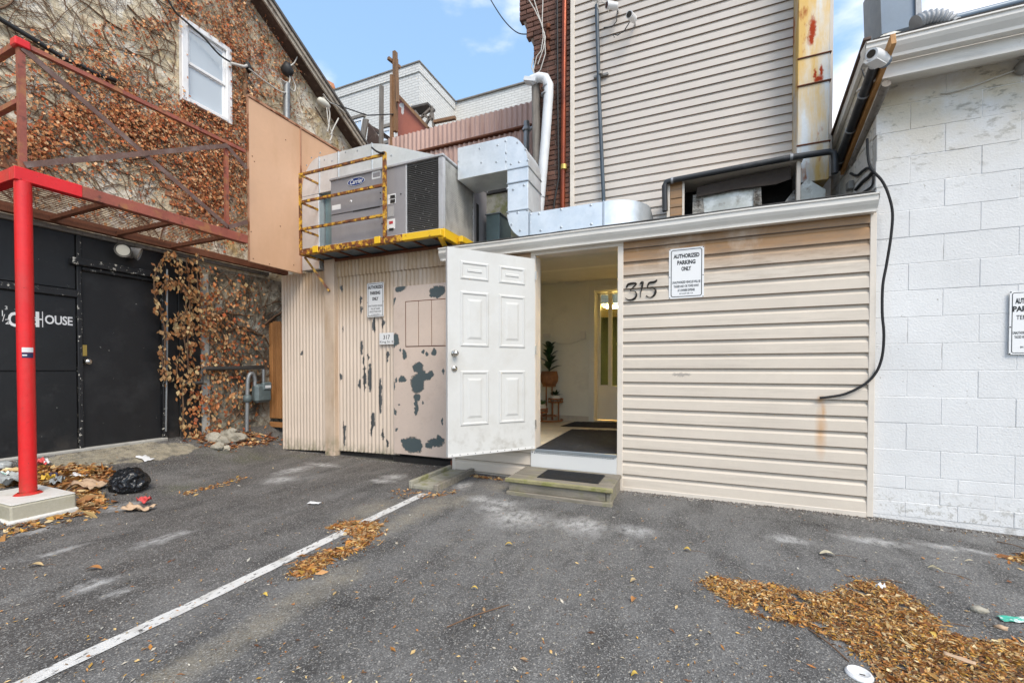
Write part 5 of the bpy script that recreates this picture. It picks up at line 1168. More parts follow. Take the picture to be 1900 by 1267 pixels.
# ------------------------------------------------------------------ signs
def sign(name, label, u0, v0, u1, v1, y, lines, border=True, rounded=True, thick=.004):
    p, q = PY(u0, v0, y), PY(u1, v1, y); x0, x1, z1, z0 = p.x, q.x, p.z, q.z
    t = thing(name, label, 'sign', ((x0+x1)/2, y, z0)); w_, h_ = x1-x0, z1-z0
    def rr(x0, x1, z0, z1, r, yy):
        o = []
        for cx_, cz_, a0 in ((x1-r, z0+r, -90), (x1-r, z1-r, 0), (x0+r, z1-r, 90), (x0+r, z0+r, 180)):
            for k in range(5): th = math.radians(a0 + 22.5*k); o.append(Vector((cx_ + r*math.cos(th), yy, cz_ + r*math.sin(th))))
        return o
    m = MB(); m.prism(rr(x0, x1, z0, z1, .012 if rounded else .003, y), (0, thick, 0)); m.build('plate', M['signwhite'], t)
    if border:
        b = w_*.055; a_ = rr(x0+b, x1-b, z0+b*.8, z1-b*.8, w_*.07 if rounded else .004, y-.0008); bw_ = w_*.022
        c_ = rr(x0+b+bw_, x1-b-bw_, z0+b*.8+bw_, z1-b*.8-bw_, max(w_*.07-bw_, .002) if rounded else .002, y-.0008); n = len(a_)
        m = MB(); m.add(a_+c_, [(i, (i+1)%n, n+(i+1)%n, n+i) for i in range(n)]); m.build('border', M['ink'], t)
        m = MB()
        for sx_ in (x0+b*.45, x1-b*.45):
            for sz_ in (z0+b*.45, (z0+z1)/2-.03, z1-b*.45): m.lathe([(0,-.003),(.004,-.002),(.005,0)], (sx_, y, sz_), 8, 'y')
        m.build('screws', M['iron'], t)
    for txt, fz, size, wfrac, bold in lines:
        me = text_mesh(txt, 1.0, 'lettering', bold=bold); xs_ = [v.co.x for v in me.vertices]; zs_ = [v.co.y for v in me.vertices]
        kx = w_*wfrac/(max(xs_)-min(xs_)); kz = h_*size/(max(zs_)-min(zs_)); mx = (max(xs_)+min(xs_))/2; mz = min(zs_)
        for v in me.vertices: v.co = Vector(((v.co.x-mx)*kx, 0, (v.co.y-mz)*kz))
        me.materials.clear(); me.materials.append(M['ink']); place('lettering', me, ((x0+x1)/2, y-.001, z1 - h_*fz), t)
    return t
big = [('AUTHORIZED', .20, .085, .74, .045), ('PARKING', .33, .085, .52, .045), ('ONLY', .455, .085, .28, .045), ('UNAUTHORIZED VEHICLES WILL BE', .705, .05, .80, .025), ('TAGGED AND / OR TOWED AWAY', .785, .05, .72, .025), ('AT OWNERS EXPENSE', .865, .05, .49, .025), ('BY-LAW 89-119', .92, .026, .38, .02)]
sign('parking_sign', 'white AUTHORIZED PARKING ONLY sign on the cream siding right of the numerals', 1241.5, 463, 1306, 551, YW-.026, big)
sign('parking_sign', 'white AUTHORIZED PARKING ONLY sign on the corrugated metal below the air conditioner', 681, 526, 712, 587, YC-.036, [('AUTHORIZED', .18, .10, .86, .045), ('PARKING', .35, .10, .6, .045), ('ONLY', .52, .10, .38, .045), ('UNAUTHORIZED VEHICLES', .70, .05, .84, .012), ('WILL BE TAGGED', .785, .05, .55, .012), ('AND/OR TOWED AWAY', .87, .05, .7, .012), ('AT OWNERS EXPENSE', .945, .03, .5, .012)], True, False)
sign('parking_sign', 'white parking sign on the white blocks, cut by the right picture edge', 1874, 541, 1946, 657, YBk-.012, [('AUTHORIZED', .20, .09, .72, .045), ('PARKING', .325, .09, .84, .045), ('TENANTS', .45, .07, .66, .01), ('UNAUTHORIZED VEHICLES WILL BE', .68, .045, .82, .012), ('TAGGED AND / OR TOWED AWAY', .745, .045, .74, .012), ('BY-LAW 89-119', .90, .03, .42, .02)])
sign('address_plate', 'small white plate reading 317 King St. E on corrugated metal', 704, 618, 731, 638.5, YC-.036, [('317', .55, .36, .46, .01), ('King St. E', .92, .24, .92, .0)], False, False)
hn = thing('house_numerals', 'black wrought-iron numerals 315 on the cream siding beside the doorway', 'numerals', PY(1190, 555, YW-.03))
SH = .16
for ch_, u, v in (('3',1172,555),('1',1190,553),('5',1208,552)):
    q = PY(u, v, YW-.03)
    strokes = {'3': [[(-.05,.115),(-.03,.15),(.045,.148),(-.015,.085),(.035,.07),(.045,.03),(.015,-.002),(-.03,-.005),(-.06,.015)]], '1': [[(-.012,.14),(.012,.155),(.005,.10),(-.006,.05),(-.008,.01)]], '5': [[(.055,.165),(.03,.148),(-.02,.142),(-.03,.095),(.01,.10),(.04,.07),(.035,.03),(.005,.004),(-.02,.004),(-.045,.02)]]}[ch_]
    m = MB()
    for s_ in strokes:
        pts = smooth([Vector((q.x+a_, YW-.03, q.z+b_)) for a_, b_ in s_], 4); n = len(pts)
        m.tube(pts, [.0068 + .0035*math.sin(i*.35) for i in range(n)], 8)
    m.build('numeral', M['iron'], hn)

# ------------------------------------------------------------------ air conditioner on its platform
YA = 4.30; XA0, XA1 = PY(614, 400, YA).x, PY(822, 400, YA).x
ZA1 = PY(822, 285, YA).z; ZA0 = PY(818, 428, YA).z; YA1 = YA + 1.14
ac = thing('air_conditioner', 'large grey rooftop air conditioner unit with blue oval badge', 'air conditioner', ((XA0+XA1)/2, YA+.55, ZA0))
xs1 = PY(711, 400, YA).x; xs2 = PY(752, 400, YA).x
box('core', M['acgrey'], ac, XA0+.02, XA1-.02, YA+.02, YA1-.02, ZA0+.02, ZA1-.03)
zsplit = PY(700, 384, YA).z
box('front_panel', M['acgrey'], ac, XA0, xs1-.003, YA, YA+.019, zsplit+.004, ZA1-.03, b=.004)
box('front_panel', M['acgrey'], ac, XA0, xs1-.003, YA+.004, YA+.019, ZA0+.03, zsplit-.004, b=.004)
box('service_panel', M['acgrey'], ac, xs1+.003, xs2-.003, YA+.002, YA+.019, ZA0+.03, ZA1-.03, b=.004)
box('base_rail', M['aclight'], ac, XA0-.005, XA1+.005, YA-.012, YA+.03, ZA0-.02, ZA0+.028, b=.004); box('base_rail', M['aclight'], ac, XA1-.03, XA1+.006, YA+.031, YA1, ZA0-.02, ZA0+.028, b=.004)
box('lid', M['aclight'], ac, XA0-.012, XA1+.014, YA-.016, YA1+.012, ZA1-.029, ZA1, b=.005)
box('corner_post', M['aclight'], ac, XA1-.06, XA1+.004, YA-.004, YA+.02, ZA0+.029, ZA1-.03, b=.003); box('corner_post', M['aclight'], ac, XA1-.018, XA1+.005, YA+.021, YA+.05, ZA0+.029, ZA1-.03, b=.003)
box('corner_post', M['aclight'], ac, xs2, xs2+.022, YA-.002, YA+.02, ZA0+.029, ZA1-.03, b=.003)
yq = YA + .74
m = MB()
nf = 36
for i in range(nf):
    z = ZA0+.045 + (ZA1-ZA0-.09)*i/nf; hgt = (ZA1-ZA0-.09)/nf
    m.add([(xs2+.022, YA+.003, z), (XA1-.06, YA+.003, z), (XA1-.06, YA+.018, z+hgt*.8), (xs2+.022, YA+.018, z+hgt*.8)], [(0,1,2,3)])
m.box(xs2+.022, XA1-.06, YA+.0185, YA+.0195, ZA0+.03, ZA1-.03)
stuff(m.build('coil_louvres', M['coil'], ac))
m = MB()
for i in range(nf):
    z = ZA0+.045 + (ZA1-ZA0-.09)*i/nf; hgt = (ZA1-ZA0-.09)/nf; j = random.uniform(-.003,.003)
    m.add([(XA1+.002+j, YA+.05, z), (XA1+.002+j, yq, z), (XA1-.009, yq, z+hgt*.8), (XA1-.009, YA+.05, z+hgt*.8)], [(0,1,2,3)])
m.box(XA1-.0195, XA1-.0185, YA+.05, yq, ZA0+.03, ZA1-.03)
stuff(m.build('coil_louvres', M['coil_side'], ac))
box('corner_post', M['aclight'], ac, XA1-.0199, XA1+.006, yq, yq+.02, ZA0+.029, ZA1-.03, b=.003)
box('end_panel', M['acgrey'], ac, XA1-.0199, XA1+.003, yq+.021, YA1-.01, ZA0+.029, ZA1-.03, b=.004)
box('slot', M['darkvoid'], ac, XA1+.0035, XA1+.006, yq+.08, yq+.15, ZA0+.08, ZA0+.60)
# badge
def oval(cu, cv, ru, rv, y, nm, matl, parent):
    c = PY(cu, cv, y); k = (c-CAM).dot(Fv)/FPX; m = MB(); vs = [(c.x + ru*k*1.12*math.cos(t*.19635), y, c.z + rv*k*math.sin(t*.19635)) for t in range(32)]
    m.prism(vs, (0,.003,0)); return m.build(nm, matl, parent), c, k
bd_, c, k = oval(660.5, 337, 18.5, 7.6, YA-.006, 'badge', M['paper'], ac); b2_, c, k = oval(660.5, 337, 17.3, 6.7, YA-.008, 'badge_field', M['blueink'], bd_)
me = text_mesh('Carrier', .1, 'badge_lettering', bold=.002, shear=.3); xs_ = [v.co.x for v in me.vertices]; w_ = max(xs_)-min(xs_)
for v in me.vertices: v.co = Vector((v.co.x*.215/w_, 0, v.co.y*.85))
me.materials.clear(); me.materials.append(M['paper']); place('badge_lettering', me, (c.x, YA-.0095, c.z-.026), bd_)
def sticker(u0, v0, u1, v1, matl=None, y=YA-.001, nm='sticker'):
    p, q = PY(u0, v0, y), PY(u1, v1, y); return box(nm, matl or M['signwhite'], ac, p.x, q.x, y-.001, y+.002, q.z, p.z)
sticker(690,318,706,330); sticker(719,362,734,368); sticker(719,370,734,377); sticker(720,384,731,401, M['aclight'])
s_ = sticker(718,408,733,424); sticker(722,411,729,415, M['redink'], YA-.0035, 'print'); sticker(722,424,730,427, M['ink'], YA-.0035, 'print'); sticker(724,363,733,367, M['ink'], YA-.0035, 'print'); sticker(724,371,733,376, M['ink'], YA-.0035, 'print')
sticker(616,382,632,388)
sticker(692,322,705,323, M['acgrey'], YA-.0035, 'print'); sticker(692,326,705,327, M['acgrey'], YA-.0035, 'print')
m = MB()
for u, v in ((651,374),(706,358),(706,369),(705,404),(709,415),(744,360),(622,455),(690,452)): m.lathe([(0,-.006),(.007,-.005),(.008,0)], PY(u, v, YA), 8, 'y')
m.build('bolts', M['iron'], ac); m = MB(); q = PY(651,374,YA-.001); m.lathe([(0,-.004),(.018,-.003),(.02,0)], q, 14, 'y'); m.build('plug', M['lid'], ac)
box('handle_slot', M['darkvoid'], ac, PY(655,386,YA).x, xs1-.05, YA-.004, YA-.0005, zsplit-.008, zsplit+.006)
# platform
YPf = 4.18
XQ0, XQ1 = PY(556, 460, YPf).x, PY(819, 430, YPf).x; ZQ = PY(819, 437, YPf).z; ZQt = ZA0 - .022
pl = thing('equipment_platform', 'chipped yellow steel platform carrying the air conditioner, guard rails on its left', 'platform', ((XQ0+XQ1)/2, YPf+.3, ZQ))
xn = PY(768, 445, YPf).x
box('front_beam', M['yellow'], pl, XQ0, xn-.16, YPf-.012, YPf+.05, ZQ, ZQt, b=.004); box('front_beam', M['yellownew'], pl, xn-.159, XQ1, YPf-.013, YPf+.05, ZQ-.0, ZQt, b=.004)
box('side_beam', M['yellow'], pl, XQ0, XQ0+.06, YPf+.051, YC+1.0, ZQ, ZQt-.03, b=.004); box('side_beam', M['yellownew'], pl, XQ1-.05, XQ1+.012, YPf+.051, YC+.35, ZQ-.01, ZQt+.02, b=.004)
box('side_beam', M['yellownew'], pl, XQ1+.05, XQ1+.10, YPf+.30, YC+.9, ZQ-.0, ZQt-.005, b=.004); box('link_beam', M['yellow'], pl, XQ1+.0125, XQ1+.0495, YPf+.40, YPf+.46, ZQ, ZQt-.01, b=.004)
box('deck', M['deckblue'], pl, XQ0+.061, XQ1-.051, YPf+.051, YC+.9, ZQ+.018, ZQt-.028)
for i in range(7):
    x = XQ0 + .30 + i*(XQ1-XQ0-.45)/6; box('deck_rib', M['rust'], pl, x-.016, x+.016, YPf+.052, YC+.3, ZQ+.004, ZQ+.017, b=.002)
box('wall_beam', M['rust'], pl, XQ0+.062, XQ1-.06, YC-.055, YC-.035, ZQ-.03, ZQ+.003, b=.003)
zr2 = PY(714, 284, YPf).z; xr1 = PY(714, 400, YPf).x; xr0 = XQ0+.02
def pr_(nm, p, q, w_=.029, matl=None): MB().beam(p, q, w_, w_).build(nm, matl or M['yellow'], pl)
pr_('rail_post', (xr0, YPf, ZQt-.01), (xr0, YPf, zr2)); pr_('rail_post', (xr1, YPf, ZQt-.01), (xr1, YPf, zr2+.01), .036); yrb = YPf+.62
pr_('rail_post', (xr0, yrb, ZQt), (xr0, yrb, zr2))
for f in (1, .64, .28):
    z = ZQt + (zr2-ZQt)*f; pr_('rail', (xr0+.018, YPf, z-.018), (xr1-.02, YPf, z-.018)); pr_('rail', (xr0, YPf+.018, z-.018), (xr0, yrb, z-.018), .024)
for x in (xr0+.28, xr1-.1): box('clamp', M['yellownew'], pl, x-.045, x+.045, YPf-.025, YPf-.0125, ZQ+.005, ZQt+.012, b=.004)
# knee brace to the wall post
k0_, k1_ = PY(566, 478, YPf+.1), PY(611, 540, YC-.09); MB().beam(k0_, k1_, .05, .03).build('knee_brace', M['yellow'], pl)
k0_, k1_ = PY(817, 440, YPf+.03), PY(828, 462, YC-.06); MB().beam(k0_, k1_, .05, .03).build('knee_brace', M['yellownew'], pl)
tag(MB().tube(smooth([PY(u, v, YPf-.03) for u, v in ((690,274),(697,280),(706,284),(712,283))]), .012, 6).build('rail_cord', M['wire']), 'short black cord tied to the top yellow rail', 'cord')

# ------------------------------------------------------------------ galvanised ducts
def dimples(parent, pts, y, r=.014):
    m = MB()
    for u, v in pts: q = PY(u, v, y-.0005); m.lathe([(0,-.003),(r*.6,-.004),(r,0)], q, 8, 'y')
    m.build('dimples', M['galvedge'], parent)
def arc_prism(cx_, cz_, r0, r1, a0, a1, y0, y1, n=10):
    """quarter-ring in the XZ plane extruded in Y"""
    m = MB(); P = []
    for i in range(n+1): th = math.radians(a0 + (a1-a0)*i/n); P.append((cx_ + r1*math.cos(th), cz_ + r1*math.sin(th)))
    Q = []
    for i in range(n+1): th = math.radians(a1 + (a0-a1)*i/n); Q.append((cx_ + r0*math.cos(th), cz_ + r0*math.sin(th)))
    poly = [Vector((a_, y0, b_)) for a_, b_ in P+Q]
    # build as strips so that every face is planar and convex
    vs = []
    for i in range(n+1):
        th = math.radians(a0 + (a1-a0)*i/n)
        for r in (r0, r1):
            for y in (y0, y1): vs.append((cx_ + r*math.cos(th), y, cz_ + r*math.sin(th)))
    fs = []
    for i in range(n):
        b = 4*i; c = b+4
        fs += [(b, b+2, c+2, c), (b+1, c+1, c+3, b+3), (b+2, b+3, c+3, c+2), (b, c, c+1, b+1)]
    fs += [(0,1,3,2), (4*n, 4*n+2, 4*n+3, 4*n+1)]
    m.add(vs, fs); return m
YDf = 4.60; YDb = 5.05
rd = thing('supply_duct', 'shiny galvanised duct stepping from the air conditioner down onto the annex roof', 'duct', (PY(960,440,YDf).x, YDf+.2, 2.68))
vx0, vx1 = PY(941, 380, YDf).x, PY(980, 380, YDf).x; zv1 = PY(975, 309, YDf).z; zt1 = PY(935, 255, YDf).z; zv0 = PY(960, 392, YDf).z
hb0, hb1 = PY(1000, 437, YDf).z, PY(1000, 392, YDf).z; hb0 = 2.70
ho = hb1 - hb0; tw = vx1 - vx0; th_ = zt1 - zv1
box('duct_section', M['galv'], rd, XA1+.02, vx0-.012, YDf, YDb, zv1, zt1, b=.004)
m = arc_prism(vx0-.01, zv1-.0, .002, th_, 0, 90, YDf, YDb); 
# elbow: stretch the quarter ring to the duct width
kx = (vx1-vx0+.01)/th_
m.v = [((x-(vx0-.01))*kx + vx0-.01, y, z) for x, y, z in m.v]; m.build('elbow', M['galv'], rd, recalc=True)
zmid = PY(960, 338, YDf).z
box('duct_section', M['galv'], rd, vx0, vx1, YDf, YDb, zmid+.004, zv1-.003, b=.004); box('duct_section', M['galv'], rd, vx0+.003, vx1-.003, YDf+.003, YDb, zv0+.01, zmid-.004, b=.004)
for z in (zv1-.001, zmid, zv0+.008):
    m = MB(); m.bbox(vx0-.008, vx1+.008, YDf-.008, YDb+.005, z-.007, z+.007, .002); m.build('flange', M['galvedge'], rd)
m = arc_prism(vx1+.005, zv0+.0, .002, 1, 180, 270, YDf, YDb); kz = (zv0 - hb0); kx = vx1+.005-vx0
m.v = [((x-vx1-.005)*kx + vx1+.005, y, (z-zv0)*kz + zv0) for x, y, z in m.v]; m.build('elbow', M['galv'], rd, recalc=True)
hx0_, hx1_ = vx1+.03, PY(1120, 400, YDf).x
box('duct_section', M['galv'], rd, vx1+.008, hx1_-.008, YDf, YDb, hb0, hb1-.001, b=.004)
for x in (vx1+.02, hx1_): m = MB(); m.bbox(x-.007, x+.007, YDf-.009, YDb+.005, hb0-.004, hb1+.009, .002); m.build('flange', M['galvedge'], rd)
# rounded end turning back to the wall (arc in plan)
ex = PY(1203, 390, YDf+.22).x - hx1_; m = MB(); vs = []; n = 14
for i in range(n+1):
    th = math.radians(-90 + 90*i/n); x = hx1_+.008 + ex*math.cos(th)*1.0; y = YDf + .42 + .42*math.sin(th)
    vs += [(x, y, hb0), (x, y, hb1)]
vs += vs[:]; vs += [(hx1_+.008, YDf+.42, hb0), (hx1_+.008, YDf+.42, hb1)]; q_ = 2*(n+1); c_ = 4*(n+1)
fs = [(2*i, 2*i+2, 2*i+3, 2*i+1) for i in range(n)] + [(c_+1, q_+2*i+1, q_+2*i+3) for i in range(n)] + [(c_, q_+2*i+2, q_+2*i) for i in range(n)]
m.add(vs, fs, False); 
m.sm = [True]*n + [False]*(2*n); m.build('elbow', M['galv'], rd)
box('duct_section', M['galv'], rd, hx1_+.05, hx1_+.008+ex, YDf+.421, YU-.02, hb0, hb1-.002, b=.004)
dimples(rd, ((923,270),(921,301),(938,262),(960,265),(975,278),(939,284),(939,300),(963,301),(948,305),(979,298),(941,350),(952,352),(972,344),(943,396),(960,395),(978,390),(949,417),(965,428),(984,398),(983,414),(1000,397),(1003,428),(1041,389),(1041,422),(1096,381),(1097,416),(890,276),(893,302),(850,300)), YDf)
# left return duct behind and over the unit
YE, YE1 = 4.47, 4.90
ld = thing('return_duct', 'galvanised return duct curving over the left end of the air conditioner', 'duct', (PY(575,505,YE).x, YE+.2, 2.6))
lx0, lx1 = PY(560, 420, YE).x, PY(592, 420, YE).x; lzt = PY(640, 279, YE).z; lzb = lzt - .50; R_ = .50
zlow_ = 2.60
box('duct_section', M['galv'], ld, lx0, lx1, YE, YE1, zlow_, lzb-.004, b=.004)
m = arc_prism(lx1+.005, lzb, .002, R_, 90, 180, YE, YE1); kx = (lx1+.005-lx0)/R_; m.v = [((x-lx1-.005)*kx + lx1+.005, y, z) for x, y, z in m.v]; m.build('elbow', M['galv'], ld, recalc=True)
lxm = PY(690, 300, YE).x; lxe = PY(812, 300, YE).x
box('duct_section', M['galv'], ld, lx1+.012, lxm-.005, YE, YE1, lzb, lzt, b=.004)
m = MB(); m.prism([(lxm+.005, YE, lzb), (lxe, YE, ZA1+.004), (lxe, YE, ZA1+.09), (lxm+.2, YE, lzt-.05), (lxm+.005, YE, lzt-.004)], (0, YE1-YE, 0)); m.build('taper', M['galv'], ld)
for x in (lx1+.008, PY(628,300,YE).x, lxm): m = MB(); m.bbox(x-.007, x+.007, YE-.009, YE1, lzb-.008, lzt+.008, .002); m.build('flange', M['galvedge'], ld)
dimples(ld, ((578,293),(569,307),(592,301),(602,297),(594,284),(616,299),(663,280),(660,299),(641,283),(726,289)), YE)
box('side_duct', M['tealbox'], ld, lx1+.01, XA0-.02, YE+.1, YE1, 2.76, lzb-.02, b=.004)
# teal junction box behind
q0, q1 = PY(902, 400, 5.3), PY(934, 445, 5.3)
tb = thing('metal_cabinet', 'teal-grey sheet metal cabinet on the roof behind the ducts', 'cabinet', ((q0.x+q1.x)/2, 5.4, 2.7))
box('body', M['tealbox'], tb, q0.x, q1.x-.06, 5.3, 5.7, 2.75, q0.z, b=.006); box('lid', M['galvedge'], tb, q0.x-.01, q1.x-.045, 5.285, 5.71, q0.z+.001, q0.z+.015)

# ------------------------------------------------------------------ background roofs and walls
YQ = 7.5
pk0, pk1 = PY(722, 300, YQ).x, PY(994, 200, YQ).x; zpk = PY(990, 188, YQ).z
cw_ = thing('corrugated_wall', 'faded red corrugated metal wall behind the ducts', 'wall', ((pk0+pk1)/2, YQ, 2.7))
corr(pk0, pk1, 2.7, zpk, YQ, .105, .018, 'corrugated_sheet', M['bgpink'], cw_)
corr(PY(740,300,YQ-.5).x, PY(992,240,YQ-.3).x, 2.7, PY(985, 238, YQ-.3).z, YQ-.3, .105, .018, 'corrugated_sheet', M['bgpink'], cw_)
m = MB(); z_ = PY(985, 236, YQ-.3).z; m.bbox(PY(740,300,YQ-.3).x, PY(988,236,YQ-.3).x, YQ-.36, YQ-.25, z_, z_+.035, .004); m.build('flashing', M['rust'], cw_)
m = MB(); m.prism([(pk0, YQ+.03, 2.7), (pk1, YQ+.03, 2.7), (pk1, YQ+.03, zpk-.01), (pk0, YQ+.03, zpk-.01)], (0,.08,0)); m.build('backing', M['rust'], cw_)
t = thing('vent_pipe', 'short grey vent pipe in front of the red corrugated wall', 'pipe', PY(977, 280, YQ-.45)); MB().tube([PY(976,300,YQ-.5), PY(977,240,YQ-.5), PY(977,226,YQ-.5)], .05, 10).build('tube', M['pipegrey'], t); MB().tube([PY(976,242,YQ-.5), PY(992,236,YQ-.5)], .03, 8).build('arm', M['hose'], t); MB().lathe([(.07,-.03),(.075,0),(.06,.03)], PY(977,240,YQ-.5), 12).build('collar', M['hose'], t)
# low brick parapet seen under the duct bridge
q0, q1 = PY(898, 366, 6.9), PY(945, 370, 6.9)
lw = thing('parapet_wall', 'mossy low parapet wall under the duct bridge', 'wall', ((q0.x+q1.x)/2, 6.9, 2.7)); box('wall', M['concmoss'], lw, q0.x-.6, q1.x+.3, 6.9, 7.0, 2.7, q0.z+.02); box('coping', M['roofing'], lw, q0.x-.6, q1.x+.3, 6.86, 7.05, q0.z+.021, q0.z+.13, b=.01)
# far white brick building
YF = 12.0; fc = PY(778, 118, YF); sx_ = fc.x; zf = fc.z; yfr = PX(845, 190, sx_).y
fb = thing('white_brick_building', 'far white-painted brick building with grey parapet against the sky', 'building', (sx_-3, YF+2, 0))
box('wall', M['whitebrick'], fb, sx_-9, sx_, YF, yfr+6, 0, zf); box('wall', M['whitebrick'], fb, sx_+.001, sx_+6, yfr, yfr+6, 0, zf)
box('coping', M['wood_grey'], fb, sx_-9.05, sx_+.06, YF-.07, yfr+.0, zf+.001, zf+.06, b=.01); box('coping', M['wood_grey'], fb, sx_+.061, sx_+6, yfr-.07, yfr+6, zf+.001, zf+.06, b=.01)
box('cornice', M['whitebrick'], fb, sx_-9.02, sx_+.03, YF-.04, yfr-.05, zf-.28, zf-.0)
for (u0,v0,u1,v1) in ((651,230,672,300), (712,245,724,262), (712,275,722,292)):
    p, q = PY(u0,v0,YF-.02), PY(u1,v1,YF-.02); wn = box('window', M['pane'], fb, p.x, q.x, YF-.03, YF-.001, q.z, p.z)
    for a in ((p.x-.08, p.x, q.z-.05, p.z+.08), (q.x, q.x+.08, q.z-.05, p.z+.08), (p.x, q.x, p.z, p.z+.08), (p.x, q.x, (p.z+q.z)/2-.03, (p.z+q.z)/2+.03)): box('frame', M['blindwhite'], wn, a[0], a[1], YF-.06, YF-.0305, a[2], a[3])
    box('lintel', M['wood_grey'], wn, p.x-.15, q.x+.15, YF-.09, YF-.0015, p.z+.1, p.z+.2)
m = MB(); q = PY(612, 172, YF+.4); m.blob(q, (.35,.3,.3), 2, .5); tag(m.build('chimney_stub', M['oldbrick']), 'crumbling chimney stub on the far white brick parapet', 'chimney')
# wooden mast, grey post and wreckage of a roof
YM = 7.55
t = thing('wooden_mast', 'weathered wooden mast with short crosspiece above the red corrugated wall', 'mast', PY(731, 250, YM))
MB().beam(PY(734,245,YM), PY(733,97,YM), .09, .07).build('post', M['wood_brown'], t); MB().beam(PY(727,250,YM-.05), PY(727,140,YM-.05), .07, .05).build('post', M['wood_brown'], t); MB().beam(PY(738,190,YM-.06), PY(736,110,YM-.06), .05, .05).build('batten', M['wood_brown'], t)
MB().beam(PY(720,108,YM-.09), PY(742,126,YM+.2), .06, .06).build('crosspiece', M['wood_brown'], t)
MB().beam(PY(727,330,YM-.05), PY(727,249,YM-.05), .07, .05).build('post', M['wood_brown'], t)
tag(MB().beam(PY(707,300,7.2), PY(708,160,7.2), .075, .06).build('grey_post', M['wood_grey']), 'plain grey timber post standing left of the wooden mast', 'post')
tag(MB().beam(PY(669,275,7.3), PY(679,222,7.3), .14, .04, (0,1,0)).build('leaning_plank', M['wood_grey']), 'grey plank leaning behind the return duct', 'plank')
m = MB(); m.prism([PY(u, v, 7.5) for u, v in ((676,300),(684,228),(705,258),(722,285),(722,310))], (0,.06,0)); tag(m.build('roof_scrap', M['brownwood']), 'dark triangular scrap of old roof beside the leaning plank', 'roof scrap')
m = MB(); m.prism([PY(u, v, 7.9) for u, v in ((738,300),(738,178),(793,238),(793,300))], (0,.06,0)); rp_ = tag(m.build('gable_panel', M['bgred']), 'brick-red triangular gable panel behind the wooden mast', 'panel'); MB().beam(PY(738,176,7.87), PY(795,238,7.87), .05, .05).build('edge_board', M['wood_brown'], rp_)
dr = thing('broken_dormer', 'broken wooden dormer roof showing bare rafters', 'roof', PY(790, 235, 8.3))
MB().beam(PY(770,206,8.3), PY(801,199,8.3), .3, .05).build('roof_slab', M['shingle'], dr)
for a, b2 in (((801,198),(805,236)), ((801,200),(778,222)), ((786,214),(804,224)), ((790,232),(804,205)), ((770,206),(790,236))): MB().beam(PY(*a,8.2), PY(*b2,8.2), .05, .05).build('rafter', M['wood_grey'], dr)
tag(MB().beam(PY(806,227,8.2), PY(845,219,8.2), .08, .06).build('ridge_timber', M['wood_brown']), 'short dark timber lying on top of the corrugated wall', 'timber')
tag(MB().beam(PY(686,236,8.6), PY(724,258,8.6), .5, .06).build('roof_scrap', M['brownwood']), 'sagging strip of dark roof between the grey post and mast', 'roof scrap')
# overhead wires top centre
tag(MB().tube(smooth([PY(u, v, 6) for u, v in ((900,-20),(915,8),(935,38),(955,58),(972,64),(1000,60))]), .008, 5).build('overhead_wire', M['wire']), 'thin service wire sagging from the sky to the dark brick corner', 'wire')
# ------------------------------------------------------------------ wooden gate and post by the lean-to
YGt = 4.74
gt = thing('cedar_gate', 'narrow orange cedar plank gate between the ivy wall and lean-to', 'gate', PY(512, 785, YGt))
gx = [PY(u, 700, YGt).x for u in (499, 506, 514, 521, 530)]; gzb, gzt_ = PY(512, 776, YGt).z, PY(512, 598, YGt).z
for i in range(4): box('plank', M['wood_orange'], gt, gx[i]+.004, gx[i+1]-.004, YGt+.003*(i%2), YGt+.025, gzb, gzt_+random.uniform(-.02,.02), b=.004)
box('bottom_rail', M['wood_orange'], gt, gx[0], gx[4], YGt, YGt+.05, gzb-.14, gzb-.06, b=.004)
a = PY(492, 780, YGt-.03); 
tag(box('gate_post', M['wood_orange'], None, PY(487,700,YGt).x, PY(499,700,YGt).x, YGt-.05, YGt+.05, zg(a.x,YGt)-.05, PY(492,576,YGt).z, b=.006), 'tall orange cedar gate post behind the gas meter', 'post')
tag(box('upper_post', M['wood_brown'], None, PY(485,550,YGt+.1).x, PY(496,550,YGt+.1).x, YGt+.06, YGt+.13, zg(-6,5.6)-.05, 2.69, b=.006), 'brown timber prop above the cedar gate post', 'post')
tag(box('rear_wall', M['rubble'], None, XL+.002, XPO0, YGt+.6, YGt+.8, -.1, 2.6), 'shadowy rubble wall behind the cedar gate', 'wall')
# ------------------------------------------------------------------ gas meter
xm = XL + .17
mt = thing('gas_meter', 'grey-green gas meter with piping on the ivy wall', 'gas meter', PX(458, 800, xm))
c = PX(485, 727, xm)
m = MB(); m.bbox(c.x-.07, c.x+.07, c.y-.13, c.y+.14, c.z-.16, c.z+.12, .04); m.build('body', M['meter'], mt)
m = MB(); m.bbox(c.x+.02, c.x+.085, c.y-.03, c.y+.12, c.z+.02, c.z+.15, .02); m.build('register', M['meter'], mt)
box('dial', M['paper'], mt, c.x+.0855, c.x+.088, c.y+.0, c.y+.09, c.z+.06, c.z+.10)
MB().tube(smooth([PX(458,800,xm), PX(459,735,xm), PX(460,705,xm), PX(464,694,xm), PX(470,694,xm), PX(473,704,xm), PX(473,716,xm)]), .028, 10).build('riser', M['pipegrey'], mt)
MB().lathe([(.03,-.05),(.055,-.04),(.06,0),(.055,.05),(.03,.06)], PX(459,740,xm), 12).build('regulator', M['meter'], mt)
MB().tube([PX(489,716,xm), PX(489,685,xm)], .024, 10).build('outlet', M['pipegrey'], mt)
tag(MB().tube([PX(489,690,xm-.03), PX(489,681,xm-.03), PX(380,684,xm-.03), PX(374,690,xm-.03), PX(374,710,xm-.03), PX(340,712,xm-.03)], .028, 10).build('gas_pipe', M['pipedark']), 'dark iron gas pipe running along the rubble wall to the meter', 'pipe')
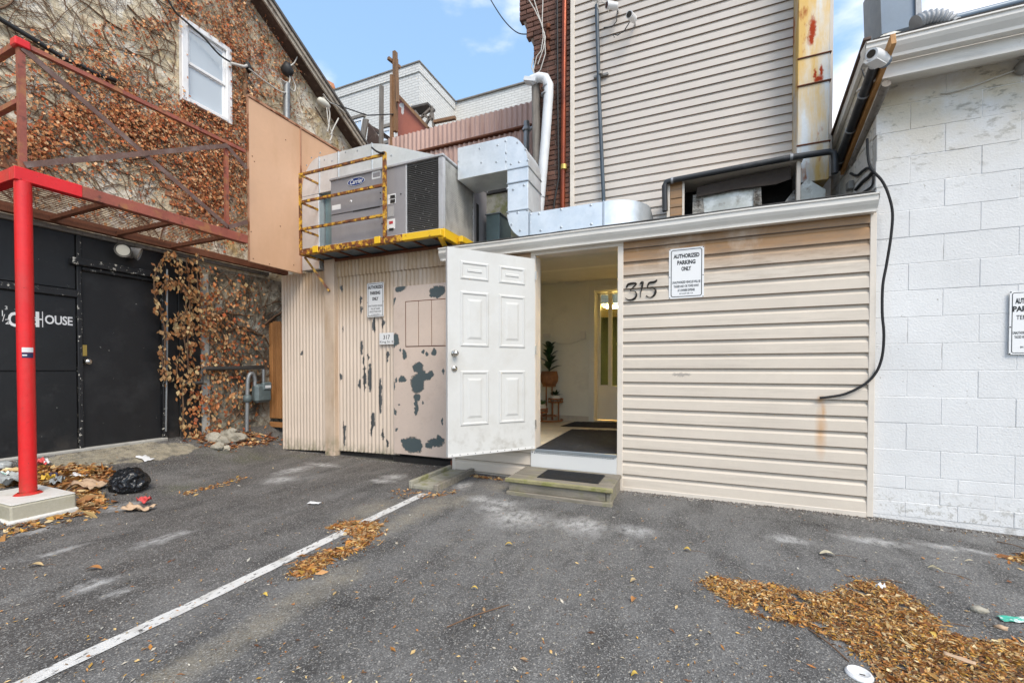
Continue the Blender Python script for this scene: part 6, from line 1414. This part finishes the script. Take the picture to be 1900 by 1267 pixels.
# ------------------------------------------------------------------ wooden doorstep and mats
sx0, sx1 = PY(946, 890, YW-.35).x, PY(1142, 925, YW-.45).x
ysf = YW - .47; ztread = .105
stp = thing('doorstep', 'mossy two-tier wooden doorstep below the open doorway', 'step', ((sx0+sx1)/2, ysf+.2, 0))
sx0 = PZ(942, 884, .115).x; yb_s = YW - .05
pf0, pf1 = PZ(942, 884, .16), PZ(1132, 908, .16); ysf = (pf0.y+pf1.y)/2; sx0, sx1 = pf0.x, PZ(1136, 906, .16).x
wp = (yb_s - ysf)/3
for i in range(3): box('tread_plank', M['wood_moss'], stp, sx0+.005*random.random(), sx1-.004*random.random(), ysf+.012+i*(wp-.004)+.002, ysf+.012+(i+1)*(wp-.004)-.003, .124, .160, b=.006)
box('nosing', M['wood_moss2'], stp, sx0-.01, sx1+.008, ysf-.02, ysf+.0115, .120, .161, b=.008)
box('riser', M['wood_moss'], stp, sx0+.02, sx1-.06, ysf+.01, ysf+.045, .035, .1195, b=.005); box('side_board', M['wood_moss'], stp, sx1-.055, sx1-.015, ysf+.015, yb_s, .0, .1195, b=.005); box('side_board', M['wood_moss'], stp, sx0+.02, sx0+.055, ysf+.046, yb_s, .0, .1195, b=.005)
box('ground_sill', M['wood_moss'], stp, sx0+.0, sx1+.0, ysf-.012, ysf+.06, -.03, .034, b=.006)
mp_ = [PZ(u, v, .17) for u, v in ((1012,872),(1124,879),(1112,895),(996,885))]
dmat = thing('door_mat', 'small black rubber mat on the wooden doorstep', 'mat', (mp_[0].x, mp_[0].y, .161))
m = MB(); x0, x1 = (mp_[0].x+mp_[3].x)/2, (mp_[1].x+mp_[2].x)/2; y0, y1 = (mp_[2].y+mp_[3].y)/2, (mp_[0].y+mp_[1].y)/2
m.bbox(x0, x1, y0, y1, .1612, .169, .003); m.build('base', M['rubber'], dmat)
m = MB()
for i in range(18): yy = y0 + .012 + i*(y1-y0-.024)/17; m.box(x0+.012, x1-.012, yy-.004, yy+.004, .1695, .173)
stuff(m.build('ribs', M['rubber'], dmat))
def inmat(name, label, px):
    P = [PZ(u, v, ZF+.008) for u, v in px]; t = thing(name, label, 'mat', (P[0].x, P[0].y, ZF))
    m = MB(); m.prism([(p.x, p.y, ZF+.0005) for p in P], (0,0,.007)); m.build('base', M['mat'], t)
    m = MB(); ymin, ymax = min(p.y for p in P), max(p.y for p in P); xmin, xmax = min(p.x for p in P), max(p.x for p in P)
    n = int((ymax-ymin)/.028)
    for i in range(n):
        yy = ymin + .01 + i*.028
        # clip the rib to the polygon
        xs_ = []
        for j in range(len(P)):
            a, b = P[j], P[(j+1) % len(P)]
            if (a.y-yy)*(b.y-yy) < 0: xs_.append(a.x + (b.x-a.x)*(yy-a.y)/(b.y-a.y))
        if len(xs_) >= 2 and max(xs_)-min(xs_) > .05: m.box(min(xs_)+.01, max(xs_)-.01, yy-.006, yy+.006, ZF+.0076, ZF+.0105)
    stuff(m.build('ribs', M['mat'], t))
inmat('entrance_mat', 'large black ribbed mat just inside the open doorway', ((995,831),(1060,796),(1146,798),(1146,841)))
inmat('entrance_mat', 'further black ribbed mat inside, before the glazed door', ((1040,790),(1066,782),(1150,783),(1150,794)))
# ------------------------------------------------------------------ interior fittings
el = thing('emergency_light', 'white twin-head emergency light high on the vestibule wall', 'light', PY(1052, 520, YB-.03))
q = PY(1063, 518, YB-.06); box('housing', M['potwhite'], el, q.x-.13, q.x+.09, YB-.09, YB-.002, q.z-.06, q.z+.07, b=.008)
for u, v in ((1057,506),(1068,505),(1042,520)):
    q = PY(u, v, YB-.12); MB().tube([q + Vector((0,.05,0)), q, q + Vector((0,-.03,-.01))], [.03,.05,.055], 14).build('lamp_head', M['bulb'], el)
sw = tag(box('switch_box', M['potwhite'], None, PY(1078,620,YB).x, PY(1087,620,YB).x, YB-.04, YB-.001, PY(1082,630,YB).z, PY(1082,614,YB).z, b=.005), 'small white switch box on the vestibule wall', 'switch')
tag(box('outlet_plate', M['potwhite'], None, PY(1008,622,YB).x, PY(1023,622,YB).x, YB-.03, YB-.001, PY(1015,626,YB).z, PY(1015,619,YB).z, b=.004), 'white socket plate above the potted rubber plant', 'socket')
pipe('indoor_wire', 'thin pale wire sagging along the vestibule wall to the switch box', 'wire', smooth([PY(u, v, YB-.02) for u, v in ((1015,626),(1030,635),(1055,638),(1078,630))]), .008, M['inttrim'], 6)
pipe('indoor_wire', 'pale wire draped under the vestibule ceiling', 'wire', smooth([PY(u, v, YU-.06) for u, v in ((1003,492),(1025,485),(1050,484),(1085,489),(1145,482))]), .009, M['inttrim'], 6)
tag(box('ceiling_box', M['lamphood'], None, PY(1058,489,YU-.08).x, PY(1073,489,YU-.08).x, YU-.1, YU-.051, PY(1065,494,YU-.08).z, PY(1065,487,YU-.08).z, b=.004), 'small dark junction box under the vestibule ceiling', 'junction box')
# plant stand
pc_ = PZ(1019, 781, ZF); px_, py_ = pc_.x, pc_.y
kz = (pc_ - CAM).dot(Fv)/FPX; zat = lambda v: CAMH - (v-HZ)*kz
stn = thing('plant_stand', 'rattan three-tier plant stand just inside the doorway', 'plant stand', (px_, py_, ZF))
def ring(c, r, t, nm='ring', n=20):
    MB().tube([c + Vector((r*math.cos(i*2*math.pi/n), r*math.sin(i*2*math.pi/n), 0)) for i in range(n+1)], t, 6, False).build(nm, M['rattan'], stn)
def tier(c, z, r):
    c = Vector((c.x, c.y, z)); ring(c, r, .012); ring(c + Vector((0,0,.05)), r, .012)
    m = MB(); m.lathe([(0,0),(r,0),(r,.008),(0,.008)], c, 18); m.build('shelf', M['rattan'], stn)
    m = MB()
    for i in range(12): th = i*math.pi/6; p = c + Vector((r*math.cos(th), r*math.sin(th), 0)); m.tube([p, p + Vector((0,0,.05))], .006, 5)
    m.build('spindles', M['rattan'], stn)
B0 = Vector((px_, py_, ZF)); R1 = Rv
tall = B0 + R1*.0; t2 = B0 + R1*.12 - Vector((0,.05,0)); t3 = B0 - R1*.14 - Vector((0,.08,0))
ring(B0 + Vector((0,0,.02)), .22, .014); ring(B0 + Vector((0,0,.09)), .12, .01)
for c, v, r in ((tall, 716, .10), (t2, 745, .115), (t3, 763, .14)):
    tier(c, zat(v), r)
    for k in (-.05, .05): MB().tube([Vector((c.x+k, c.y, ZF+.02)), Vector((c.x+k, c.y, zat(v)))], .013, 7).build('leg', M['rattan'], stn)
def pot(c, z, r, h, matl, nm, label):
    t = thing(nm, label, 'plant', (c.x, c.y, z)); m = MB(); m.lathe([(0,0),(r*.7,0),(r*.95,h*.3),(r,h*.6),(r*.85,h),(r*.75,h*.98),(r*.7,h*.8),(0,h*.8)], (c.x, c.y, z), 20); m.build('pot', matl, t); return t
def blade(m, base, d, L_, W_, droop=.3, n=6):
    d = d.normalized(); s = d.cross(Vector((0,0,1))); s = s.normalized() if s.length > .05 else Vector((1,0,0)); vs = []
    for i in range(n+1):
        t = i/n; w_ = W_*math.sin(math.pi*min(.98, t*.9+.08))**.8; p = base + d*L_*t + Vector((0,0,-droop*L_*t*t)); up = s.cross(d)
        vs += [p - s*w_*.5 + up*w_*.18, p, p + s*w_*.5 + up*w_*.18]
    m.add(vs, [(3*i+k, 3*i+k+1, 3*i+k+4, 3*i+k+3) for i in range(n) for k in (0,1)], True)
z1_ = zat(716)+.05; p1 = pot(tall, z1_-.04, .15, .235, M['wicker'], 'rubber_plant', 'rubber plant with dark upright leaves in a woven wicker pot')
m = MB(); base = Vector((tall.x, tall.y, z1_+.15))
m.tube([base, base + Vector((0,0,.42))], .012, 6); m.build('stem', M['leafmid'], p1); m = MB()
for i in range(15):
    th = i*2.4; h = .04 + .37*i/14; blade(m, base + Vector((0,0,h)), Vector((math.cos(th), math.sin(th), .75 + .9*i/14)), .27 - .05*i/14, .105, .25)
m.build('leaves', M['leafdark'], p1)
z2_ = zat(745)+.01; p2 = pot(t2, z2_, .085, .10, M['potwhite'], 'succulent', 'small dark green potted succulent on the middle tier'); m = MB()
for i in range(34): th = i*2.4; blade(m, Vector((t2.x, t2.y, z2_+.09)), Vector((math.cos(th), math.sin(th), random.uniform(.2,1.4))), random.uniform(.07,.15), .03, .1, 4)
m.build('leaves', M['leafdark'], p2)
z3_ = zat(763)+.01; p3 = pot(t3, z3_, .12, .12, M['potwhite'], 'trailing_plant', 'small bright green plant in a white pot on the low tier'); m = MB()
for i in range(60): th = random.uniform(0,6.28); blade(m, Vector((t3.x+.08*math.cos(th), t3.y+.08*math.sin(th), z3_+.10)), Vector((math.cos(th)*.6, math.sin(th)*.6, 1)), random.uniform(.05,.11), .025, .1, 3)
m.build('leaves', M['leafmid'], p3)
# ------------------------------------------------------------------ timber kerb by the corner
k0, k1, k2, k3 = PG(772, 899), PG(868, 872), PG(812, 912), PG(874, 880)
kb = thing('kerb_trough', 'mossy concrete kerb trough at the end of the painted line', 'kerb', ((k0.x+k2.x)/2, (k0.y+k1.y)/2, 0))
xa_, xb_ = k0.x, PG(812, 912).x; ya_, yb2 = PG(800, 910).y, YW - .03
kz0 = -.02
box('base', M['concmoss'], kb, xa_+.045, xb_-.051, ya_+.01, yb2, kz0, .035, b=.006); box('side_rail', M['concmoss'], kb, xa_, xa_+.044, ya_, yb2+.02, kz0, .075, b=.008); box('side_rail', M['wood_moss'], kb, xb_-.05, xb_, ya_-.01, yb2, kz0, .07, b=.008)
# ------------------------------------------------------------------ rubble stones
for i, (u, v, r, lab) in enumerate(((396,812,.10,'pale lump of rubble at the left of the stone heap'),(420,805,.09,'flat rubble stone on top of the heap behind'),(438,812,.115,'largest rounded rubble stone beside the meter pipe'),(412,818,.085,'thin rubble slab leaning at the heap front'),(430,800,.08,'wedge of rubble at the back of the heap'),(404,828,.07,'greenish slab lying before the stone heap'),(420,830,.05,'small pale stone before the heap'))):
    p = PG(u, v + 4); m = MB(); m.blob(Vector((0,0,0)), (r*1.2, r, r*.75), 2, .55, 1.6, i+3)
    for k in range(len(m.v)): x, y, z = m.v[k]; m.v[k] = (p.x + x, p.y + y, p.z + max(z, -.03) + .02)
    m.sm = [False]*len(m.f); tag(m.build('rubble_stone', M['stone']), lab, 'stone', 'rubble stones by the ivy wall')
# ------------------------------------------------------------------ litter
gb = PG(228, 905); bag = thing('bin_bag', 'crumpled shiny black bin bag on the asphalt behind the red post', 'bag', gb)
def crumple(c, r, seed, sub=5, amp=.35):
    m = MB(); bm = bmesh.new(); bmesh.ops.create_icosphere(bm, subdivisions=sub, radius=1)
    for v in bm.verts:
        p = v.co.copy(); k = 1
        for f_, a_ in ((1.3,.5),(2.8,.35),(6,.2)): k += amp*a_*(1 - 2*abs(mnoise.noise(p*f_ + Vector((seed,seed*2,0)))))
        q = Vector((p.x*r[0], p.y*r[1], p.z*r[2]))*k; q.z = max(q.z, -r[2]*.45); v.co = q + c + Vector((0,0,r[2]*.45))
    bm.verts.index_update(); m.add([v.co for v in bm.verts], [[v.index for v in f.verts] for f in bm.faces], True); bm.free(); return m
crumple(gb + Vector((.06,.02,-.01)), (.13,.12,.12), 3.1).build('sack', M['bag'], bag); crumple(gb + Vector((-.13,.08,-.01)), (.10,.07,.06), 8.2).build('neck', M['bag'], bag)
def sheet(name, label, cat, u, v, w_, h_, matl, rot, crumple_=.02, seed=0, lift=.008, n=10, parent=None, z=None):
    p = PG(u, v); vs = []; ca, sa = math.cos(rot), math.sin(rot)
    for j in range(n+1):
        for i in range(n+1):
            a, b = (i/n-.5), (j/n-.5); e = 1 + .14*mnoise.noise(Vector((a*2.2, b*2.2, seed)))
            x, y = a*w_*e, b*h_*e; zz = crumple_*(.5+mnoise.noise(Vector((a*3.4, b*3.4, seed+5)))) + lift
            X, Y = p.x + x*ca - y*sa, p.y + x*sa + y*ca
            vs.append((X, Y, (zg(X, Y) if z is None else z) + max(.005, zz)))
    m = MB(); N1 = n+1; m.add(vs, [(j*N1+i, j*N1+i+1, (j+1)*N1+i+1, (j+1)*N1+i) for j in range(n) for i in range(n)], True)
    o = m.build(name, matl, parent)
    md = o.modifiers.new('thick', 'SOLIDIFY'); md.thickness = .0015
    return tag(o, label, cat) if not parent else o
pb = thing('paper_bag', 'torn kraft paper with a red printed corner lying on the asphalt', 'paper', PG(262, 945))
sheet('sheet', '', '', 258, 948, .22, .10, M['kraft'], .5, .05, 2, parent=pb); sheet('printed_corner', '', '', 268, 937, .09, .07, M['redpaper'], .6, .04, 4, .035, parent=pb)
sheet('kraft_sheet', 'crumpled tan kraft sheet beside the concrete footing', 'paper', 165, 905, .24, .18, M['kraft'], .3, .06, 7)
sheet('paper_plate', 'small white plate fragment behind the black bin bag', 'litter', 269, 852, .15, .10, M['paper'], .1, .02, 9)
sheet('napkin', 'torn white paper scrap lying on the dark asphalt', 'paper', 583, 935, .11, .055, M['paper'], .3, .012, 11)
sheet('white_wrapper', 'white plastic wrapper heaped against the red post', 'litter', 24, 900, .26, .20, M['clear'], .2, .07, 12, .03, 16)
sheet('white_carton', 'small white carton among the leaves by the bin bag', 'litter', 147, 887, .11, .06, M['paper'], .7, .03, 13, .02)
sheet('red_carton', 'crushed red carton on the leaves behind the red post', 'litter', 70, 866, .12, .08, M['redpaper'], .2, .05, 14, .03)
sheet('carton_lid', 'white lid beside the crushed red carton', 'litter', 84, 864, .07, .06, M['paper'], .2, .04, 15, .03)
sheet('yellow_wrapper', 'crumpled yellow wrapper on the footing edge', 'litter', 90, 899, .08, .06, M['yellowpaper'], .9, .05, 16, .05)
sheet('navy_wrapper', 'scrap of navy wrapper among the leaves', 'litter', 95, 889, .09, .05, M['navypaper'], .4, .03, 17, .03)
sheet('pale_bag', 'pale lilac plastic bag among the leaves behind the footing', 'litter', 106, 897, .18, .08, M['clear'], -.5, .05, 18, .02)
sheet('green_wrapper', 'green plastic wrapper left of the red post', 'litter', 8, 890, .12, .08, M['greenpaper'], 0, .04, 19, .03)
q = PG(6, 870); tag(MB().blob(q + Vector((0,0,.03)), (.06,.06,.045), 3, .35, 2, 4, -.03).build('clear_cup', M['clear']), 'cloudy plastic cup at the far left by the black wall', 'cup')
# coffee lid, sole-shaped wrapper, stones near the right-hand leaves
p = PG(1594, 1252); ld_ = thing('cup_lid', 'white plastic coffee cup lid at the edge of the leaf pile', 'lid', p)
m = MB(); m.lathe([(.045,.0),(.046,.006),(.042,.008),(.040,.014),(.036,.016),(.034,.011),(0,.011)], p, 28); m.build('disc', M['lid'], ld_); box('sip_slot', M['darkvoid'], ld_, p.x-.002, p.x+.016, p.y-.014, p.y-.009, p.z+.0112, p.z+.0125)
sheet('striped_wrapper', 'green and white striped wrapper at the right edge of the asphalt', 'litter', 1882, 1152, .13, .045, M['greenpaper'], .30, .008, 21, .008)
for u, v, r, lab in ((1816,1134,.024,'pale ragged paper lump right of the leaf pile'),(1858,1166,.016,'small tan pebble below the green striped wrapper'),(1748,1090,.008,'tiny orange pebble above the leaf pile')):
    p = PG(u, v); m = MB(); m.blob(p + Vector((0,0,r*.4)), (r*1.3, r, r*.7), 2, .6, 2, u); tag(m.build('pebble', M['stone'] if r > .02 else M['kraft']), lab, 'pebble')
sheet('cardboard_strip', 'flat brown cardboard strip half buried in the leaf pile', 'cardboard', 1780, 1246, .09, .03, M['kraft'], -.35, .004, 23, .055)
sheet('leaf_sheet', 'white paper scrap on top of the leaf pile', 'paper', 1634, 1106, .035, .03, M['paper'], .6, .02, 24, .05)
# ------------------------------------------------------------------ leaf litter (uncountable)
def inside(p, poly):
    r = False; n = len(poly)
    for i in range(n):
        (x1, y1), (x2, y2) = poly[i], poly[(i+1) % n]
        if (y1 > p[1]) != (y2 > p[1]) and p[0] < (x2-x1)*(p[1]-y1)/(y2-y1)+x1: r = not r
    return r
def edge_dist(p, poly):
    d = 1e9; n = len(poly)
    for i in range(n):
        a = Vector(poly[i]); b = Vector(poly[(i+1) % n]); ab = b-a; t = max(0, min(1, (Vector(p)-a).dot(ab)/max(ab.length_squared,1e-9))); d = min(d, (a+ab*t-Vector(p)).length)
    return d
LIT = [(.52,.26,.08),(.60,.34,.11),(.42,.17,.045),(.66,.46,.20),(.30,.12,.04),(.17,.07,.03),(.72,.57,.33),(.62,.36,.07),(.50,.22,.05),(.38,.24,.12)]
def pile(px, n, size, height, label, spill=.05, name='leaf_litter', asp=(.22,.5), pal=LIT, dark=False):
    poly = [(q.x, q.y) for q in (PG(u, v) for u, v in px)]; xs_ = [q[0] for q in poly]; ys_ = [q[1] for q in poly]
    m = MB(); cols = []; k = 0; tr = 0
    while k < n and tr < n*40:
        tr += 1; x, y = random.uniform(min(xs_)-spill, max(xs_)+spill), random.uniform(min(ys_)-spill, max(ys_)+spill)
        ins = inside((x, y), poly); ed = edge_dist((x, y), poly)
        wob = .035*mnoise.noise(Vector((x*9, y*9, 2)))
        if not ins and (ed > spill or random.random() > .10*math.exp(-ed/spill*2)): continue
        if ins and ed + wob < .02 and random.random() > .5: continue
        if ins and mnoise.noise(Vector((x*11, y*11, 5))) < -.32 - ed*1.2: continue
        h = height*sst(ed/.22)*max(.12, .55+.9*mnoise.noise(Vector((x*6,y*6,7)))) if ins else 0
        z = zg(x, y) + .004 + h*random.random()**.5
        nrm = Vector((random.gauss(0,.42), random.gauss(0,.42), 1)); a = random.uniform(0, 6.28)
        r_ = random.random(); sz = size[0] + (size[1]-size[0])*random.random()**1.6; ar = random.uniform(*asp)
        if r_ < .10: sz *= 2.2; ar = random.uniform(.05, .10)
        elif r_ < .16: sz *= 1.7; ar = random.uniform(.35, .6)
        elif r_ < .45: sz *= .55
        leaf(m, cols, Vector((x, y, z)), nrm, sz, ar, jit(random.choice(pal), .35), Vector((math.cos(a), math.sin(a), 0)), random.uniform(-.2,.6)); k += 1
    o = build_leaves(m, cols, name); o['label'] = label; o['category'] = 'leaves'; return stuff(o)
pile(((1294,1078),(1320,1068),(1440,1086),(1520,1102),(1548,1098),(1588,1076),(1650,1078),(1700,1112),(1740,1150),(1756,1170),(1800,1184),(1900,1192),(1990,1205),(2040,1300),(1640,1300),(1612,1235),(1560,1195),(1500,1165),(1420,1150),(1345,1120)), 26000, (.008,.028), .035, 'drift of golden-brown leaf litter in the right foreground', .06)
pile(((535,1068),(555,1044),(600,1022),(640,1008),(655,998),(636,985),(602,980),(640,968),(700,968),(706,985),(692,1005),(650,1030),(610,1050),(575,1072)), 3200, (.02,.05), .03, 'russet leaf litter lying across the painted line', .08, asp=(.2,.4), pal=BRC+LIT)
pile(((0,905),(0,872),(60,868),(110,864),(200,866),(216,878),(196,892),(178,905),(205,935),(178,955),(146,950),(140,915),(60,900)), 1500, (.04,.095), .05, 'brown leaves drifted round the concrete footing', .12, asp=(.45,.8), pal=LIT+BRC)
pile(((330,806),(380,796),(440,800),(500,806),(520,815),(490,826),(430,834),(380,830)), 1100, (.04,.08), .03, 'orange leaves round the rubble stones by the ivy wall', .12, asp=(.4,.7), pal=BRC+IVYC)
pile(((1862,1036),(1900,1026),(1960,1030),(1960,1060),(1890,1048)), 400, (.02,.05), .02, 'small drift of brown leaves at the foot of the white blocks', .05)
pile(((330,915),(380,905),(440,885),(462,885),(440,896),(380,912),(345,920)), 240, (.02,.05), .006, 'thin scatter of yellow leaves on the left asphalt', .08)
pile(((872,880),(900,884),(938,889),(938,893),(880,886)), 160, (.03,.06), .012, 'dry leaves caught below the siding beside the doorstep', .03, asp=(.3,.6), pal=BRC)
pile(((0,975),(20,970),(100,955),(146,950),(160,962),(60,985),(0,1000)), 170, (.03,.07), .006, 'brown leaves along the front of the concrete footing', .06, asp=(.4,.7), pal=LIT)
pile(((716,908),(745,905),(800,915),(850,905),(860,912),(800,926),(740,925)), 160, (.02,.05), .006, 'dry leaves scattered round the kerb trough', .06, asp=(.3,.6), pal=BRC)
# chaff blown over the whole court
m = MB(); cols = []
for i in range(2600):
    u, v = random.uniform(-40, 1940), 845 + 470*random.random()**1.5
    p = PG(u, v)
    if p.y > YW - .06 or (p.x < XL + .1): continue
    s_ = random.uniform(.006, .022) if random.random() < .88 else random.uniform(.02,.038); a = random.uniform(0, 6.28)
    leaf(m, cols, p + Vector((0,0,.006)), Vector((random.gauss(0,.25), random.gauss(0,.25), 1)), s_, random.uniform(.15,.55), jit(random.choice(LIT + [(.6,.58,.5),(.55,.5,.4)]), .3), Vector((math.cos(a), math.sin(a), 0)), random.uniform(0,.4))
o = build_leaves(m, cols, 'leaf_chaff'); o['label'] = 'tiny leaf chaff blown over the asphalt'; o['category'] = 'leaves'; stuff(o)
# single leaves
def single(u, v, L_, W_, col, rot, label, stalk=0):
    p = PG(u, v) + Vector((0,0,.006)); t = thing('fallen_leaf', label, 'leaf', p, 'single leaves lying on the asphalt')
    m = MB(); d = Vector((math.cos(rot), math.sin(rot), 0)); s = Vector((-d.y, d.x, 0)); n = 8; vs = []
    for i in range(n+1):
        tt = i/n; w_ = W_*math.sin(math.pi*min(.97, .04+tt*.94))**.8; q = p + d*L_*(tt-.5) + Vector((0,0,.012*math.sin(tt*3)+.003))
        vs += [q - s*w_*.5 + Vector((0,0,w_*.22)), q, q + s*w_*.5 + Vector((0,0,w_*.16))]
    m.add(vs, [(3*i+k, 3*i+k+1, 3*i+k+4, 3*i+k+3) for i in range(n) for k in (0,1)], True); lm_ = mat('single_leaf', col, .7, var=.25, vs=30, bump=.1); m.build('blade', lm_, t)
    if stalk: MB().tube([p + d*L_*.48 + Vector((0,0,.004)), p + d*(L_*.5+stalk*.5) + s*.01 + Vector((0,0,.006)), p + d*(L_*.5+stalk) + Vector((0,0,.003))], .0016, 5).build('stalk', M['twig'], t)
TAN, YEL, ORG = (.55,.40,.20), (.62,.42,.08), (.45,.20,.06)
for a in ((66,1052,.085,.035,TAN,.5,'tan leaf with a long stalk at the left edge asphalt',.07),(174,1058,.09,.04,ORG,.45,'russet leaf lying alone left of the painted line',.0),(1275,1023,.045,.04,YEL,0,'round yellow leaf with a stalk below the cream siding',.09),(1535,1031,.085,.05,(.62,.56,.40),.1,'cream leaf with a stalk near the siding corner',.12),(1732,1056,.06,.012,(.60,.52,.28),.2,'narrow pale leaf fan above the leaf pile',.0),(1738,1060,.06,.012,(.60,.52,.28),-.6,'narrow pale leaf crossing the leaf fan',.12),(944,1013,.05,.03,YEL,.4,'yellow-green leaf alone mid asphalt below the doorstep',0),(1176,1081,.045,.028,TAN,.7,'small tan leaf in the middle foreground',0),(1176,1116,.04,.03,ORG,1.2,'small orange leaf just below another in the middle foreground',0),(880,1095,.04,.018,YEL,.3,'small yellow leaf right of the painted line',0),(1800,1045,.055,.02,(.6,.52,.36),.0,'pale curled leaf near the white block wall',0),(1178,1257,.03,.02,YEL,.5,'small yellow leaf at the bottom edge',0),(490,1108,.04,.025,YEL,.2,'yellow leaf on the silt beside the painted line',0),(1730,1182,.05,.02,YEL,1.7,'bright yellow leaf lying on the leaf pile',0),(1880,1232,.05,.04,YEL,.9,'broad yellow leaf on the leaf pile at the right edge',0)): single(*a)
def twig(u0, v0, u1, v1, label, r=.003):
    a, b = PG(u0, v0), PG(u1, v1); mid = a.lerp(b, .5) + Vector((random.uniform(-.01,.01), random.uniform(-.02,.02), .012))
    tag(MB().tube(smooth([a + Vector((0,0,r)), mid, b + Vector((0,0,r))], 4), [r]*8 + [r*.6], 6).build('twig', M['twig']), label, 'twig', 'twigs on the asphalt')
twig(829, 1164, 945, 1122, 'long dark twig lying mid foreground asphalt', .003); twig(1610, 1078, 1675, 1082, 'thin twig along the top of the leaf pile', .002); twig(1500, 1168, 1575, 1228, 'dark twig along the lower edge of the leaf pile', .003); twig(1850,1005,1910,1022,'long pale straw by the white blocks', .003); twig(1742,1158,1800,1163,'thin twig right of the leaf pile',.002)

# ------------------------------------------------------------------ grit: loose stones over the court and against the wall feet
def grit(name, label, spots, size, pal):
    m = MB(); cols = []
    for x, y in spots:
        r = size[0] + (size[1]-size[0])*random.random()**2.5; z = zg(x, y) + r*.25; a = random.uniform(0, 6.28); c_, s_ = math.cos(a)*r, math.sin(a)*r
        o = len(m.v); h = r*random.uniform(.4, .8)
        m.v += [(x+c_, y+s_, z), (x-s_*.8, y+c_*.8, z), (x-c_, y-s_, z), (x+s_*.7, y-c_*.7, z), (x+.2*c_, y+.2*s_, z+h)]
        m.f += [(o,o+1,o+4), (o+1,o+2,o+4), (o+2,o+3,o+4), (o+3,o,o+4)]; m.sm += [False]*4; cols += [jit(random.choice(pal), .35)]*5
    o = build_leaves(m, cols, name); o['label'] = label; o['category'] = 'grit'; return stuff(o)
GR = [(.30,.29,.27),(.42,.40,.37),(.16,.15,.14),(.50,.47,.41),(.22,.18,.14),(.09,.085,.08)]
sp_ = []
while len(sp_) < 5200:
    p = PG(random.uniform(-40, 1940), 850 + 440*random.random()**1.3)
    if p.y < YW - .05 and p.x > XL + .1: sp_.append((p.x, p.y))
grit('loose_grit', 'loose grit scattered over the asphalt', sp_, (.0015, .006), GR)
sp_ = []
for i in range(3400):
    x = random.uniform(XO1+.05, XB0+2.6); d = .012 + .13*random.random()**2.4
    sp_.append((x, (YW if x < XWR else YBk) - .02 - d))
for i in range(900): sp_.append((random.uniform(XC0, XC1), YC - .05 - .12*random.random()**2.2))
for i in range(500): sp_.append((XL + .08 + .15*random.random()**2, random.uniform(1.0, 4.3)))
grit('wall_foot_grit', 'dark grit and crumbs gathered along the wall feet', sp_, (.003, .011), GR + [(.07,.06,.05),(.12,.10,.08)])
